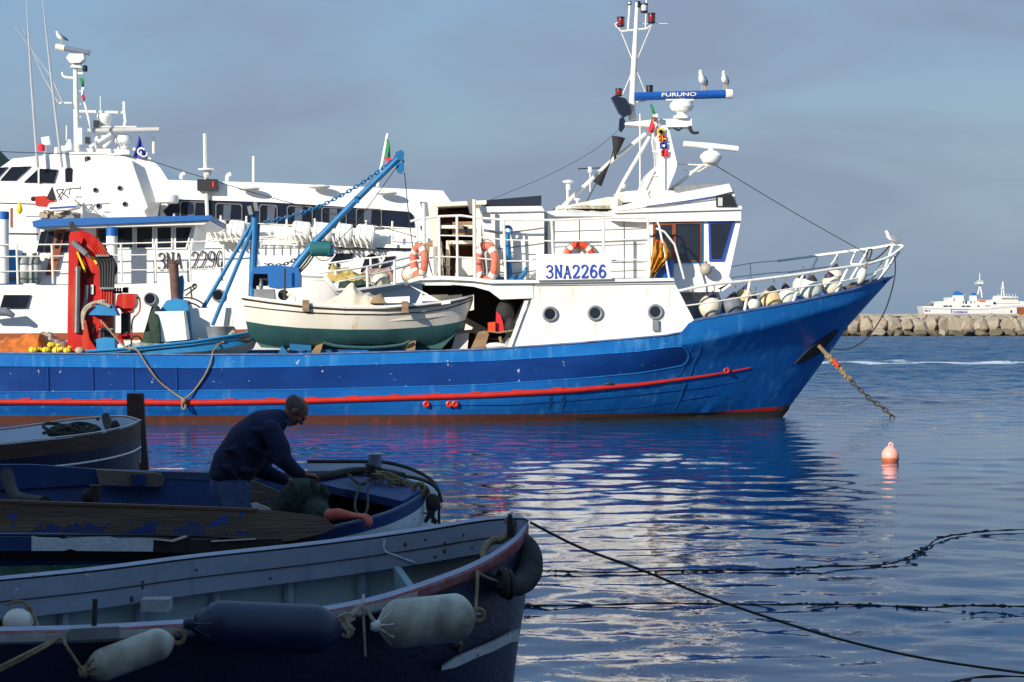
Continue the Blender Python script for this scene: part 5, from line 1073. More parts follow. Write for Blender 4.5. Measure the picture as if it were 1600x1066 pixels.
m = MB(); m.tube(smooth_path(TR.P([(490, 392), (478, 410), (466, 424)], -.7), 4), .03, 6); m.tube(smooth_path(TR.P([(494, 394), (480, 414), (468, 426)], -.7), 4), .025, 6); part('hydraulic_hose', m, 'dark', dr_)
for x, y in ((389, 323), (398, 317)): part('floodlight', MB().poly(TR, [(x-3, y), (x+3, y-2), (x+6, y+12), (x, y+13)], -.8, -.7), 'greysteel', dr_)
m = MB(); m.poly(TR, [(392, 426), (398, 417), (430, 414), (466, 418), (469, 430), (469, 448), (432, 451), (420, 449), (418, 428), (396, 428), (394, 448), (391, 448)], -1.1, -.1)
gc = top('machinery_cover', m, mat('cover_blue', (20, 96, 164), .5, col2=(16, 78, 138), amt=.5, scale=2), 'bent blue metal cover over the winch engine under the derrick', 'machine cover')
m = MB(); m.rect(TR, 394, 428, 419, 447, -.9, -.8); part('engine_recess', m, 'dark', gc); m = MB(); m.lathe(TR.p(408, 452, -1.0), [(.04, 0), (.06, .1), (.03, .2), (.05, .25)], 10); part('valve', m, 'steel', gc)
m = MB(); m.poly(TR, [(397, 452), (428, 452), (430, 470), (396, 470)], -1.4, -.9); part('grey_engine_box', m, 'greysteel', tw)
m = MB(); m.lathe(TR.p(443, 461, -1.1)-TR.n*.1, [(.13, 0), (.13, .2)], 16, TR.n); m.tube(TR.P([(445, 420), (445, 470)], -1.3), .025, 6); part('pulley', m, 'dark', tw)
m = MB(); m.tube(smooth_path(TR.P([(449, 462), (455, 458), (460, 466), (461, 475)], -1.3), 4), .04, 6); part('curved_pipe', m, 'cream', tw)
# ================================================================== white boat behind
wb2 = thing('white_fishing_boat', 'white fishing boat with blue edged roof and number 3NA 2290, lying behind the trawler', 'fishing boat', WB.pz(300, 0, 0))
BB = 2.7
HT = [(-140, 449), (0, 447), (200, 444), (400, 437), (470, 430), (512, 431), (520, 453), (560, 453), (633, 443), (668, 436)]
HB = [(-140, 523), (0, 521), (200, 520), (400, 514), (500, 505), (560, 498), (600, 492), (645, 484)]
HW = [(-140, 632), (0, 632), (400, 630), (560, 626), (615, 620)]
rows = []
for pl, B, e in ((HT, BB, 170), (HB, BB-.1, 190), ([(x, y+12) for x, y in HB[:-1]]+[(640, 497)], BB-.12, 200), (HW, BB-.5, 300)):
    x1 = pl[-1][0]; rows.append([WB.p(-140+(x1+140)*i/90, interp(pl, -140+(x1+140)*i/90), -B*gfun((x1-(-140+(x1+140)*i/90))/e, .7)) for i in range(91)])
m = MB(); fr_ = [[WB.mir(q) for q in r] for r in rows]
for rr_ in (rows, fr_): m.grid(rr_[:2], mi=0); m.grid(rr_[1:3], mi=1); m.grid(rr_[2:], mi=0)
m.grid([[r[0] for r in rows], [r[0] for r in fr_]], mi=0)
part('hull', m, ['white2', 'brownstripe'], wb2)
part('deck', MB().grid([[q-V((0, 0, .12)) for q in rows[0]], [q-V((0, 0, .12)) for q in fr_[0]]]), mat('deck_blue_grey', (110, 122, 150), .6), wb2)
part('white_bulwark_rim', MB().tube([q for q in rows[0][60:]], .05, 6), 'white', wb2)
for x, y in ((234.5, 467), (341, 461.5)): porthole(wb2, WB, x, y, -2.72, .15)
part('hull_window', MB().poly(WB, [(0, 481), (6, 461), (47.5, 461), (40, 481)], -2.73, -2.69), 'glass', wb2)
cab = MB(); cab.poly(WB, [(72, 350), (306, 346), (299, 392), (390, 396), (405, 440), (56, 445), (58, 400)], -1.8, 1.8); part('cabin', cab, 'white2', wb2)
m = MB(); m.poly(WB, [(50, 346), (66, 342), (330, 336.5), (330, 344), (52, 355)], -2.5, 2.5); part('roof', m, 'roofblue', wb2)
part('roof_soffit', MB().poly(WB, [(56, 355), (328, 345), (318, 351), (62, 358)], -2.4, 2.4), 'white', wb2)
for x0, x1, x2, x3 in ((182, 209, 209, 182), (212, 240, 240, 212), (244, 269.5, 269.5, 244), (273, 302, 292, 273)):
    window(wb2, WB, [(x0, 353.5), (x1, 353), (x2, 389), (x3, 389.5)], -1.81, 'white2', .035)
window(wb2, WB, [(151, 356), (178, 355), (178, 396), (151, 397)], -1.81, 'wood', .05, name='cabin_door')
for x in (62, 74, 100): part('side_pane', MB().poly(WB, [(x+2, 362), (x+11, 361), (x+5, 393), (x-5, 394)], -1.86, -1.81), 'glass', wb2)
m = MB(); m.poly(WB, [(88, 360), (102, 359), (86, 429), (71, 430)], -1.9, -1.82); wd = part('slanted_wooden_door', m, 'wood', wb2); part('pane', MB().poly(WB, [(91, 365), (97, 365), (91, 388), (85, 388)], -1.92, -1.9), 'glass', wd)
part('lettering', lettering(MB(), WB, '3NA 2290', 246, 396, 350, 422, -1.83, 2.1, gap=.06, yr=-4), 'letterblk', wb2)
def bluepost(x0, y0, x1, ysplit, y1, w, v=-2.45):
    m = MB(); m.tube(WB.P([((x0+x1)/2, y0), ((x0+x1)/2, y1)], v), w, 14, mi=0); p_ = part('roof_post', m, 'white2', wb2)
    part('post_cap', MB().lathe(WB.p((x0+x1)/2, ysplit, v), [(w*1.03, 0), (w*1.05, (ysplit-y0)*.0172), (w*.9, (ysplit-y0)*.0172+.02)], 16), 'roofblue', p_)
bluepost(0, 332, 10, 343, 443, .15); bluepost(166, 356, 184, 369, 443, .15)
m = MB(); m.tube(WB.P([(-30, 310), (2, 345)], -2.0), .06, 8); part('thin_mast', m, 'letter', wb2)
# railing
R = MB()
def wrl(pts, r, v=-2.62): R.tube(WB.P(pts, v), r, 6)
wrl([(-60, 383), (110, 382), (200, 380.5), (330, 377), (400, 371), (480, 366)], .02); wrl([(-60, 402), (110, 400), (243, 398)], .016); wrl([(-60, 425), (110, 423), (300, 421), (420, 414)], .016)
for x in (27, 82, 190, 243, 297, 350): wrl([(x-1, 382), (x+1, 445-.02*x)], .03)
part('railing', R, 'whiterail', wb2); R = MB()
def wv(px, s=-1): return s*(2.6*gfun((690-px)/190, .8))
def wbr(pts, r, s=-1): R.tube(smooth_path([WB.p(x, y, wv(x, s)) for x, y in pts], 4), r, 7)
wbr([(468, 431), (520, 424), (573, 417), (640, 402), (684, 391)], .03); wbr([(484, 447), (530, 440), (573, 431), (620, 420), (660, 409)], .022); wbr([(510, 412), (560, 405), (590, 402), (650, 394)], .024, 1)
for x, y0, y1 in ((573.5, 417, 450), (616, 407, 445), (524, 423, 430)): R.tube([WB.p(x, y0, wv(x)), WB.p(x+1, y1, wv(x))], .04, 7)
for x, y0, y1 in ((579, 404, 447), (524, 410, 424), (643, 395, 408)): R.tube([WB.p(x, y0, wv(x, 1)), WB.p(x+1, y1, wv(x, 1))], .035, 7)
part('bow_railing', R, 'whiterail', wb2)
m = MB(); m.poly(WB, [(-60, 391), (25, 390), (26, 444), (-60, 445)], -2.2, -1.2); bx = part('blue_locker', m, mat('locker_blue', (64, 140, 204), .5), wb2); part('wood_strip', MB().rect(WB, -60, 432, 25, 436.5, -2.24, -2.2), 'oldwood', bx)
for x in (38, 54):
    c = WB.p(x, 443, -2.1); t = thing('gas_cylinder', ('left' if x < 40 else 'right')+' one of two grey gas cylinders on the white boat deck', 'gas cylinder', c, 'gas cylinders on the white boat')
    part('body', MB().lathe(c, [(.15, 0), (.17, .06), (.17, .6), (.13, .7), (.06, .75), (.06, .82)], 18), 'tank', t); part('band', MB().lathe(c, [(.172, .34), (.174, .36), (.174, .48), (.172, .5)], 18), 'tape', t)
part('searchlight', MB().tube(WB.P([(-30, 489), (10, 487), (22, 494)], -3.1), [.08, .12, .06], 10), 'fenderg', wb2)
# bow gear on the white boat
m = heap(WB, [(510, 428), (520, 418), (545, 424), (560, 430), (578, 438)], 440, -1.7, -.6, 3, .13, 34, 14); top('yellow_net', m, 'netyel', 'yellow net bundle on the bow of the white fishing boat', 'fishing net')
m = heap(WB, [(528, 444), (545, 436), (565, 436), (582, 448)], 454, -1.9, -.8, 6, .1, 30, 12); top('green_net', m, 'netgreen', 'dark green net under the yellow bundle on the white boat bow', 'fishing net')
m = MB(); rg = random.Random(2)
for k in range(5): m.torus(WB.p(552+k*2, 440+k, -2.0), .16+.02*k, .017, (rg.uniform(-.5, .5), 1, rg.uniform(-.4, .4)), 20, 5, 1.2, 1)
top('turquoise_rope_coil', m, mat('turquoise_rope', (92, 170, 182), .8), 'turquoise rope coil hanging on the green net', 'rope')
m = heap(WB, [(560, 430), (575, 423), (600, 420), (616, 418)], 440, -.6, .4, 8, .08, 26, 12); top('pinkish_net', m, mat('pinkish_net', (176, 140, 122), .95, amt=.6, bump=.8), 'faded pinkish net between the two cream buoys', 'fishing net')
for x, y, r, lab in ((594, 440, 16, 'left cream buoy behind the white boat bow rail'), (642, 428, 15, 'right cream buoy beside the edge-on lifebuoy')):
    c = WB.p(x, y, wv(x)+.5); t = thing('buoy_fender', lab, 'fender', c-V((0, 0, .26)), 'cream buoys on the white boat'); part('body', MB().ell3(c, (r*.0185, r*.0185, r*.0155)), 'fender', t); part('net_cover', MB().torus(c, r*.0187, .015, (.5, 1, .2), 24, 5).torus(c, r*.0187, .015, (-.6, 1, .3), 24, 5), 'netgrey', t)
# ================================================================== passenger vessel
pv = thing('passenger_vessel', 'large white passenger ferry with a long dark window band, moored farthest left behind', 'passenger ship', PF.pz(300, 0, 0))
m = MB(); m.poly(PF, [(250, 281), (430, 286), (560, 292), (692, 298), (704, 315), (720, 470), (300, 470), (240, 330)], -3.2, 3.2); part('main_cabin', m, 'white2', pv)
m = MB(); m.poly(PF, [(-80, 278), (0, 262), (20, 248), (60, 244), (118, 237), (180, 240), (250, 262), (262, 281), (300, 360), (300, 470), (-80, 470)], -3.0, 3.0); part('bridge_house', m, 'white2', pv)
m = MB(); m.poly(PF, [(-160, 380), (700, 372), (706, 450), (690, 620), (-160, 630)], -3.6, 3.6); part('hull', m, 'white2', pv)
m = MB(); m.poly(PF, [(178, 253), (252, 261), (262, 281), (205, 283), (192, 262)], -2.2, 2.2); m.poly(PF, [(115, 262), (150, 246), (205, 250), (222, 300), (240, 350), (130, 350), (126, 290)], -3.4, -2.6); part('mast_fairing', m, 'white', pv)
m = MB(); m.tube(PF.P([(214, 251), (236, 253), (262, 280)], -2.3), .09, 8); m.poly(PF, [(184, 252), (236, 253), (263, 281), (258, 281), (233, 257), (188, 256)], -2.4, -2.2); part('windscreen_frame', m, 'white', pv)
m = MB(); m.poly(PF, [(189, 256), (233, 257), (257, 279), (198, 277)], -2.38, -2.2); w_ = part('flybridge_windscreen', m, mat('grey_glass', (120, 128, 146), .1), pv); part('mullion', MB().rect(PF, 205, 256, 207, 278, -2.42, -2.38), 'white', w_)
WBAND = [(290, 312), (420, 316), (520, 322), (640, 331), (646, 337), (648, 357), (560, 356), (450, 352), (300, 348), (262, 340), (255, 330), (272, 313)]
part('window_band', MB().poly(PF, WBAND, -3.24, -3.2), 'windband', pv)
for x0, x1, y0, y1 in ((281, 324, 314, 340), (336.5, 379, 317, 345), (405, 434, 319, 350), (448, 489, 321, 353), (502, 542, 323, 355), (556, 597, 325, 357)):
    dy = 1.5; P = [(x0+3, y0), (x1-3, y0+dy), (x1, y0+dy+3), (x1, y1), (x0, y1), (x0, y0+3)]
    O = PF.P(P, -3.25); f = part('cabin_window', MB().ring(O, insetd(O, .035), -PF.n*.03), 'steel', pv); part('pane', MB().prism([q-PF.n*.003 for q in insetd(O, .034)], -PF.n*.005), 'glass', f)
    part('curtain', MB().poly(PF, [(x0+13, y0+3), (x0+25, y0+3.4), (x0+23, y1-1), (x0+12, y1-1)], -3.263, -3.259), mat('curtain_grey', (74, 82, 98), .8), f)
P = PF
m = MB(); m.poly(PF, [(-80, 276), (0, 262), (12, 261), (-6, 280), (-80, 286)], -3.05, -3.0); m.poly(PF, [(18, 261), (48, 260), (24, 282), (0, 282)], -3.05, -3.0); part('bridge_window', m, 'glass', pv)
m = MB(); m.poly(PF, [(37, 285), (60, 263.5), (90, 265), (84, 286)], -3.05, -3.0); part('bridge_window', m, 'glass', pv); part('mullion', MB().rect(PF, 59, 263, 61.5, 286, -3.08, -3.05), 'white', pv)
m = MB(); m.poly(PF, [(101.5, 265), (104, 262.5), (112, 262.5), (114, 265), (113, 285), (102, 285)], -3.46, -3.4); part('door_window', m, 'glass', pv)
for x, y in ((149, 297), (187, 294), (154, 322), (195, 319)): porthole(pv, PF, x, y, -3.43, .07)
for pts in (([(516, 409), (526, 396), (552, 396), (548, 406), (512, 413)]), ([(598, 409), (603, 402), (617.5, 400), (611, 411)]), ([(516, 413), (530, 412), (528, 420), (512, 420)]), ([(592, 421), (597, 413), (611, 411), (605, 422)]), ([(630, 418), (640, 411), (652, 412), (648, 421)]), ([(640, 399), (650, 396), (654, 404), (640, 405)])): part('hull_window', MB().poly(PF, pts, -3.66, -3.6), 'glass', pv)
m = MB(); m.poly(PF, [(563, 425), (570, 404), (575, 398), (582, 396.5), (588, 399), (590, 406), (590, 425)], -3.66, -3.6); part('arched_doorway', m, 'glass', pv)
m = MB(); m.poly(PF, [(528, 386), (690, 389), (690, 391.4), (528, 388)], -3.7, -3.6); part('rubbing_line', m, 'lampblk', pv); m = MB(); m.poly(PF, [(480, 379), (700, 384), (700, 389), (480, 385)], -3.8, -3.6); part('deck_edge', m, 'white', pv)
def raft(x0, x1, y, r, lab):
    a = PF.p(x0, y, -3.9); b_ = PF.p(x1, y+3, -3.9); ax = (b_-a); L = ax.length
    t = thing('liferaft_canister', lab, 'liferaft', a-V((0, 0, r)), 'white liferaft canisters on the passenger ship')
    prof = [(r*.3, -.06), (r*.8, -.03)]; n = 4
    for k in range(n):
        s_ = L*k/n; prof += [(r*(.97 if k == 0 else 1), s_+.02)]
    prof += [(r, L-.03), (r*.8, L), (r*.3, L+.03)]
    part('shell', MB().lathe(a, prof, 20, ax), 'white2', t); m = MB()
    for s_ in (.15, .5, .85): q = a.lerp(b_, s_); m.tube([q+V((-.2, -.35, -.1)), q+V((-.1, -.35, -r-.08)), q+V((.15, .3, -r-.08))], .025, 6); m.torus(q, r*1.01, .014, ax, 20, 5)
    part('cradle', m, 'whiterail', t)
raft(328, 352, 356.5, .3, 'liferaft canister left of all, beside the blue derrick post'); raft(359, 383, 358, .3, 'second liferaft canister from the left, touching the derrick legs'); raft(458, 484, 360.5, .32, 'third liferaft canister, left half of the middle pair'); raft(491, 517, 362, .32, 'fourth liferaft canister, next to the slanting blue boom'); raft(527, 550, 364, .32, 'fifth liferaft canister, just right of the blue boom'); raft(558, 585, 365.5, .32, 'rightmost liferaft canister, on the passenger ship side')
R = MB()
def prl(pts, r, v=-4.0): R.tube(PF.P(pts, v), r, 6)
for x in (272, 345, 385, 448, 492, 530, 572, 613, 652): prl([(x, 334+.034*(x-272)), (x, 372+.03*(x-272))], .035)
prl([(586, 354), (670, 359)], .025); prl([(586, 366), (670, 371)], .02); prl([(384, 349), (456, 352)], .02); prl([(384, 361), (456, 364)], .02); prl([(240, 378), (480, 376)], .02)
for i in range(10): prl([(395+i*13, 372), (395+i*13, 388)], .02)
prl([(390, 372), (520, 376)], .02); prl([(320, 361), (330, 374), (390, 374)], .03); prl([(320, 209), (321, 266), (324, 340)], .06, -3.3); prl([(396, 244), (396, 284)], .045, -1); prl([(319, 209), (319, 235)], .03, -3.3)
part('railing', R, 'whiterail', pv)
m = MB(); m.lathe(PF.p(326, 274, -3.3), [(.05, 0), (.1, .05), (.1, .14), (.33, .16), (.33, .2), (.05, .22)], 16); part('antenna_dish', m, 'white2', pv)
for x, y in ((250, 278), (322, 279)): part('vent_stack', MB().tube(smooth_path(PF.P([(x+33, y+4), (x+34, y-4), (x+39, y-7)], -2), 3), .07, 8), 'white', pv)
part('display_box', MB().rect(PF, 308, 280, 340, 298, -3.5, -3.25), 'lampblk', pv); part('display_digit', MB().rect(PF, 332, 284, 334, 292, -3.53, -3.5), mat('led_red', (220, 30, 40), .5, emit=(220, 30, 40)), pv)
for x, y in ((375, 295), (485, 292), (590, 302)): m = MB(); m.ell3(PF.p(x+14, y, -3.5), (.35, .25, .07)); part('roof_fitting', m, 'tape', pv)
c = PF.p(263, 318, -3.6); part('radome', MB().lathe(c, [(.28, 0), (.33, .03), (.33, .22), (.3, .26), (.05, .27)], 20), 'white2', pv); m = MB(); m.tube(PF.P([(249, 319), (249, 337)], -3.6), .03, 6); m.poly(PF, [(225, 330), (238, 316), (250, 316), (246, 340), (230, 340)], -3.7, -3.3); part('radome_bracket', m, 'greysteel', pv)
# mast and aerials
mp_ = part('mast', MB().tube(PF.P([(120.5, 243), (119, 170), (118, 106)], -1), [.1, .085, .075], 10), 'whiterail', pv)
m = MB(); m.tube(smooth_path(PF.P([(119, 122), (103, 121), (98, 117), (98, 113)], -1), 3), .04, 7); m.tube(PF.P([(119, 115), (130, 115)], -1), .04, 7); m.poly(PF, [(109, 105), (113, 101), (125, 103), (128, 106)], -1.2, -.8); m.tube(PF.P([(116, 161), (92, 161)], -1), .03, 6)
for y in (143, 163, 183): part('rung', MB().tube(PF.P([(119, y), (127, y)], -1), .02, 5), 'whiterail', mp_)
part('crossarm', m, 'whiterail', mp_)
m = MB(); m.tube(PF.P([(88, 73), (140, 83)], -1.2), .085, 10); part('radar_scanner', m, mat('radar_grey', (110, 118, 132), .4), mp_); m = MB(); m.poly(PF, [(103, 90), (108, 84), (130, 84), (131, 92), (124, 98), (109, 98)], -1.3, -.8); m.lathe(PF.p(117, 103, -1), [(.08, 0), (.1, .05), (.1, .15)], 10); part('radar_pedestal', m, 'white2', mp_)
part('radar_end', MB().tube(PF.P([(87, 72.8), (101, 75.5)], -1.2), .1, 10), 'cream', mp_)
m = MB(); m.lathe(PF.p(133, 112, -1), [(.07, 0), (.08, .05), (.08, .16), (.05, .2)], 12); part('navigation_lamp', m, 'lampblk', mp_)
m = MB(); m.tube(PF.P([(98, 160), (80, 120), (22, 40)], -1.4), [.03, .02, .008], 6); m.tube(PF.P([(91, 160), (68, 120), (33, 39)], -1.2), [.03, .02, .008], 6); m.tube(PF.P([(59, 262), (49, 125), (41, -5)], -3.3), [.05, .04, .012], 6); m.tube(PF.P([(97, 262), (80, 118), (66, -5)], -3.2), [.05, .04, .012], 6); part('whip_aerial', m, mat('aerial_grey', (170, 172, 174), .5), pv)
m = MB(); m.poly(PF, [(117, 236), (128, 232), (195, 233), (202, 235), (202, 241), (150, 243), (120, 243)], -1.6, -.8); m.tube(PF.P([(124, 174), (192, 176)], -1.2), .045, 7); m.tube(PF.P([(194, 159), (194, 172), (196, 190), (193, 200)], -1.2), .05, 7); m.poly(PF, [(140, 232), (150, 213), (176, 208), (180, 212), (164, 231)], -1.4, -1.0); m.rect(PF, 150, 197, 213, 199, -1.5, -.8); m.tube(PF.P([(132, 160), (150, 232)], -1.6), .035, 6); m.tube(PF.P([(174, 209), (140, 230)], -1.5), .05, 6); part('mast_platform', m, 'white2', pv)
m = MB(); m.tube(PF.P([(137, 204.5), (249, 202.5)], -1.5), .08, 10); part('radar_scanner', m, mat('radar_bar_grey', (186, 182, 176), .5), pv)
c = PF.p(163.5, 199, -1.2); part('satellite_dome', MB().lathe(c, [(.12, 0), (.18, .04), (.28, .34), (.24, .42), (.05, .46)], 18), 'white2', pv)
c = PF.p(193, 233, -1.2); part('satellite_dome', MB().lathe(c, [(.2, 0), (.2, .05), (.1, .1), (.12, .14), (.27, .2), (.3, .3), (.26, .42), (.1, .48)], 18), 'white2', pv)
m = MB(); m.poly(PF, [(64, 215), (76, 213), (78, 225), (66, 227)], -2, -1.7); m.tube(PF.P([(71, 226), (70, 244)], -1.8), .04, 6); m.lathe(PF.p(109, 235, -2), [(.14, 0), (.14, .14), (.05, .34)], 14); m.rect(PF, 95, 228, 103, 236, -2, -1.8); m.lathe(PF.p(88, 240, -2), [(.08, 0), (.05, .2)], 10); m.rect(PF, 122, 200, 128, 225, -1.3, -1); part('roof_instruments', m, 'white2', pv)
part('red_lamp', MB().lathe(PF.p(64.5, 236, -2), [(.1, 0), (.12, .06), (.1, .2), (.04, .22)], 14), 'flagr', pv); m = MB(); m.lathe(PF.p(137, 253, -3.2), [(.1, 0), (.1, .14), (.05, .17)], 10); m.rect(PF, 133, 214, 139, 224, -1.6, -1.3); m.rect(PF, 146, 188, 153, 199, -1.6, -1.4); part('horn_lamp', m, 'lampblk', pv)
m = MB(); m.tube(PF.P([(208, 232), (236, 250)], -2.4), .05, 6); m.tube(PF.P([(240, 213), (240, 240)], -1), .05, 7); m.tube(PF.P([(104, 196), (104, 220)], -1.5), .02, 5); m.tube(PF.P([(157, 150), (157, 172)], -1.2), .015, 5); part('flag_staff', m, 'whiterail', pv)
fl = top('company_pennant', MB().grid([[PF.p(217.5+(208-217.5)*t/6+(231-217.5-(208-217.5))*s_/8*t/6, 212+t/6*(34+2*s_/8), -2.5+.06*math.sin(s_*1.1+t)) for s_ in range(9)] for t in range(7)]), 'pennant', 'triangular violet blue company flag above the passenger ship windscreen', 'flag')
m = MB(); m.torus(PF.p(221, 237, -2.62), .11, .03, PF.n, 12, 6, a0=.5, a1=4.6); m.torus(PF.p(225, 240, -2.62), .1, .025, PF.n, 12, 6, a0=2.5, a1=6.6); part('emblem', m, 'flagw', fl)
fl = thing('ensign', 'small green white and red ensign hanging at the passenger ship mast', 'flag', PF.p(129, 158, -1.2)); flag('green_stripe', PF, [(124, 122), (131, 122), (131, 136), (127, 136)], -1.2, 'flagg', fl); flag('white_stripe', PF, [(127, 136), (131, 136), (132, 147), (127, 150)], -1.22, 'flagw', fl); flag('red_stripe', PF, [(127, 150), (132, 147), (132.5, 156), (130, 160)], -1.24, 'flagr', fl)
fl = thing('ensign', 'ensign of green white and red on the slanted staff behind the derrick hook', 'flag', PF.p(600, 290, -1)); part('staff', MB().tube(PF.P([(590, 292), (606, 209)], -1), .05, 7), 'whiterail', fl); flag('green_stripe', PF, [(604, 216), (609, 222), (610, 246), (603, 246)], -1.1, 'flagg', fl); flag('red_stripe', PF, [(602, 246), (611, 246), (611, 256), (603, 254)], -1.1, 'flagr', fl)
# clutter on its side deck at left: red gear, black pennant, white dinghy, yellow float
m = MB(); m.poly(PF, [(54, 307), (70, 306), (86, 311), (84, 318), (72, 323), (56, 322)], -4.2, -3.8); sl = top('rescue_sledge', m, 'red', 'red rescue gear bundle on the passenger ship side', 'rescue gear'); part('black_end', MB().ell3(PF.p(52, 311, -4.1), (.08, .1, .08)), 'dark', sl)
m = MB(); m.poly(PF, [(81.5, 291), (88, 312), (72, 310)], -4.3, -4.25); top('black_pennant', m, 'black', 'black triangular pennant above the red rescue gear', 'pennant')
m = MB(); m.poly(PF, [(74, 322), (78, 317), (110, 315), (120, 318), (118, 324), (104, 328), (80, 329)], -4.8, -3.9); dh = top('tender_boat', m, 'white2', 'small white tender with a blue stripe on the passenger ship side deck', 'boat'); part('blue_stripe', MB().poly(PF, [(77, 324), (118, 321.5), (118, 323.5), (77, 326.5)], -4.83, -4.8), 'letter', dh)
m = MB()
for a, b_ in (((88, 297), (97, 313)), ((100, 296), (90, 310)), ((88, 297), (100, 296)), ((104, 296), (92, 314)), ((104, 296), (127, 294)), ((96, 300), (108, 310)), ((110, 294), (108, 305)), ((118, 308), (128, 308)), ((116, 312), (128, 322)), ((118, 322), (128, 320)), ((112, 334), (118, 338))): m.tube(PF.P([a, b_], -4.2), .018, 5)
part('davit_frame', m, 'dark', pv)
m = MB(); rg = random.Random(12)
for i in range(22): x = rg.uniform(66, 122); y = rg.uniform(330, 342); m.box(PF.p(x, y, -4.0-rg.random()*.4), (rg.uniform(.08, .25), .15, rg.uniform(.06, .2)), rg.random())
part('deck_clutter', m, 'netgrey', pv)
m = MB(); m.lathe(PF.p(30.5, 335, -3.9), [(.02, 0), (.07, .06), (.1, .12), (.09, .2), (.03, .38), (.02, .4)], 14); top('yellow_marker_float', m, 'yellow', 'yellow pear shaped marker float hanging on the passenger ship side', 'float')
m = MB(); m.tube(PF.P([(0, 317.5), (80, 320)], -3.7), .02, 5); m.tube(PF.P([(14, 365.5), (60, 366)], -3.7), .03, 5); part('side_line', m, 'lampblk', pv); m = MB(); m.rect(PF, 16, 325, 20, 356, -3.75, -3.7); part('side_plate', m, 'wood', pv)
wire('long_stay', [(-20, 235), (0, 237), (110, 241), (210, 246), (300, 272), (420, 308), (560, 345), (650, 370)], 'long thin dark cable sloping across the passenger ship', .012, F=Frame(3.5, 57), cat='cable')
# ================================================================== gulls
def gull(c, s, yaw, label, perch=True, crouch=False):
    t = thing('gull', label, 'gull', c, 'gulls perched on the boats'); R_ = Matrix.Rotation(yaw, 3, 'Z')
    def w_(x, y, z): return c+R_ @ V((x*s, y*s, z*s))
    m = MB(); hb = .13 if not crouch else .08
    axis = R_ @ V((1, 0, .35 if not crouch else .1))
    sp = [(-.2, 0, hb+.0, .02), (-.13, 0, hb+.03, .05), (-.05, 0, hb+.06, .075), (.04, 0, hb+.09, .08), (.1, 0, hb+.13, .062), (.13, 0, hb+.19, .04), (.145, 0, hb+.235, .042), (.165, 0, hb+.25, .034), (.185, 0, hb+.25, .016)]
    m.tube([w_(*q[:3]) for q in sp], [q[3]*s for q in sp], 12); body = part('body', m, 'gull', t)
    m = MB()
    for sd2 in (-1, 1):
        rows = []
        for q in sp[0:5]:
            rows.append([w_(q[0]-.03, sd2*q[3]*1.06*math.cos(a), q[2]+q[3]*1.06*math.sin(a)) for a in (-.5, -.1, .3, .7, 1.1)])
        m.grid(rows); rows2 = [[p_+V((0, 0, -.004)) for p_ in r] for r in rows]; m.grid(rows2)
    part('wings', m, 'gullg', t); part('beak', MB().tube([w_(.195, 0, hb+.245), w_(.235, 0, hb+.235)], [.011*s, .003*s], 6), 'beak', t)
    m = MB()
    for sd2 in (-1, 1): m.tube([w_(.0, .025*sd2, hb-.01), w_(.01, .03*sd2, 0)], .007*s, 5)
    part('legs', m, 'beak', t); m = MB(); m.ell(w_(.17, -.034, hb+.255), .006*s, 6); m.ell(w_(.17, .034, hb+.255), .006*s, 6); part('eyes', m, 'lampblk', t)
gull(TR.p(1098.5, 142, -.25), 1.22, -2.0, 'left of two gulls on the blue radar bar, head up, facing forward'); gull(TR.p(1133, 140, -.25), 1.1, -1.9, 'right one of two gulls on the blue radar bar, at its end'); gull(TR.p(1394, 384, .1), .95, PI-.5, 'gull on the tip of the trawler bow railing'); gull(PF.p(96, 69, -1.2), 1.0, -2.6, 'gull above the passenger ship radar bar')
# ================================================================== foreground boats (in the building's shade)
def boatlines(F, near, far, x0, tip, n=70):
    """near, far: lists of (px, py, v); returns matching polylines ending at the tip"""
    def sample(pl):
        P = [F.p(*q) for q in pl]; P = smooth_path(P, 8); return resample2(P, n)
    return sample(near), sample(far)
def resample2(P, n):
    ls = [0]
    for i in range(len(P)-1): ls.append(ls[-1]+(P[i+1]-P[i]).length)
    out = []; j = 0
    for i in range(n):
        t = ls[-1]*i/(n-1)
        while j < len(P)-2 and ls[j+1] < t: j += 1
        out.append(P[j].lerp(P[j+1], min(1, (t-ls[j])/max(1e-9, ls[j+1]-ls[j]))))
    return out
def inward(Pn, Pf, d, dz):
    a = []; b = []
    for p, q in zip(Pn, Pf):
        w_ = q-p; w_.z = 0; L_ = w_.length; k = min(d, L_*.45)
        u = w_.normalized() if L_ > 1e-6 else V((0, 0, 0)); a.append(p+u*k+V((0, 0, dz))); b.append(q-u*k+V((0, 0, dz)))
    return a, b
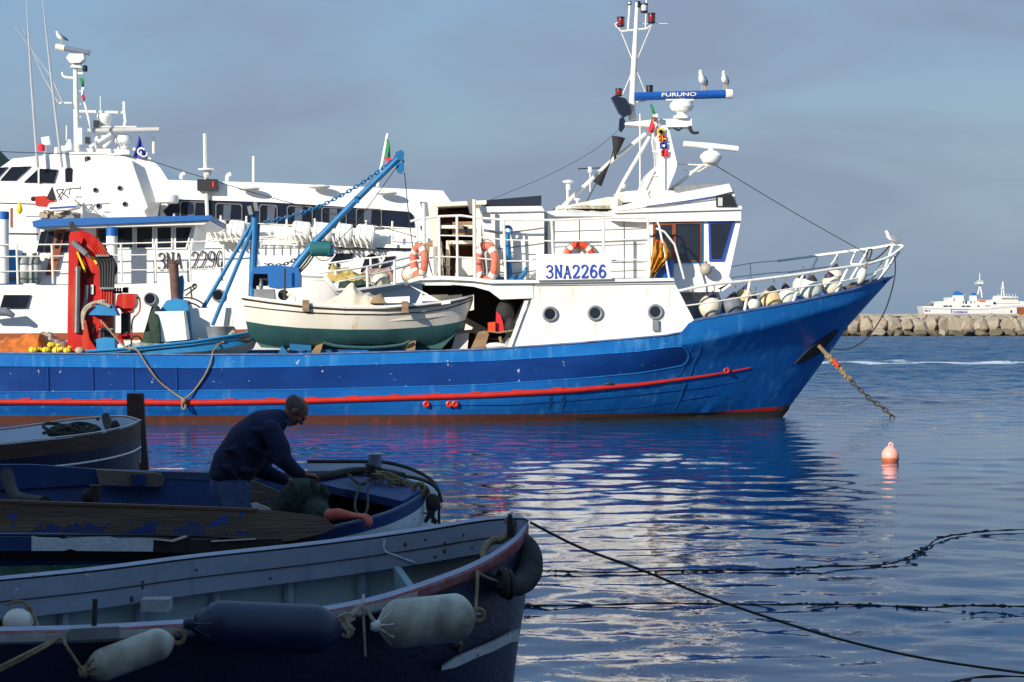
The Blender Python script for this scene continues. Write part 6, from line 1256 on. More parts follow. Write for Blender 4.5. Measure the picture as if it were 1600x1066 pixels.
# ------------------------------------------------------------------ grey boat
ga = thing('grey_wooden_boat', 'nearest boat, grey inside with a worn red and lilac rail and dark navy hull', 'boat', FA.pz(300, 0, 0))
nearA = [(-260, 990, -.93), (-120, 989, -.95), (0, 986, -.95), (130, 983, -.95), (260, 976, -.95), (400, 966, -.94), (500, 955, -.92), (600, 935, -.86), (700, 902, -.72), (760, 876, -.55), (800, 850, -.34), (818, 832, -.18), (826, 815, -.02)]
farA = [(-260, 926, .95), (-120, 913, .96), (0, 901, .96), (150, 886, .97), (300, 867, .97), (460, 850, .95), (560, 838, .9), (660, 824, .78), (740, 811, .56), (790, 806, .3), (815, 807, .1), (826, 813, .0)]
nA, fA_ = boatlines(FA, nearA, farA, 0, None)
a1, b1 = inward(nA, fA_, .13, 0.0)
def down(P, Q, z, k, fr=0):  # hull section: move to height z and inwards by k of the half width, towards the stern slightly at the stem
    out = []
    n = len(P)
    for i, (p, q) in enumerate(zip(P, Q)):
        m_ = (p+q)/2; r = p.lerp(m_, k); r.z = z+(p.z-1.05)*.3; t = max(0, (i/(n-1)-.75)/.25); r -= fr*t*t*V((1, 0, 0)) if isinstance(fr, float) else V((0, 0, 0)); out.append(r)
    return out
m = MB(); 
for P, Q in ((nA, fA_), (fA_, nA)):
    rows = [[q+V((0, 0, -.06)) for q in P], down(P, Q, .8, .03, .02), down(P, Q, .55, .08, .06), down(P, Q, .25, .2, .1), down(P, Q, .0, .38, .14), down(P, Q, -.25, .8, .2)]; m.grid(rows)
m.grid([[nA[0], fA_[0]], [down(nA, fA_, -.2, .8)[0], down(fA_, nA, -.2, .8)[0]]])
part('hull', m, 'a_hull', ga)
def strip(a, b): return MB().grid([a, b])
m = MB(); m.grid([nA, a1]); m.grid([fA_, b1]); part('rail_top', m, 'a_rim', ga)
m = MB(); e0 = [q+(q-w_).normalized()*.02 if (q-w_).length > 1e-6 else q for q, w_ in zip(nA, a1)]
m.grid([nA, [q+V((0, 0, -.012)) for q in e0], [q+V((0, 0, -.05)) for q in e0], [q+V((0, 0, -.065)) for q in nA]], mf=lambda i, j: (1 if (i == 0 or j > 47) else 0)); part('rail_face', m, ['a_face', 'a_red'], ga)
m = MB(); e1 = [q+(q-w_).normalized()*.02 if (q-w_).length > 1e-6 else q for q, w_ in zip(fA_, b1)]; m.grid([fA_, e1, [q+V((0, 0, -.06)) for q in e1]]); part('rail_face', m, 'a_face', ga)
# inside: far side wide washboard then set-back planking with frames
m = MB(); d1 = [q+V((0, 0, -.012)) for q in b1]; c1 = [q+V((0, -.02, -.235+.05*(i/69))) for i, q in enumerate(b1)]; m.grid([d1, c1]); part('inner_washboard', m, 'a_in', ga)
_, b2 = inward(nA, fA_, .06, -.2); _, b3 = inward(nA, fA_, .12, -.85); m = MB(); m.grid([b2[:61], b3[:61]]); a2, _ = inward(nA, fA_, .1, -.07); a3, _ = inward(nA, fA_, .16, -.85); m.grid([a2[:61], a3[:61]]); m.grid([a3[:61], b3[:61]]); part('inner_planking', m, mat('grey_green_inner', (150, 166, 172), .6, amt=.4, bump=.2), ga)
for i in (20, 27, 34, 41, 48):
    p, q = b2[i]-V((0, .02, 0)), b3[i]-V((0, .04, 0)); part('frame_rib', MB().tube([p, q], .035, 6), 'a_in', ga)
for k_, (t0, t1) in enumerate(((.36, 3), (.7, 2))):
    part('plank_joint', MB().tube([b2[i].lerp(b3[i], t0)-V((0, .008, 0)) for i in range(2, 60)], .005, 4), 'b_dark', ga)
part('washboard_joint', MB().tube([d1[i].lerp(c1[i], .52)-V((0, .003, 0)) for i in range(2, 64)], .0035, 4), 'b_dark', ga)
rg = random.Random(31)
for k_ in range(16):
    i = rg.randrange(6, 60); q = d1[i].lerp(c1[i], rg.uniform(.15, .9)); part('nail_stain', MB().ell3(q-V((0, .002, 0)), (rg.uniform(.006, .014), .003, rg.uniform(.006, .02)), n=8), 'rust', ga)
pts_ = [d1[50]-V((0, .004, .01)), d1[50].lerp(c1[50], .4)-V((0, .004, 0)), d1[51].lerp(c1[51], .6)-V((0, .004, 0)), c1[53]-V((0, .004, -.01))]
part('paint_drip', MB().tube(smooth_path(pts_, 5), [.012, .01, .009, .007, .006, .007, .009, .006, .005, .006, .008, .006, .005, .006, .007, .004], 5, flat=1), 'b_white', ga)
# side deck at the bow, inside the near rail, and a fore bulkhead
m = MB(); i0 = 49; z_ = -.1; m.grid([[a1[i]+V((0, 0, z_-.012*(i-i0))) for i in range(i0, 66)], [a1[i].lerp(b1[i], min(.55, .1+.035*(i-i0)))+V((0, 0, z_-.012*(i-i0))) for i in range(i0, 66)]]); part('side_deck', m, 'a_in', ga)
m = MB(); m.prism([a1[49]+V((0, 0, -.12)), a1[49].lerp(b1[49], .95)+V((.1, 0, -.16)), a1[49].lerp(b1[49], .95)+V((.1, 0, -.8)), a1[49]+V((0, 0, -.8))], (.04, 0, 0)); part('bulkhead', m, mat('bulkhead_green_grey', (120, 142, 146), .6, amt=.4), ga)
m = MB(); m.box(FA.p(245, 944, .72), (.16, .12, .07)); part('thole_block', m, 'a_face', ga)
m = MB(); m.tube([FA.p(147, 981, -.86), FA.p(149, 936, -.86)], .013, 7); part('thole_pin', m, 'b_dark', ga)
m = MB(); m.poly(FA, [(110, 983), (186, 979), (187, 997), (110, 1001)], -1.0, -.965); part('patch_plate', m, mat('grey_patch', (120, 124, 124), .6, amt=.7, scale=8), ga)
m = MB(); m.tube([q+V((0, -.02, -.02)) for q in down(nA, fA_, .42, .1, .05)[57:68]], .05, 4); st = [(690, 1044, -.83), (712, 1028, -.74), (745, 1013, -.6), (775, 1001, -.52), (797, 989, -.4), (811, 987, -.3)]
m = MB(); m.grid([[FA.p(x, y-6, v_+.2) for x, y, v_ in st], [FA.p(x, y, v_-.02) for x, y, v_ in st], [FA.p(x, y+(15 if x > 700 else 4), v_-.02) for x, y, v_ in st], [FA.p(x, y+(15 if x > 700 else 4), v_+.2) for x, y, v_ in st]]); part('stem_step', m, 'a_face', ga)
m = MB(); m.tube(smooth_path([FA.p(792, 812, .2), FA.p(800, 822, .15), FA.p(790, 840, .12), FA.p(765, 848, .1), FA.p(756, 862, 0), FA.p(758, 880, -.1)], 5), .022, 7); m.tube(smooth_path([FA.p(800, 812, .1), FA.p(796, 830, .1), FA.p(782, 846, .1), FA.p(770, 842, .2)], 5), .018, 7); top('rope_in_bow', m, 'rope', 'tan rope draped inside the bow of the grey boat', 'rope')
m = MB(); m.lathe(FA.p(797, 812, .0), [(.018, -.1), (.018, 0), (.01, .03)], 8); part('stem_post', m, 'b_dark', ga)
# tyre fender wrapped round the bow
c = FA.p(795, 868, -.12)
P = smooth_path([FA.p(813, 844, -.12), FA.p(823, 857, -.16), FA.p(828, 877, -.22), FA.p(825, 898, -.3), FA.p(813, 912, -.4), FA.p(797, 917, -.52), FA.p(781, 910, -.62)], 5)
t = top('bow_fender', MB().tube(P, [.034+.04*math.sin(PI*min(1, i/(len(P)-1)*1.1+.06))**.6 for i in range(len(P))], 14), 'tyre', 'black roped tyre fender curling around the grey boat bow', 'fender'); part('binding_rope', MB().torus(FA.p(786, 910, -.62), .065, .02, FA.a, 14, 6).torus(FA.p(794, 913, -.57), .07, .018, FA.a, 14, 6), 'roped', t)
def sausage(name, ax_pts, r, v, mt, label, group=None, knob='tape'):
    a, b_ = FA.p(ax_pts[0][0], ax_pts[0][1], v), FA.p(ax_pts[1][0], ax_pts[1][1], v); ax = b_-a; L_ = ax.length
    prof = []
    for i in range(13): t = i/12; prof.append((max(.012, r*math.sin(PI/2*min(1, t*1.0))**.62), L_*.2*t))
    for i in range(13): t = i/12; prof.append((max(.012, r*math.cos(PI/2*t)**.62), L_*(.8+.2*t)))
    t = thing(name, label, 'fender', a-V((0, 0, r)), group); part('body', MB().lathe(a, prof, 28, ax), mt, t)
    m = MB(); m.lathe(a-ax.normalized()*.04, [(.02, 0), (.03, .02), (.03, .06)], 10, ax)
    q = V((0, 0, 1)).rotation_difference(ax.normalized())
    for k in range(9):
        an = k*2*PI/9; m.tube([a+ax*.01+q @ V((math.cos(an)*.03, math.sin(an)*.03, 0)), a+ax*.1+q @ V((math.cos(an)*r*.8, math.sin(an)*r*.8, 0))], .006, 5)
    part('moulded_end', m, knob, t); part('rope_eye', MB().torus(b_+ax.normalized()*.02, .03, .012, FA.n, 14, 6), 'rope', t); return t
sausage('fender', [(592, 978), (742, 962)], .122, -1.02, 'dirtyfender', 'fat stained white fender hanging under the rail near the bow of the grey boat', 'fenders along the grey boat')
sausage('fender', [(136, 1048), (272, 998)], .078, -1.04, 'dirtyfender', 'slim dirty white fender hanging at a slant at the lower left', 'fenders along the grey boat', 'rope')
sausage('fender', [(300, 975), (535, 985)], .118, -1.03, 'bluefender', 'long navy blue fender hanging along the middle of the grey boat rail', 'fenders along the grey boat', 'bluefender')
m = MB()
m.tube(smooth_path([FA.p(568, 930, -.85), FA.p(567, 945, -.97), FA.p(569, 985, -1.0), FA.p(571, 1026, -1.0)], 4), .007, 6); m.tube(smooth_path([FA.p(567, 944, -.98), FA.p(545, 965, -1.02), FA.p(524, 982, -1.02)], 4), .014, 6)
rg = random.Random(5)
for k in range(10): m.tube(smooth_path([FA.p(545+rg.uniform(-10, 10), 962+rg.uniform(-6, 6), -1.03), FA.p(535+rg.uniform(-15, 12), 975+rg.uniform(-6, 8), -1.04), FA.p(540+rg.uniform(-20, 14), 990+rg.uniform(-6, 8), -1.03)], 4), .008, 5)
m.tube(smooth_path([FA.p(572, 950, -1.0), FA.p(582, 968, -1.02), FA.p(594, 979, -1.02)], 4), .01, 6); top('tattered_rope', m, 'netgrey', 'frayed whitish ropes tying the navy and the fat white fender to the rail', 'rope')
m = MB(); m.tube(smooth_path([FA.p(745, 892, -.62), FA.p(746, 905, -.72), FA.p(744, 940, -.78), FA.p(742, 960, -.9)], 4), .009, 6); m.tube(smooth_path([FA.p(742, 960, -.9), FA.p(752, 960, -.8), FA.p(757, 968, -.78)], 4), .008, 6); m.tube(smooth_path([FA.p(744, 894, -.64), FA.p(762, 903, -.62), FA.p(782, 910, -.6)], 4), .008, 6); m.tube(smooth_path([FA.p(720, 1005, -.75), FA.p(716, 1022, -.6), FA.p(725, 1038, -.5), FA.p(735, 1042, -.45)], 4), .012, 6); top('fender_lanyard', m, 'rope', 'thin tan ropes hanging from the rail beside the bow fender', 'rope')
m = MB(); m.tube(smooth_path([FA.p(-40, 1062, -1.2), FA.p(40, 1022, -1.15), FA.p(92, 998, -1.05), FA.p(105, 1012, -1.1), FA.p(130, 1050, -1.1)], 5), .008, 6); m.tube(smooth_path([FA.p(-40, 1068, -1.2), FA.p(50, 1022, -1.14), FA.p(90, 999, -1.05)], 5), .008, 6); top('slack_line', m, 'rope', 'slack thin line across the dark hull at the lower left corner', 'rope')
m = MB(); m.ell3(FA.p(28, 973, -.6), (.075, .07, .07)); t = top('white_float', m, 'tape', 'white float with a tied line inside the grey boat at the left edge', 'float'); m = MB(); m.tube(smooth_path([FA.p(10, 945, -.6), FA.p(28, 940, -.6), FA.p(42, 945, -.6), FA.p(40, 960, -.6), FA.p(40, 975, -.62)], 4), .009, 6); m.tube(smooth_path([FA.p(42, 945, -.6), FA.p(50, 955, -.6), FA.p(60, 980, -.7)], 4), .008, 6); part('tied_line', m, 'rope', t)
m = MB(); m.poly(FA, [(-60, 968), (-10, 962), (20, 980), (50, 978), (40, 940), (56, 984), (-60, 988)], -.6, -.5); part('dark_gear', m, 'b_dark', ga)
# ------------------------------------------------------------------ the men's boat
gb = thing('blue_wooden_boat', 'worn blue wooden fishing boat with bare plank sides that the two men work in', 'boat', FB.pz(300, 0, 0))
nearB = [(-260, 838, -1.15), (-100, 838, -1.15), (0, 838, -1.15), (200, 839, -1.15), (340, 841, -1.15), (450, 838, -1.12), (540, 822, -1.0), (600, 806, -.8), (635, 791, -.5), (655, 778, -.22), (664, 767, .05)]
farB = [(-260, 722, 1.35), (-100, 726, 1.35), (0, 729, 1.35), (200, 737, 1.32), (400, 741, 1.25), (490, 738, 1.15), (560, 738, .95), (600, 742, .75), (632, 750, .45), (654, 759, .2), (664, 767, .05)]
nB, fB = boatlines(FB, nearB, farB, 0, None)
m = MB()
for P, Q, kk in ((nB, fB, 0), (fB, nB, 1)):
    rows = [P, down(P, Q, .9, .02), down(P, Q, .8, .035), down(P, Q, .72, .06, .1), down(P, Q, .45, .14, .25), down(P, Q, .1, .35, .4), down(P, Q, -.3, .85, .6)]
    rows[1] = [p.lerp(q, .02)+V((0, 0, -.085)) for p, q in zip(P, Q)]; rows[2] = [p.lerp(q, .03)+V((0, 0, -.17)) for p, q in zip(P, Q)]; rows[3] = [p.lerp(q, .05)+V((0, 0, -.2)) for p, q in zip(P, Q)]
    m.grid(rows, mf=lambda i, j: (0 if i == 0 and (j > 46 or j < 22) else 3 if i == 0 and j > 36 else 1 if i == 0 else (1 if j > 46 else 3) if i == 1 else 1 if i == 2 and j > 46 else 3 if i == 2 else (2 if j < 52 else 1)))
part('hull', m, ['b_blue', 'b_white', 'b_green', 'b_dark'], gb)
a1, b1 = inward(nB, fB, .1, .015); m = MB(); m.grid([[q+V((0, 0, .015)) for q in nB], a1]); m.grid([[q+V((0, 0, .015)) for q in fB], b1]); m.grid([[q+V((0, 0, .015)) for q in nB], nB]); m.grid([a1, [q-V((0, 0, .06)) for q in a1]]); m.grid([b1, [q-V((0, 0, .06)) for q in b1]]); part('gunwale', m, mat('worn_grey_blue_rail', (70, 84, 120), .7, col2=(50, 60, 86), amt=.9, scale=6, chips=(120, 110, 100), chipk=.08, bump=.3), gb)
a2, _ = inward(nB, fB, .09, -.04); _, b2 = inward(nB, fB, .09, -.04); a3, b3 = inward(nB, fB, .25, -.75); a2, b2, a3, b3 = a2[:60], b2[:60], a3[:60], b3[:60]; m = MB(); m.grid([a2, a3]); m.grid([b2, b3]); m.grid([a3, b3]); part('inner_planking', m, 'b_blue', gb)
# near raised washboard, a long bare plank with blue paint, and the far one
PT = [(-260, 779), (0, 783), (120, 787), (300, 793), (420, 797), (505, 806), (522, 822)]
PB = [(-260, 834), (0, 830), (120, 834), (300, 837), (450, 846), (505, 834), (522, 826)]
xs = [-260+(522+260)*i/60 for i in range(61)]; rows = []
for v_ in (-1.2, -1.155): rows.append([FB.p(x, interp(PT, x), v_ if x < 420 else v_+.0012*(x-420)) for x in xs]); rows.append([FB.p(x, interp(PB, x), v_ if x < 420 else v_+.0012*(x-420)) for x in xs])
m = MB(); m.grid([rows[1], rows[0], rows[2], rows[3]]); part('washboard', m, 'b_plank', gb)
m = MB(); rg = random.Random(77)
up = [(x, 834-(15+3*math.sin(x*.11)+rg.uniform(-2.5, 2.5))*min(1, (x-36)/30, (400-x)/80)) for x in range(42, 396, 6)]; m.poly(FB, [(38, 832)]+up+[(398, 837)], -1.204, -1.199)
part('blue_paint_remains', m, mat('blue_paint_remains', (24, 56, 124), .7, col2=(70, 76, 92), amt=1, scale=5, stretch=(.5, .5, 2), chips=(98, 82, 66), chipk=.23, bump=.4), gb)
m = MB(); m.grid([[FB.p(x, interp(PT, x)-1.5, -1.21) for x in xs[:52]], [FB.p(x, interp(PT, x)-2.5, -1.12) for x in xs[:52]]]); m.grid([[FB.p(x, interp(PT, x)-1.5, -1.21) for x in xs[:52]], [FB.p(x, interp(PT, x)+2.5, -1.212) for x in xs[:52]]]); part('washboard_cap', m, mat('brown_cap_timber', (104, 72, 52), .8, amt=.7, scale=5, bump=.4), gb)
m = MB(); m.poly(FB, [(-120, 839), (49, 839), (49, 861), (-120, 862)], -1.215, -1.17); part('blue_side_patch', m, 'b_blue', gb)
EW = [(49, 838), (60, 840.5), (90, 841), (97, 843), (130, 840), (170, 839), (185, 842), (215, 841), (240, 842), (239, 862), (120, 861), (110, 858), (100, 861), (49, 861)]
m = MB(); m.poly(FB, EW, -1.21, -1.165); part('white_side_plank', m, 'b_white', gb)
m = MB(); m.poly(FB, [(240, 842), (262, 843), (290, 838), (300, 845), (440, 842), (446, 856), (400, 862), (300, 864), (240, 863)], -1.205, -1.165); part('dark_side_plank', m, 'b_dark', gb)
m = MB(); m.poly(FB, [(240, 841.5), (268, 844), (288, 837), (294, 839), (270, 847), (240, 843.5)], -1.22, -1.205); m.poly(FB, [(330, 845), (400, 841.5), (400, 843), (330, 847)], -1.22, -1.205); part('frayed_edge_cord', m, 'tape', gb)
m = MB(); m.poly(FB, [(-200, 726), (50, 726), (150, 733), (152, 757), (70, 762), (-200, 775)], 1.2, 1.26); part('washboard', m, 'b_blue', gb)
m = MB(); m.poly(FB, [(150, 734), (240, 739), (252, 741), (257, 750), (254, 759), (245, 761), (155, 758)], 1.1, 1.18); o_ = part('plank_end', m, mat('bare_grey_plank', (112, 100, 86), .85, col2=(84, 74, 64), amt=.7, scale=4, bump=.4), gb); part('blue_paint_patch', MB().rect(FB, 205, 742, 228, 759, 1.08, 1.1), 'b_blue', o_)
m = MB(); m.tube([FB.p(149, 784, -.7), FB.p(149, 758, -.7)], .042, 12); m.ell3(FB.p(138, 775, -.7), (.05, .04, .05)); part('mooring_post', m, 'b_dark', gb)
m = MB(); m.tube(smooth_path([FB.p(10, 740, .2), FB.p(18, 765, 0), FB.p(34, 782, -.3), FB.p(70, 788, -.7)], 4), [.05]*4+[.045]*4+[.06]*5, 8); top('curved_timber', m, 'b_dark', 'curved dark piece of timber lying in the blue boat at the left', 'timber')
# foredeck, hatch edge and a dark sheet painted for the shade in the hold
m = MB(); m.prism([FB.p(495, 752, .6), FB.p(560, 743, .85), FB.p(640, 752, .45), FB.p(664, 763, 0), FB.p(628, 783, -.4), FB.p(560, 768, 0), FB.p(500, 757, .3)], (0, 0, -.06)); part('foredeck', m, 'b_blue', gb)
m = MB(); m.poly(FB, [(486, 752), (628, 786), (624, 797), (486, 764)], .1, .16); part('deck_beam', m, 'b_blue', gb)
m = MB(); m.poly(FB, [(495, 762), (625, 795), (622, 830), (495, 830)], .3, .34); part('hold_shade', m, 'shade_dark', gb)
m = MB(); m.poly(FB, [(392, 750), (442, 770), (560, 790), (560, 830), (392, 800)], .75, .8); part('inner_board', m, 'b_plank', gb)
m = MB(); m.poly(FB, [(392, 788), (400, 786), (436, 800), (400, 802)], -.4, -.36); part('white_thwart_edge', m, 'b_white', gb)
c = FB.p(586, 752, .55); m = MB(); m.lathe(c, [(.055, 0), (.052, .2), (.055, .215), (.05, .22)], 16); bp_ = part('samson_post', m, mat('grey_painted_post', (110, 116, 136), .6, amt=.6, scale=8), gb)
m = MB()
for k in range(4): m.torus(c+V((0, 0, .05+.02*k)), .07, .014, (0.1*k, .1, 1), 18, 6)
part('rope_turns', m, 'roped', bp_)
m = MB(); m.tube(smooth_path([FB.p(482, 747, .4), FB.p(510, 744, .6), FB.p(550, 737, .85), FB.p(590, 737, .8), FB.p(630, 745, .6)], 5), [.035]*21, 8); part('rail_fender_roll', m, 'b_dark', gb)
m = MB(); m.tube(smooth_path([FB.p(563, 757, -.1), FB.p(556, 778, -.5), FB.p(555, 795, -.8), FB.p(562, 806, -.95)], 5), .01, 6); m.tube(smooth_path([FB.p(574, 752, 0), FB.p(575, 775, -.5), FB.p(574, 795, -.8), FB.p(568, 806, -.95)], 5), .01, 6); m.tube(smooth_path([FB.p(545, 742, .5), FB.p(563, 757, .1), FB.p(580, 748, .3), FB.p(600, 742, .5)], 5), .014, 6); top('looped_rope', m, 'roped', 'rope loop hanging from the post into the blue boat', 'rope')
m = MB(); rg = random.Random(11)
for k in range(16):
    x, y = rg.uniform(600, 660), 0; y = 745+(x-600)*.35+rg.uniform(-5, 8)
    m.tube(smooth_path([FB.p(x-18, y-6+rg.uniform(-5, 5), .35), FB.p(x, y+rg.uniform(-5, 5), .2), FB.p(x+18, y+8+rg.uniform(-5, 5), .1)], 4), .009, 5)
for k in range(7): m.torus(FB.p(660+rg.uniform(-8, 6), 770+rg.uniform(-8, 6), -.05), rg.uniform(.03, .06), .009, (rg.uniform(-1, 1), 1, rg.uniform(-1, 1)), 12, 5)
top('bow_rope_tangle', m, 'rope', 'tangled grey ropes over the bow of the blue boat', 'rope')
m = MB()
for k in range(8): m.tube(smooth_path([FB.p(676+rg.uniform(-4, 4), 775, -.05), FB.p(672+rg.uniform(-5, 8), 795, -.1), FB.p(666+rg.uniform(-4, 18), 818+rg.uniform(-4, 4), -.1)], 4), .011, 5)
m.ell3(FB.p(676, 786, -.08), (.055, .05, .075)); m.torus(FB.p(683, 804, -.1), .065, .009, FB.n, 20, 6, 1, 1.3); m.torus(FB.p(664, 808, -.1), .03, .007, FB.n, 16, 6, 1, 2); m.tube([FB.p(686, 770, 0), FB.p(686, 830, 0)], .012, 6); top('hanging_ropes', m, 'roped', 'dark ropes and loops hanging from the tip of the blue boat bow', 'rope')
# white boat just beyond: only its curved bow rail shows
gw = thing('white_dinghy', 'white dinghy whose rounded bow shows just beyond the blue boat', 'dinghy', FB.pz(630, 0, 1.6))
FD = Frame(10, 16.0)
nD = [(480, 760, -.4), (560, 752, -.5), (610, 748, -.52), (650, 752, -.45), (675, 762, -.3), (686, 776, -.12), (689, 788, .0)]; fD = [(480, 722, .8), (560, 722, .75), (600, 723, .7), (640, 733, .55), (670, 749, .35), (684, 767, .15), (689, 788, .0)]
nd = resample2(smooth_path([FD.p(*q) for q in nD], 8), 40); fd = resample2(smooth_path([FD.p(*q) for q in fD], 8), 40)
m = MB()
for P, Q in ((nd, fd), (fd, nd)): m.grid([P, down(P, Q, .7, .05), down(P, Q, .3, .2), down(P, Q, 0, .5), down(P, Q, -.2, .9)])
part('hull', m, 'b_white', gw); a1, b1 = inward(nd, fd, .13, .0); m = MB(); m.grid([nd, a1]); m.grid([fd, b1]); part('rail_top', m, 'b_white', gw)
m = MB(); a1, b1 = inward(nd, fd, .13, .012); m.tube(b1, .018, 6); m.tube(a1, .018, 6); part('dark_rail_line', m, 'b_dark', gw); a1, b1 = inward(nd, fd, .16, -.0); a2, b2 = inward(nd, fd, .18, -.5); m = MB(); m.grid([a1, a2]); m.grid([b1, b2]); m.grid([a2, b2]); part('inner_planking', m, 'c_in', gw)
# ------------------------------------------------------------------ brown railed boat
gc2 = thing('brown_railed_boat', 'white lined boat with brown rail and navy hull at the left edge', 'boat', FC.pz(60, 0, 0))
nC = [(-260, 714, -1.2), (-100, 704, -1.2), (0, 696, -1.2), (60, 690, -1.15), (120, 684, -1.0), (170, 676, -.75), (205, 667, -.35), (220, 659, 0)]; fC = [(-260, 690, 1.2), (-100, 681, 1.2), (0, 672, 1.2), (60, 664, 1.15), (110, 657, 1.05), (160, 653, .85), (195, 652, .5), (220, 659, 0)]
nc = resample2(smooth_path([FC.p(*q) for q in nC], 8), 50); fc = resample2(smooth_path([FC.p(*q) for q in fC], 8), 50)
m = MB()
for P, Q in ((nc, fc), (fc, nc)):
    d_ = [[q for q in P], [q.lerp(w_, .01)+V((0, 0, -.17)) for q, w_ in zip(P, Q)], down(P, Q, .55, .05, .02), down(P, Q, .45, .08, .04), down(P, Q, .0, .3, .12), down(P, Q, -.3, .8, .2)]
    m.grid(d_, mf=lambda i, j: 0 if i == 0 else 1)
part('hull', m, ['c_rail', 'a_hull'], gc2)
m = MB(); wl = [FC.p(x, y, v_) for x, y, v_ in ((105, 728, -1.05), (140, 723, -.9), (170, 716, -.72), (195, 709, -.48), (213, 701, -.2))]; P = resample2(nc[20:], 30); Q = resample2(fc[20:], 30)
m.tube([p.lerp((p+q)/2, .035)+V((0, -.012, -.31)) for p, q in zip(P, Q)], .012, 5); part('white_line', m, 'tape', gc2)
a1, b1 = inward(nc, fc, .1, .01); m = MB(); m.grid([[q+V((0, 0, .01)) for q in nc], a1]); m.grid([[q+V((0, 0, .01)) for q in fc], b1]); part('rail', m, 'c_rail', gc2)
m = MB(); m.tube([q+V((0, 0, .015)) for q in a1], .008, 5); m.tube([q+V((0, 0, .015)) for q in fc], .01, 5); part('rail_edge', m, 'tape', gc2)
a2, b2 = inward(nc, fc, .1, 0); a3, b3 = inward(nc, fc, .3, -.5); m = MB(); m.grid([a2, a3]); m.grid([b2, b3]); m.grid([a3, b3]); part('inner_planking', m, 'c_in', gc2)
m = MB(); rg = random.Random(21)
for k in range(14): m.torus(FC.p(rg.uniform(88, 142), rg.uniform(669, 676), .1), rg.uniform(.1, .2), .022, (rg.uniform(-.3, .3), rg.uniform(-.5, .1), 1), 22, 6)
m.torus(FC.p(140, 672, .3), .17, .02, (0, 1, .1), 22, 6, 1, .8); top('rope_coil', m, 'roped', 'coil of dark rope on the floor of the brown railed boat', 'rope')
m = MB(); m.tube(smooth_path([FC.p(165, 650, .7), FC.p(168, 665, .5), FC.p(176, 676, .2)], 4), [.05]*9, 8); m.ell3(FC.p(180, 668, .3), (.06, .05, .09)); top('bow_gear', m, 'b_dark', 'dark gear standing in the bow of the brown railed boat', 'gear')
FP = Frame(8, 25.6); m = MB(); m.poly(FP, [(198, 617), (199, 615.5), (222, 615.5), (223.5, 617), (227, 680), (236, 790), (202, 790), (199, 680)], -.14, .14); top('mooring_pile', m, 'post', 'broad dark timber mooring pile standing behind the brown railed boat bow', 'mooring pile')
# ================================================================== people
def clothes(name, mb, mt, parent, vox=.012, sm=.5, it=5):
    o = part(name, mb, mt, parent); bake(o, vox, sm, it); return o
def chain_ell(m, pts, n=7):
    """blend of ellipsoids along joints: pts = [(vec, (rx, ry, rz))...] with a common rotation R"""
    for i in range(len(pts)-1):
        a, ra = pts[i]; b_, rb_ = pts[i+1]
        for k in range(n+1):
            t = k/n; q = a.lerp(b_, t); m.ell3(q, tuple(ra[j]+(rb_[j]-ra[j])*t for j in range(3)), n=16)
def limb(m, pts, n=9):
    for i in range(len(pts)-1):
        a, ra = pts[i]; b_, rb_ = pts[i+1]; st = max(n, int((b_-a).length/.015))
        for k in range(st+1):
            t = k/st; m.ell(a.lerp(b_, t), ra+(rb_-ra)*t, 12)
def hand(m, wrist, palm_dir, up, s=1.0, curl=.9, side=1):
    """palm with four curled fingers of unequal length and a thumb leaving the side of the palm"""
    f = palm_dir.normalized(); w_ = f.cross(up).normalized()*side; u = w_.cross(f).normalized()*side
    pc = wrist+f*.045*s
    for k in range(5): m.ell3(wrist+f*(.01+.018*k)*s, (.026*s, .03*s, .019*s), rotm(f, w_), n=12)
    for k, (off, ln) in enumerate(((-.03, .062), (-.01, .074), (.01, .07), (.029, .055))):
        b0 = wrist+f*.082*s+w_*off*s; d = f; p = b0; pts = [(p-f*.02*s, .0095*s), (p, .0095*s)]
        for j, fr in enumerate((.42, .32, .26)):
            a = curl*(.35+.45*j); d = (f*math.cos(a)-u*math.sin(a)).normalized(); p = p+d*ln*fr*s; pts.append((p, (.009-.0008*j)*s))
        limb(m, pts, 4)
    b0 = wrist+f*.03*s-w_*.028*s; p1 = b0+(f*.6-w_*.75-u*.25).normalized()*.032*s; p2 = p1+(f*.9-w_*.2-u*.4).normalized()*.03*s; limb(m, [(b0, .012*s), (p1, .0105*s), (p2, .0085*s)], 4)
def rotm(f, w_):
    f = f.normalized(); w_ = (w_-f*w_.dot(f)).normalized(); u = f.cross(w_); return Matrix((f, w_, u)).transposed()
man = thing('person', 'man in navy jumper and jeans with short grey hair and glasses, bending forward', 'person', FB.pz(362, .3, -.05))
S = .00495
def mp3(px, py, v=0.0): return FB.p(px, py, v)
hip = mp3(364, 752, 0); chest = mp3(412, 678, 0); neck = mp3(440, 652, 0)
shN = mp3(424, 674, -.19); shF = mp3(424, 676, .19)
elN = mp3(442, 718, -.27); wrN = mp3(473, 741, -.2); elF = mp3(408, 735, .2); wrF = mp3(452, 752, .12)
headc = mp3(461.5, 641, 0)
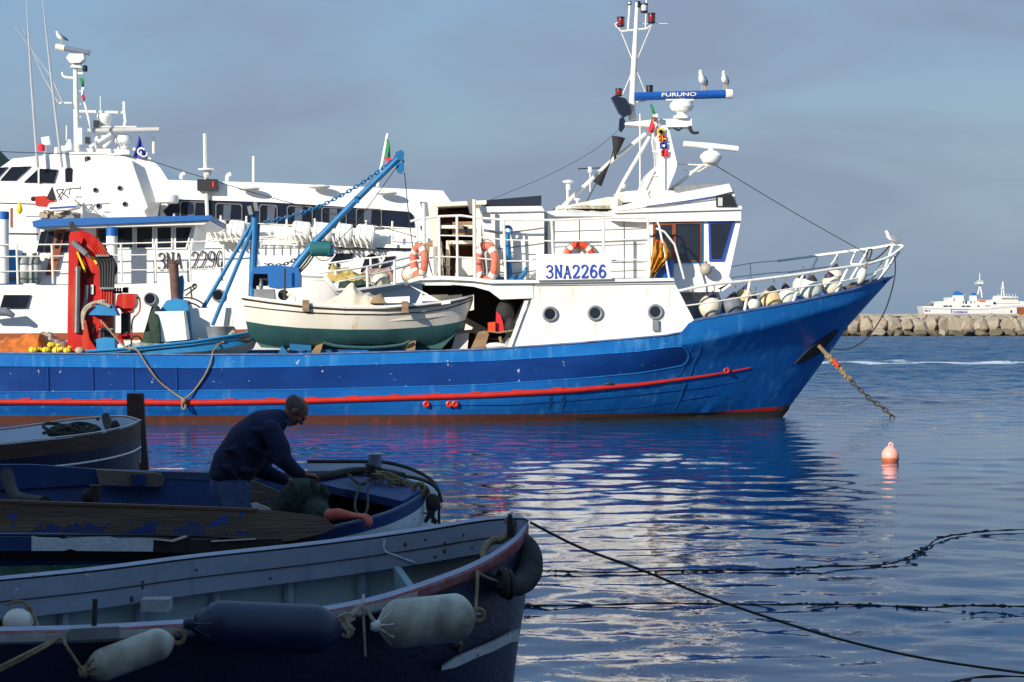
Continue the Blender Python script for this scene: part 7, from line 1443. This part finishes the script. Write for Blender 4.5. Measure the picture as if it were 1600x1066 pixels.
# body: one continuous surface
m = MB()
limb(m, [(hip, .125), (mp3(378, 712), .11), (mp3(404, 680), .11), (mp3(426, 663), .08)]); limb(m, [(mp3(436, 660), .06), (mp3(452, 648), .056)])
hr = Matrix.Rotation(math.radians(0), 3, 'Z')
tilt = math.radians(54)   # head pitched forward, face to the lower right
fx = (FB.a*math.cos(tilt)+V((0, 0, -math.sin(tilt)))).normalized(); fu = (FB.a*math.sin(tilt)+V((0, 0, math.cos(tilt)))).normalized(); HR = Matrix((fx, FB.n, fu)).transposed()
def hp(x, y, z): return headc+fx*x+FB.n*y+fu*z
m.ell3(hp(-.008, 0, .02), (.1, .076, .086), HR, 22); m.ell3(hp(.02, 0, -.035), (.075, .062, .08), HR, 20); m.ell3(hp(.05, 0, -.085), (.038, .042, .03), HR, 14)
limb(m, [(hp(.085, 0, .012), .012), (hp(.108, 0, -.022), .015)], 4); m.ell3(hp(.098, 0, -.026), (.014, .02, .012), HR); m.ell3(hp(.084, 0, -.058), (.014, .026, .007), HR); m.ell3(hp(.082, 0, -.07), (.013, .023, .007), HR)
for sd2 in (-1, 1): m.ell3(hp(.086, sd2*.03, .022), (.014, .024, .01), HR); m.ell3(hp(.074, sd2*.045, -.02), (.018, .02, .02), HR); m.ell3(hp(-.005, sd2*.078, -.015), (.02, .011, .034), HR)
limb(m, [(shN, .06), (elN, .045), (wrN, .028)]); limb(m, [(shF, .06), (elF, .045), (wrF, .028)])
hand(m, wrN, (mp3(494, 744, -.16)-wrN), V((0, 0, 1)), 1.05, 1.1, 1); hand(m, wrF, (mp3(470, 762, .1)-wrF), V((0, 0, 1)), 1.0, .9, -1)
for sg_, v_ in ((-1, -.13), (1, .13)):
    kn = mp3(372, 812, v_*1.2); ft = mp3(352, 885, v_*1.3); kn.y = kn.y; limb(m, [(hip+FB.n*v_*.7, .095), (kn, .065), (V((ft.x, ft.y, .36)), .045)]); limb(m, [(V((ft.x, ft.y, .33)), .045), (V((ft.x+.17, ft.y, .31)), .035)])
o = part('body', m, 'skin', man); bake(o, .0065, .5, 3)
m = MB()
for sd2 in (-1, 1): m.ell(hp(.09, sd2*.03, .01), .011, 10)
part('eyes', m, 'lampblk', man)
# hair: a thin close cap over the skull
m = MB(); m.ell3(hp(-.016, 0, .027), (.099, .08, .087), HR, 24); o = part('hair', m, 'hair', man)
bm = bmesh.new(); bm.from_mesh(o.data); dl = []
lo = V(o.parent.location)
for f in bm.faces:
    q = f.calc_center_median()+lo-headc; x, z = q.dot(fx), q.dot(fu)
    if z < -.04 or z > .078 or x > .03 or (x > -.0 and z < .03): dl.append(f)
bmesh.ops.delete(bm, geom=dl, context='FACES'); bm.to_mesh(o.data); bm.free()
m = MB()
for sd2 in (-1, 1): m.torus(hp(.104, sd2*.032, .006), .024, .003, fx+fu*-.1, 18, 5, 1, .8); m.tube([hp(.1, sd2*.056, .01), hp(.05, sd2*.074, .006), hp(-.01, sd2*.082, -.0)], .003, 5)
m.tube([hp(.11, -.01, .008), hp(.11, .01, .008)], .003, 5); part('glasses', m, 'lampblk', man)
# jumper with sleeves, hem below the waist
m = MB()
for a, b_, ra, rb_ in ((mp3(363, 741), mp3(373, 718), (.185, .2, .08), (.2, .22, .14)), (mp3(373, 718), mp3(392, 688), (.2, .22, .14), (.185, .23, .16)), (mp3(392, 688), mp3(411, 669), (.185, .23, .16), (.155, .22, .14)), (mp3(411, 669), mp3(430, 659), (.155, .22, .14), (.095, .14, .1)), (mp3(430, 659), mp3(441, 653), (.095, .14, .1), (.068, .08, .06))):
    for k in range(9):
        t = k/8; m.ell3(a.lerp(b_, t), tuple(ra[j]+(rb_[j]-ra[j])*t for j in range(3)), n=20)
m.ell3(mp3(362, 744), (.172, .19, .05), n=20)
limb(m, [(shN, .085), (mp3(438, 700, -.25), .078), (elN, .07), (mp3(460, 735, -.22), .055), (mp3(471, 740.5, -.2), .04)]); limb(m, [(shF, .085), (elF, .068), (mp3(445, 750, .13), .045)])
rg = random.Random(9)
for fx_, fy_ in ((345, 728), (352, 705), (381, 700), (392, 672), (372, 735), (408, 706)): a = mp3(fx_, fy_, -.2); limb(m, [(a, .015), (a+V((.06, -.01, rg.uniform(-.05, .02))), .028), (a+V((.13+rg.uniform(-.03, .05), 0, rg.uniform(-.12, .04))), .012)], 4)
o = part('jumper', m, 'jacket', man); bake(o, .009, .5, 9)
m = MB(); m.torus(mp3(444, 654), .066, .012, FB.a*.75+V((0, 0, .6)), 24, 7); part('collar', m, mat('collar_lilac', (92, 84, 130), .9), man)
m = MB(); limb(m, [(mp3(358, 752), .15), (mp3(362, 765), .155)])
for v_ in (-.13, .13): kn = mp3(372, 812, v_*1.2); ft = mp3(352, 885, v_*1.3); limb(m, [(mp3(364, 760, v_*.6), .125), (kn, .085), (V((ft.x, ft.y, .42)), .065)])
o = part('jeans', m, 'jeans', man); bake(o, .01, .5, 4)
m = MB()
for v_ in (-.17, .17): ft = mp3(352, 885, v_); q = V((ft.x, ft.y, .31)); limb(m, [(q, .055), (q+V((.18, 0, -.01)), .045)])
o = part('boots', m, 'dark', man); bake(o, .01, .5, 3)
# second man: crouched with his back rounded, one bare arm out along the gunwale
mn2 = thing('person', 'second man crouching in a dark green shirt, one bare arm stretched along the blue gunwale', 'person', FB.pz(475, .3, -.5))
sh = mp3(496, 800, -.75); el = mp3(528, 803, -.95); wr = mp3(552, 806, -1.03)
m = MB(); limb(m, [(mp3(450, 822, -.25), .14), (mp3(462, 800, -.4), .15), (mp3(480, 785, -.5), .13)]); limb(m, [(mp3(480, 785, -.5), .1), (sh, .06), (mp3(508, 806, -.85), .05)]); limb(m, [(mp3(505, 807, -.85), .05), (el, .042), (mp3(543, 805, -1.0), .031), (wr, .025)]); hand(m, wr, (mp3(574, 808, -1.1)-wr), V((0, 0, 1)), 1.25, 1.7, 1)
hd2 = mp3(492, 800, -.05); m.ell3(hd2, (.075, .09, .1), n=18); limb(m, [(mp3(482, 790, -.3), .06), (hd2, .055)]); m.ell3(hd2+V((.06, .03, -.05)), (.03, .02, .03)); m.ell3(hd2+V((.02, .07, -.02)), (.012, .01, .03))
limb(m, [(mp3(486, 790, -.3), .06), (mp3(500, 815, -.1), .045), (mp3(520, 830, -.2), .03)]); hand(m, mp3(520, 830, -.2), V((.5, 0, -.6)), V((0, 0, 1)), 1, .8, -1)
for v_ in (-.4, -.1): limb(m, [(mp3(450, 830, v_), .1), (mp3(490, 838, v_), .07), (V((mp3(455, 860, v_).x, mp3(455, 860, v_).y, .36)), .05), (V((mp3(455, 860, v_).x+.2, mp3(455, 860, v_).y, .33)), .04)])
o = part('body', m, 'skinred', mn2); bake(o, .0065, .5, 3)
m = MB()
for a, b_, ra, rb_ in ((mp3(452, 822, -.25), mp3(458, 798, -.38), (.16, .18, .1), (.17, .2, .15)), (mp3(458, 798, -.38), mp3(472, 778, -.48), (.17, .2, .15), (.165, .2, .15)), (mp3(472, 778, -.48), mp3(488, 784, -.5), (.165, .2, .15), (.12, .17, .13))):
    for k in range(8): t = k/7; m.ell3(a.lerp(b_, t), tuple(ra[j]+(rb_[j]-ra[j])*t for j in range(3)), n=20)
limb(m, [(mp3(485, 790, -.55), .12), (sh, .09), (mp3(503, 806, -.84), .075), (mp3(506, 807, -.86), .06)]); limb(m, [(mp3(486, 788, -.35), .1), (mp3(494, 805, -.2), .075)])
for k in range(16): a = mp3(444+k*4, 768+rg.uniform(-16, 20), -.67); limb(m, [(a, .022), (a+V((.03, -.015, -.06)), .03), (a+V((rg.uniform(-.04, .1), 0, -.17)), .012)], 4)
o = part('shirt', m, 'gshirt', mn2); bake(o, .009, .5, 4)
m = MB(); m.ell3(hd2+V((-.01, 0, .012)), (.078, .092, .1), n=18); part('hair', m, 'hair', mn2)
m = MB()
for v_ in (-.4, -.1): limb(m, [(mp3(450, 830, v_), .115), (mp3(490, 838, v_), .085), (V((mp3(455, 860, v_).x, mp3(455, 860, v_).y, .4)), .065)])
o = part('trousers', m, 'jeans', mn2); bake(o, .011, .5, 4)
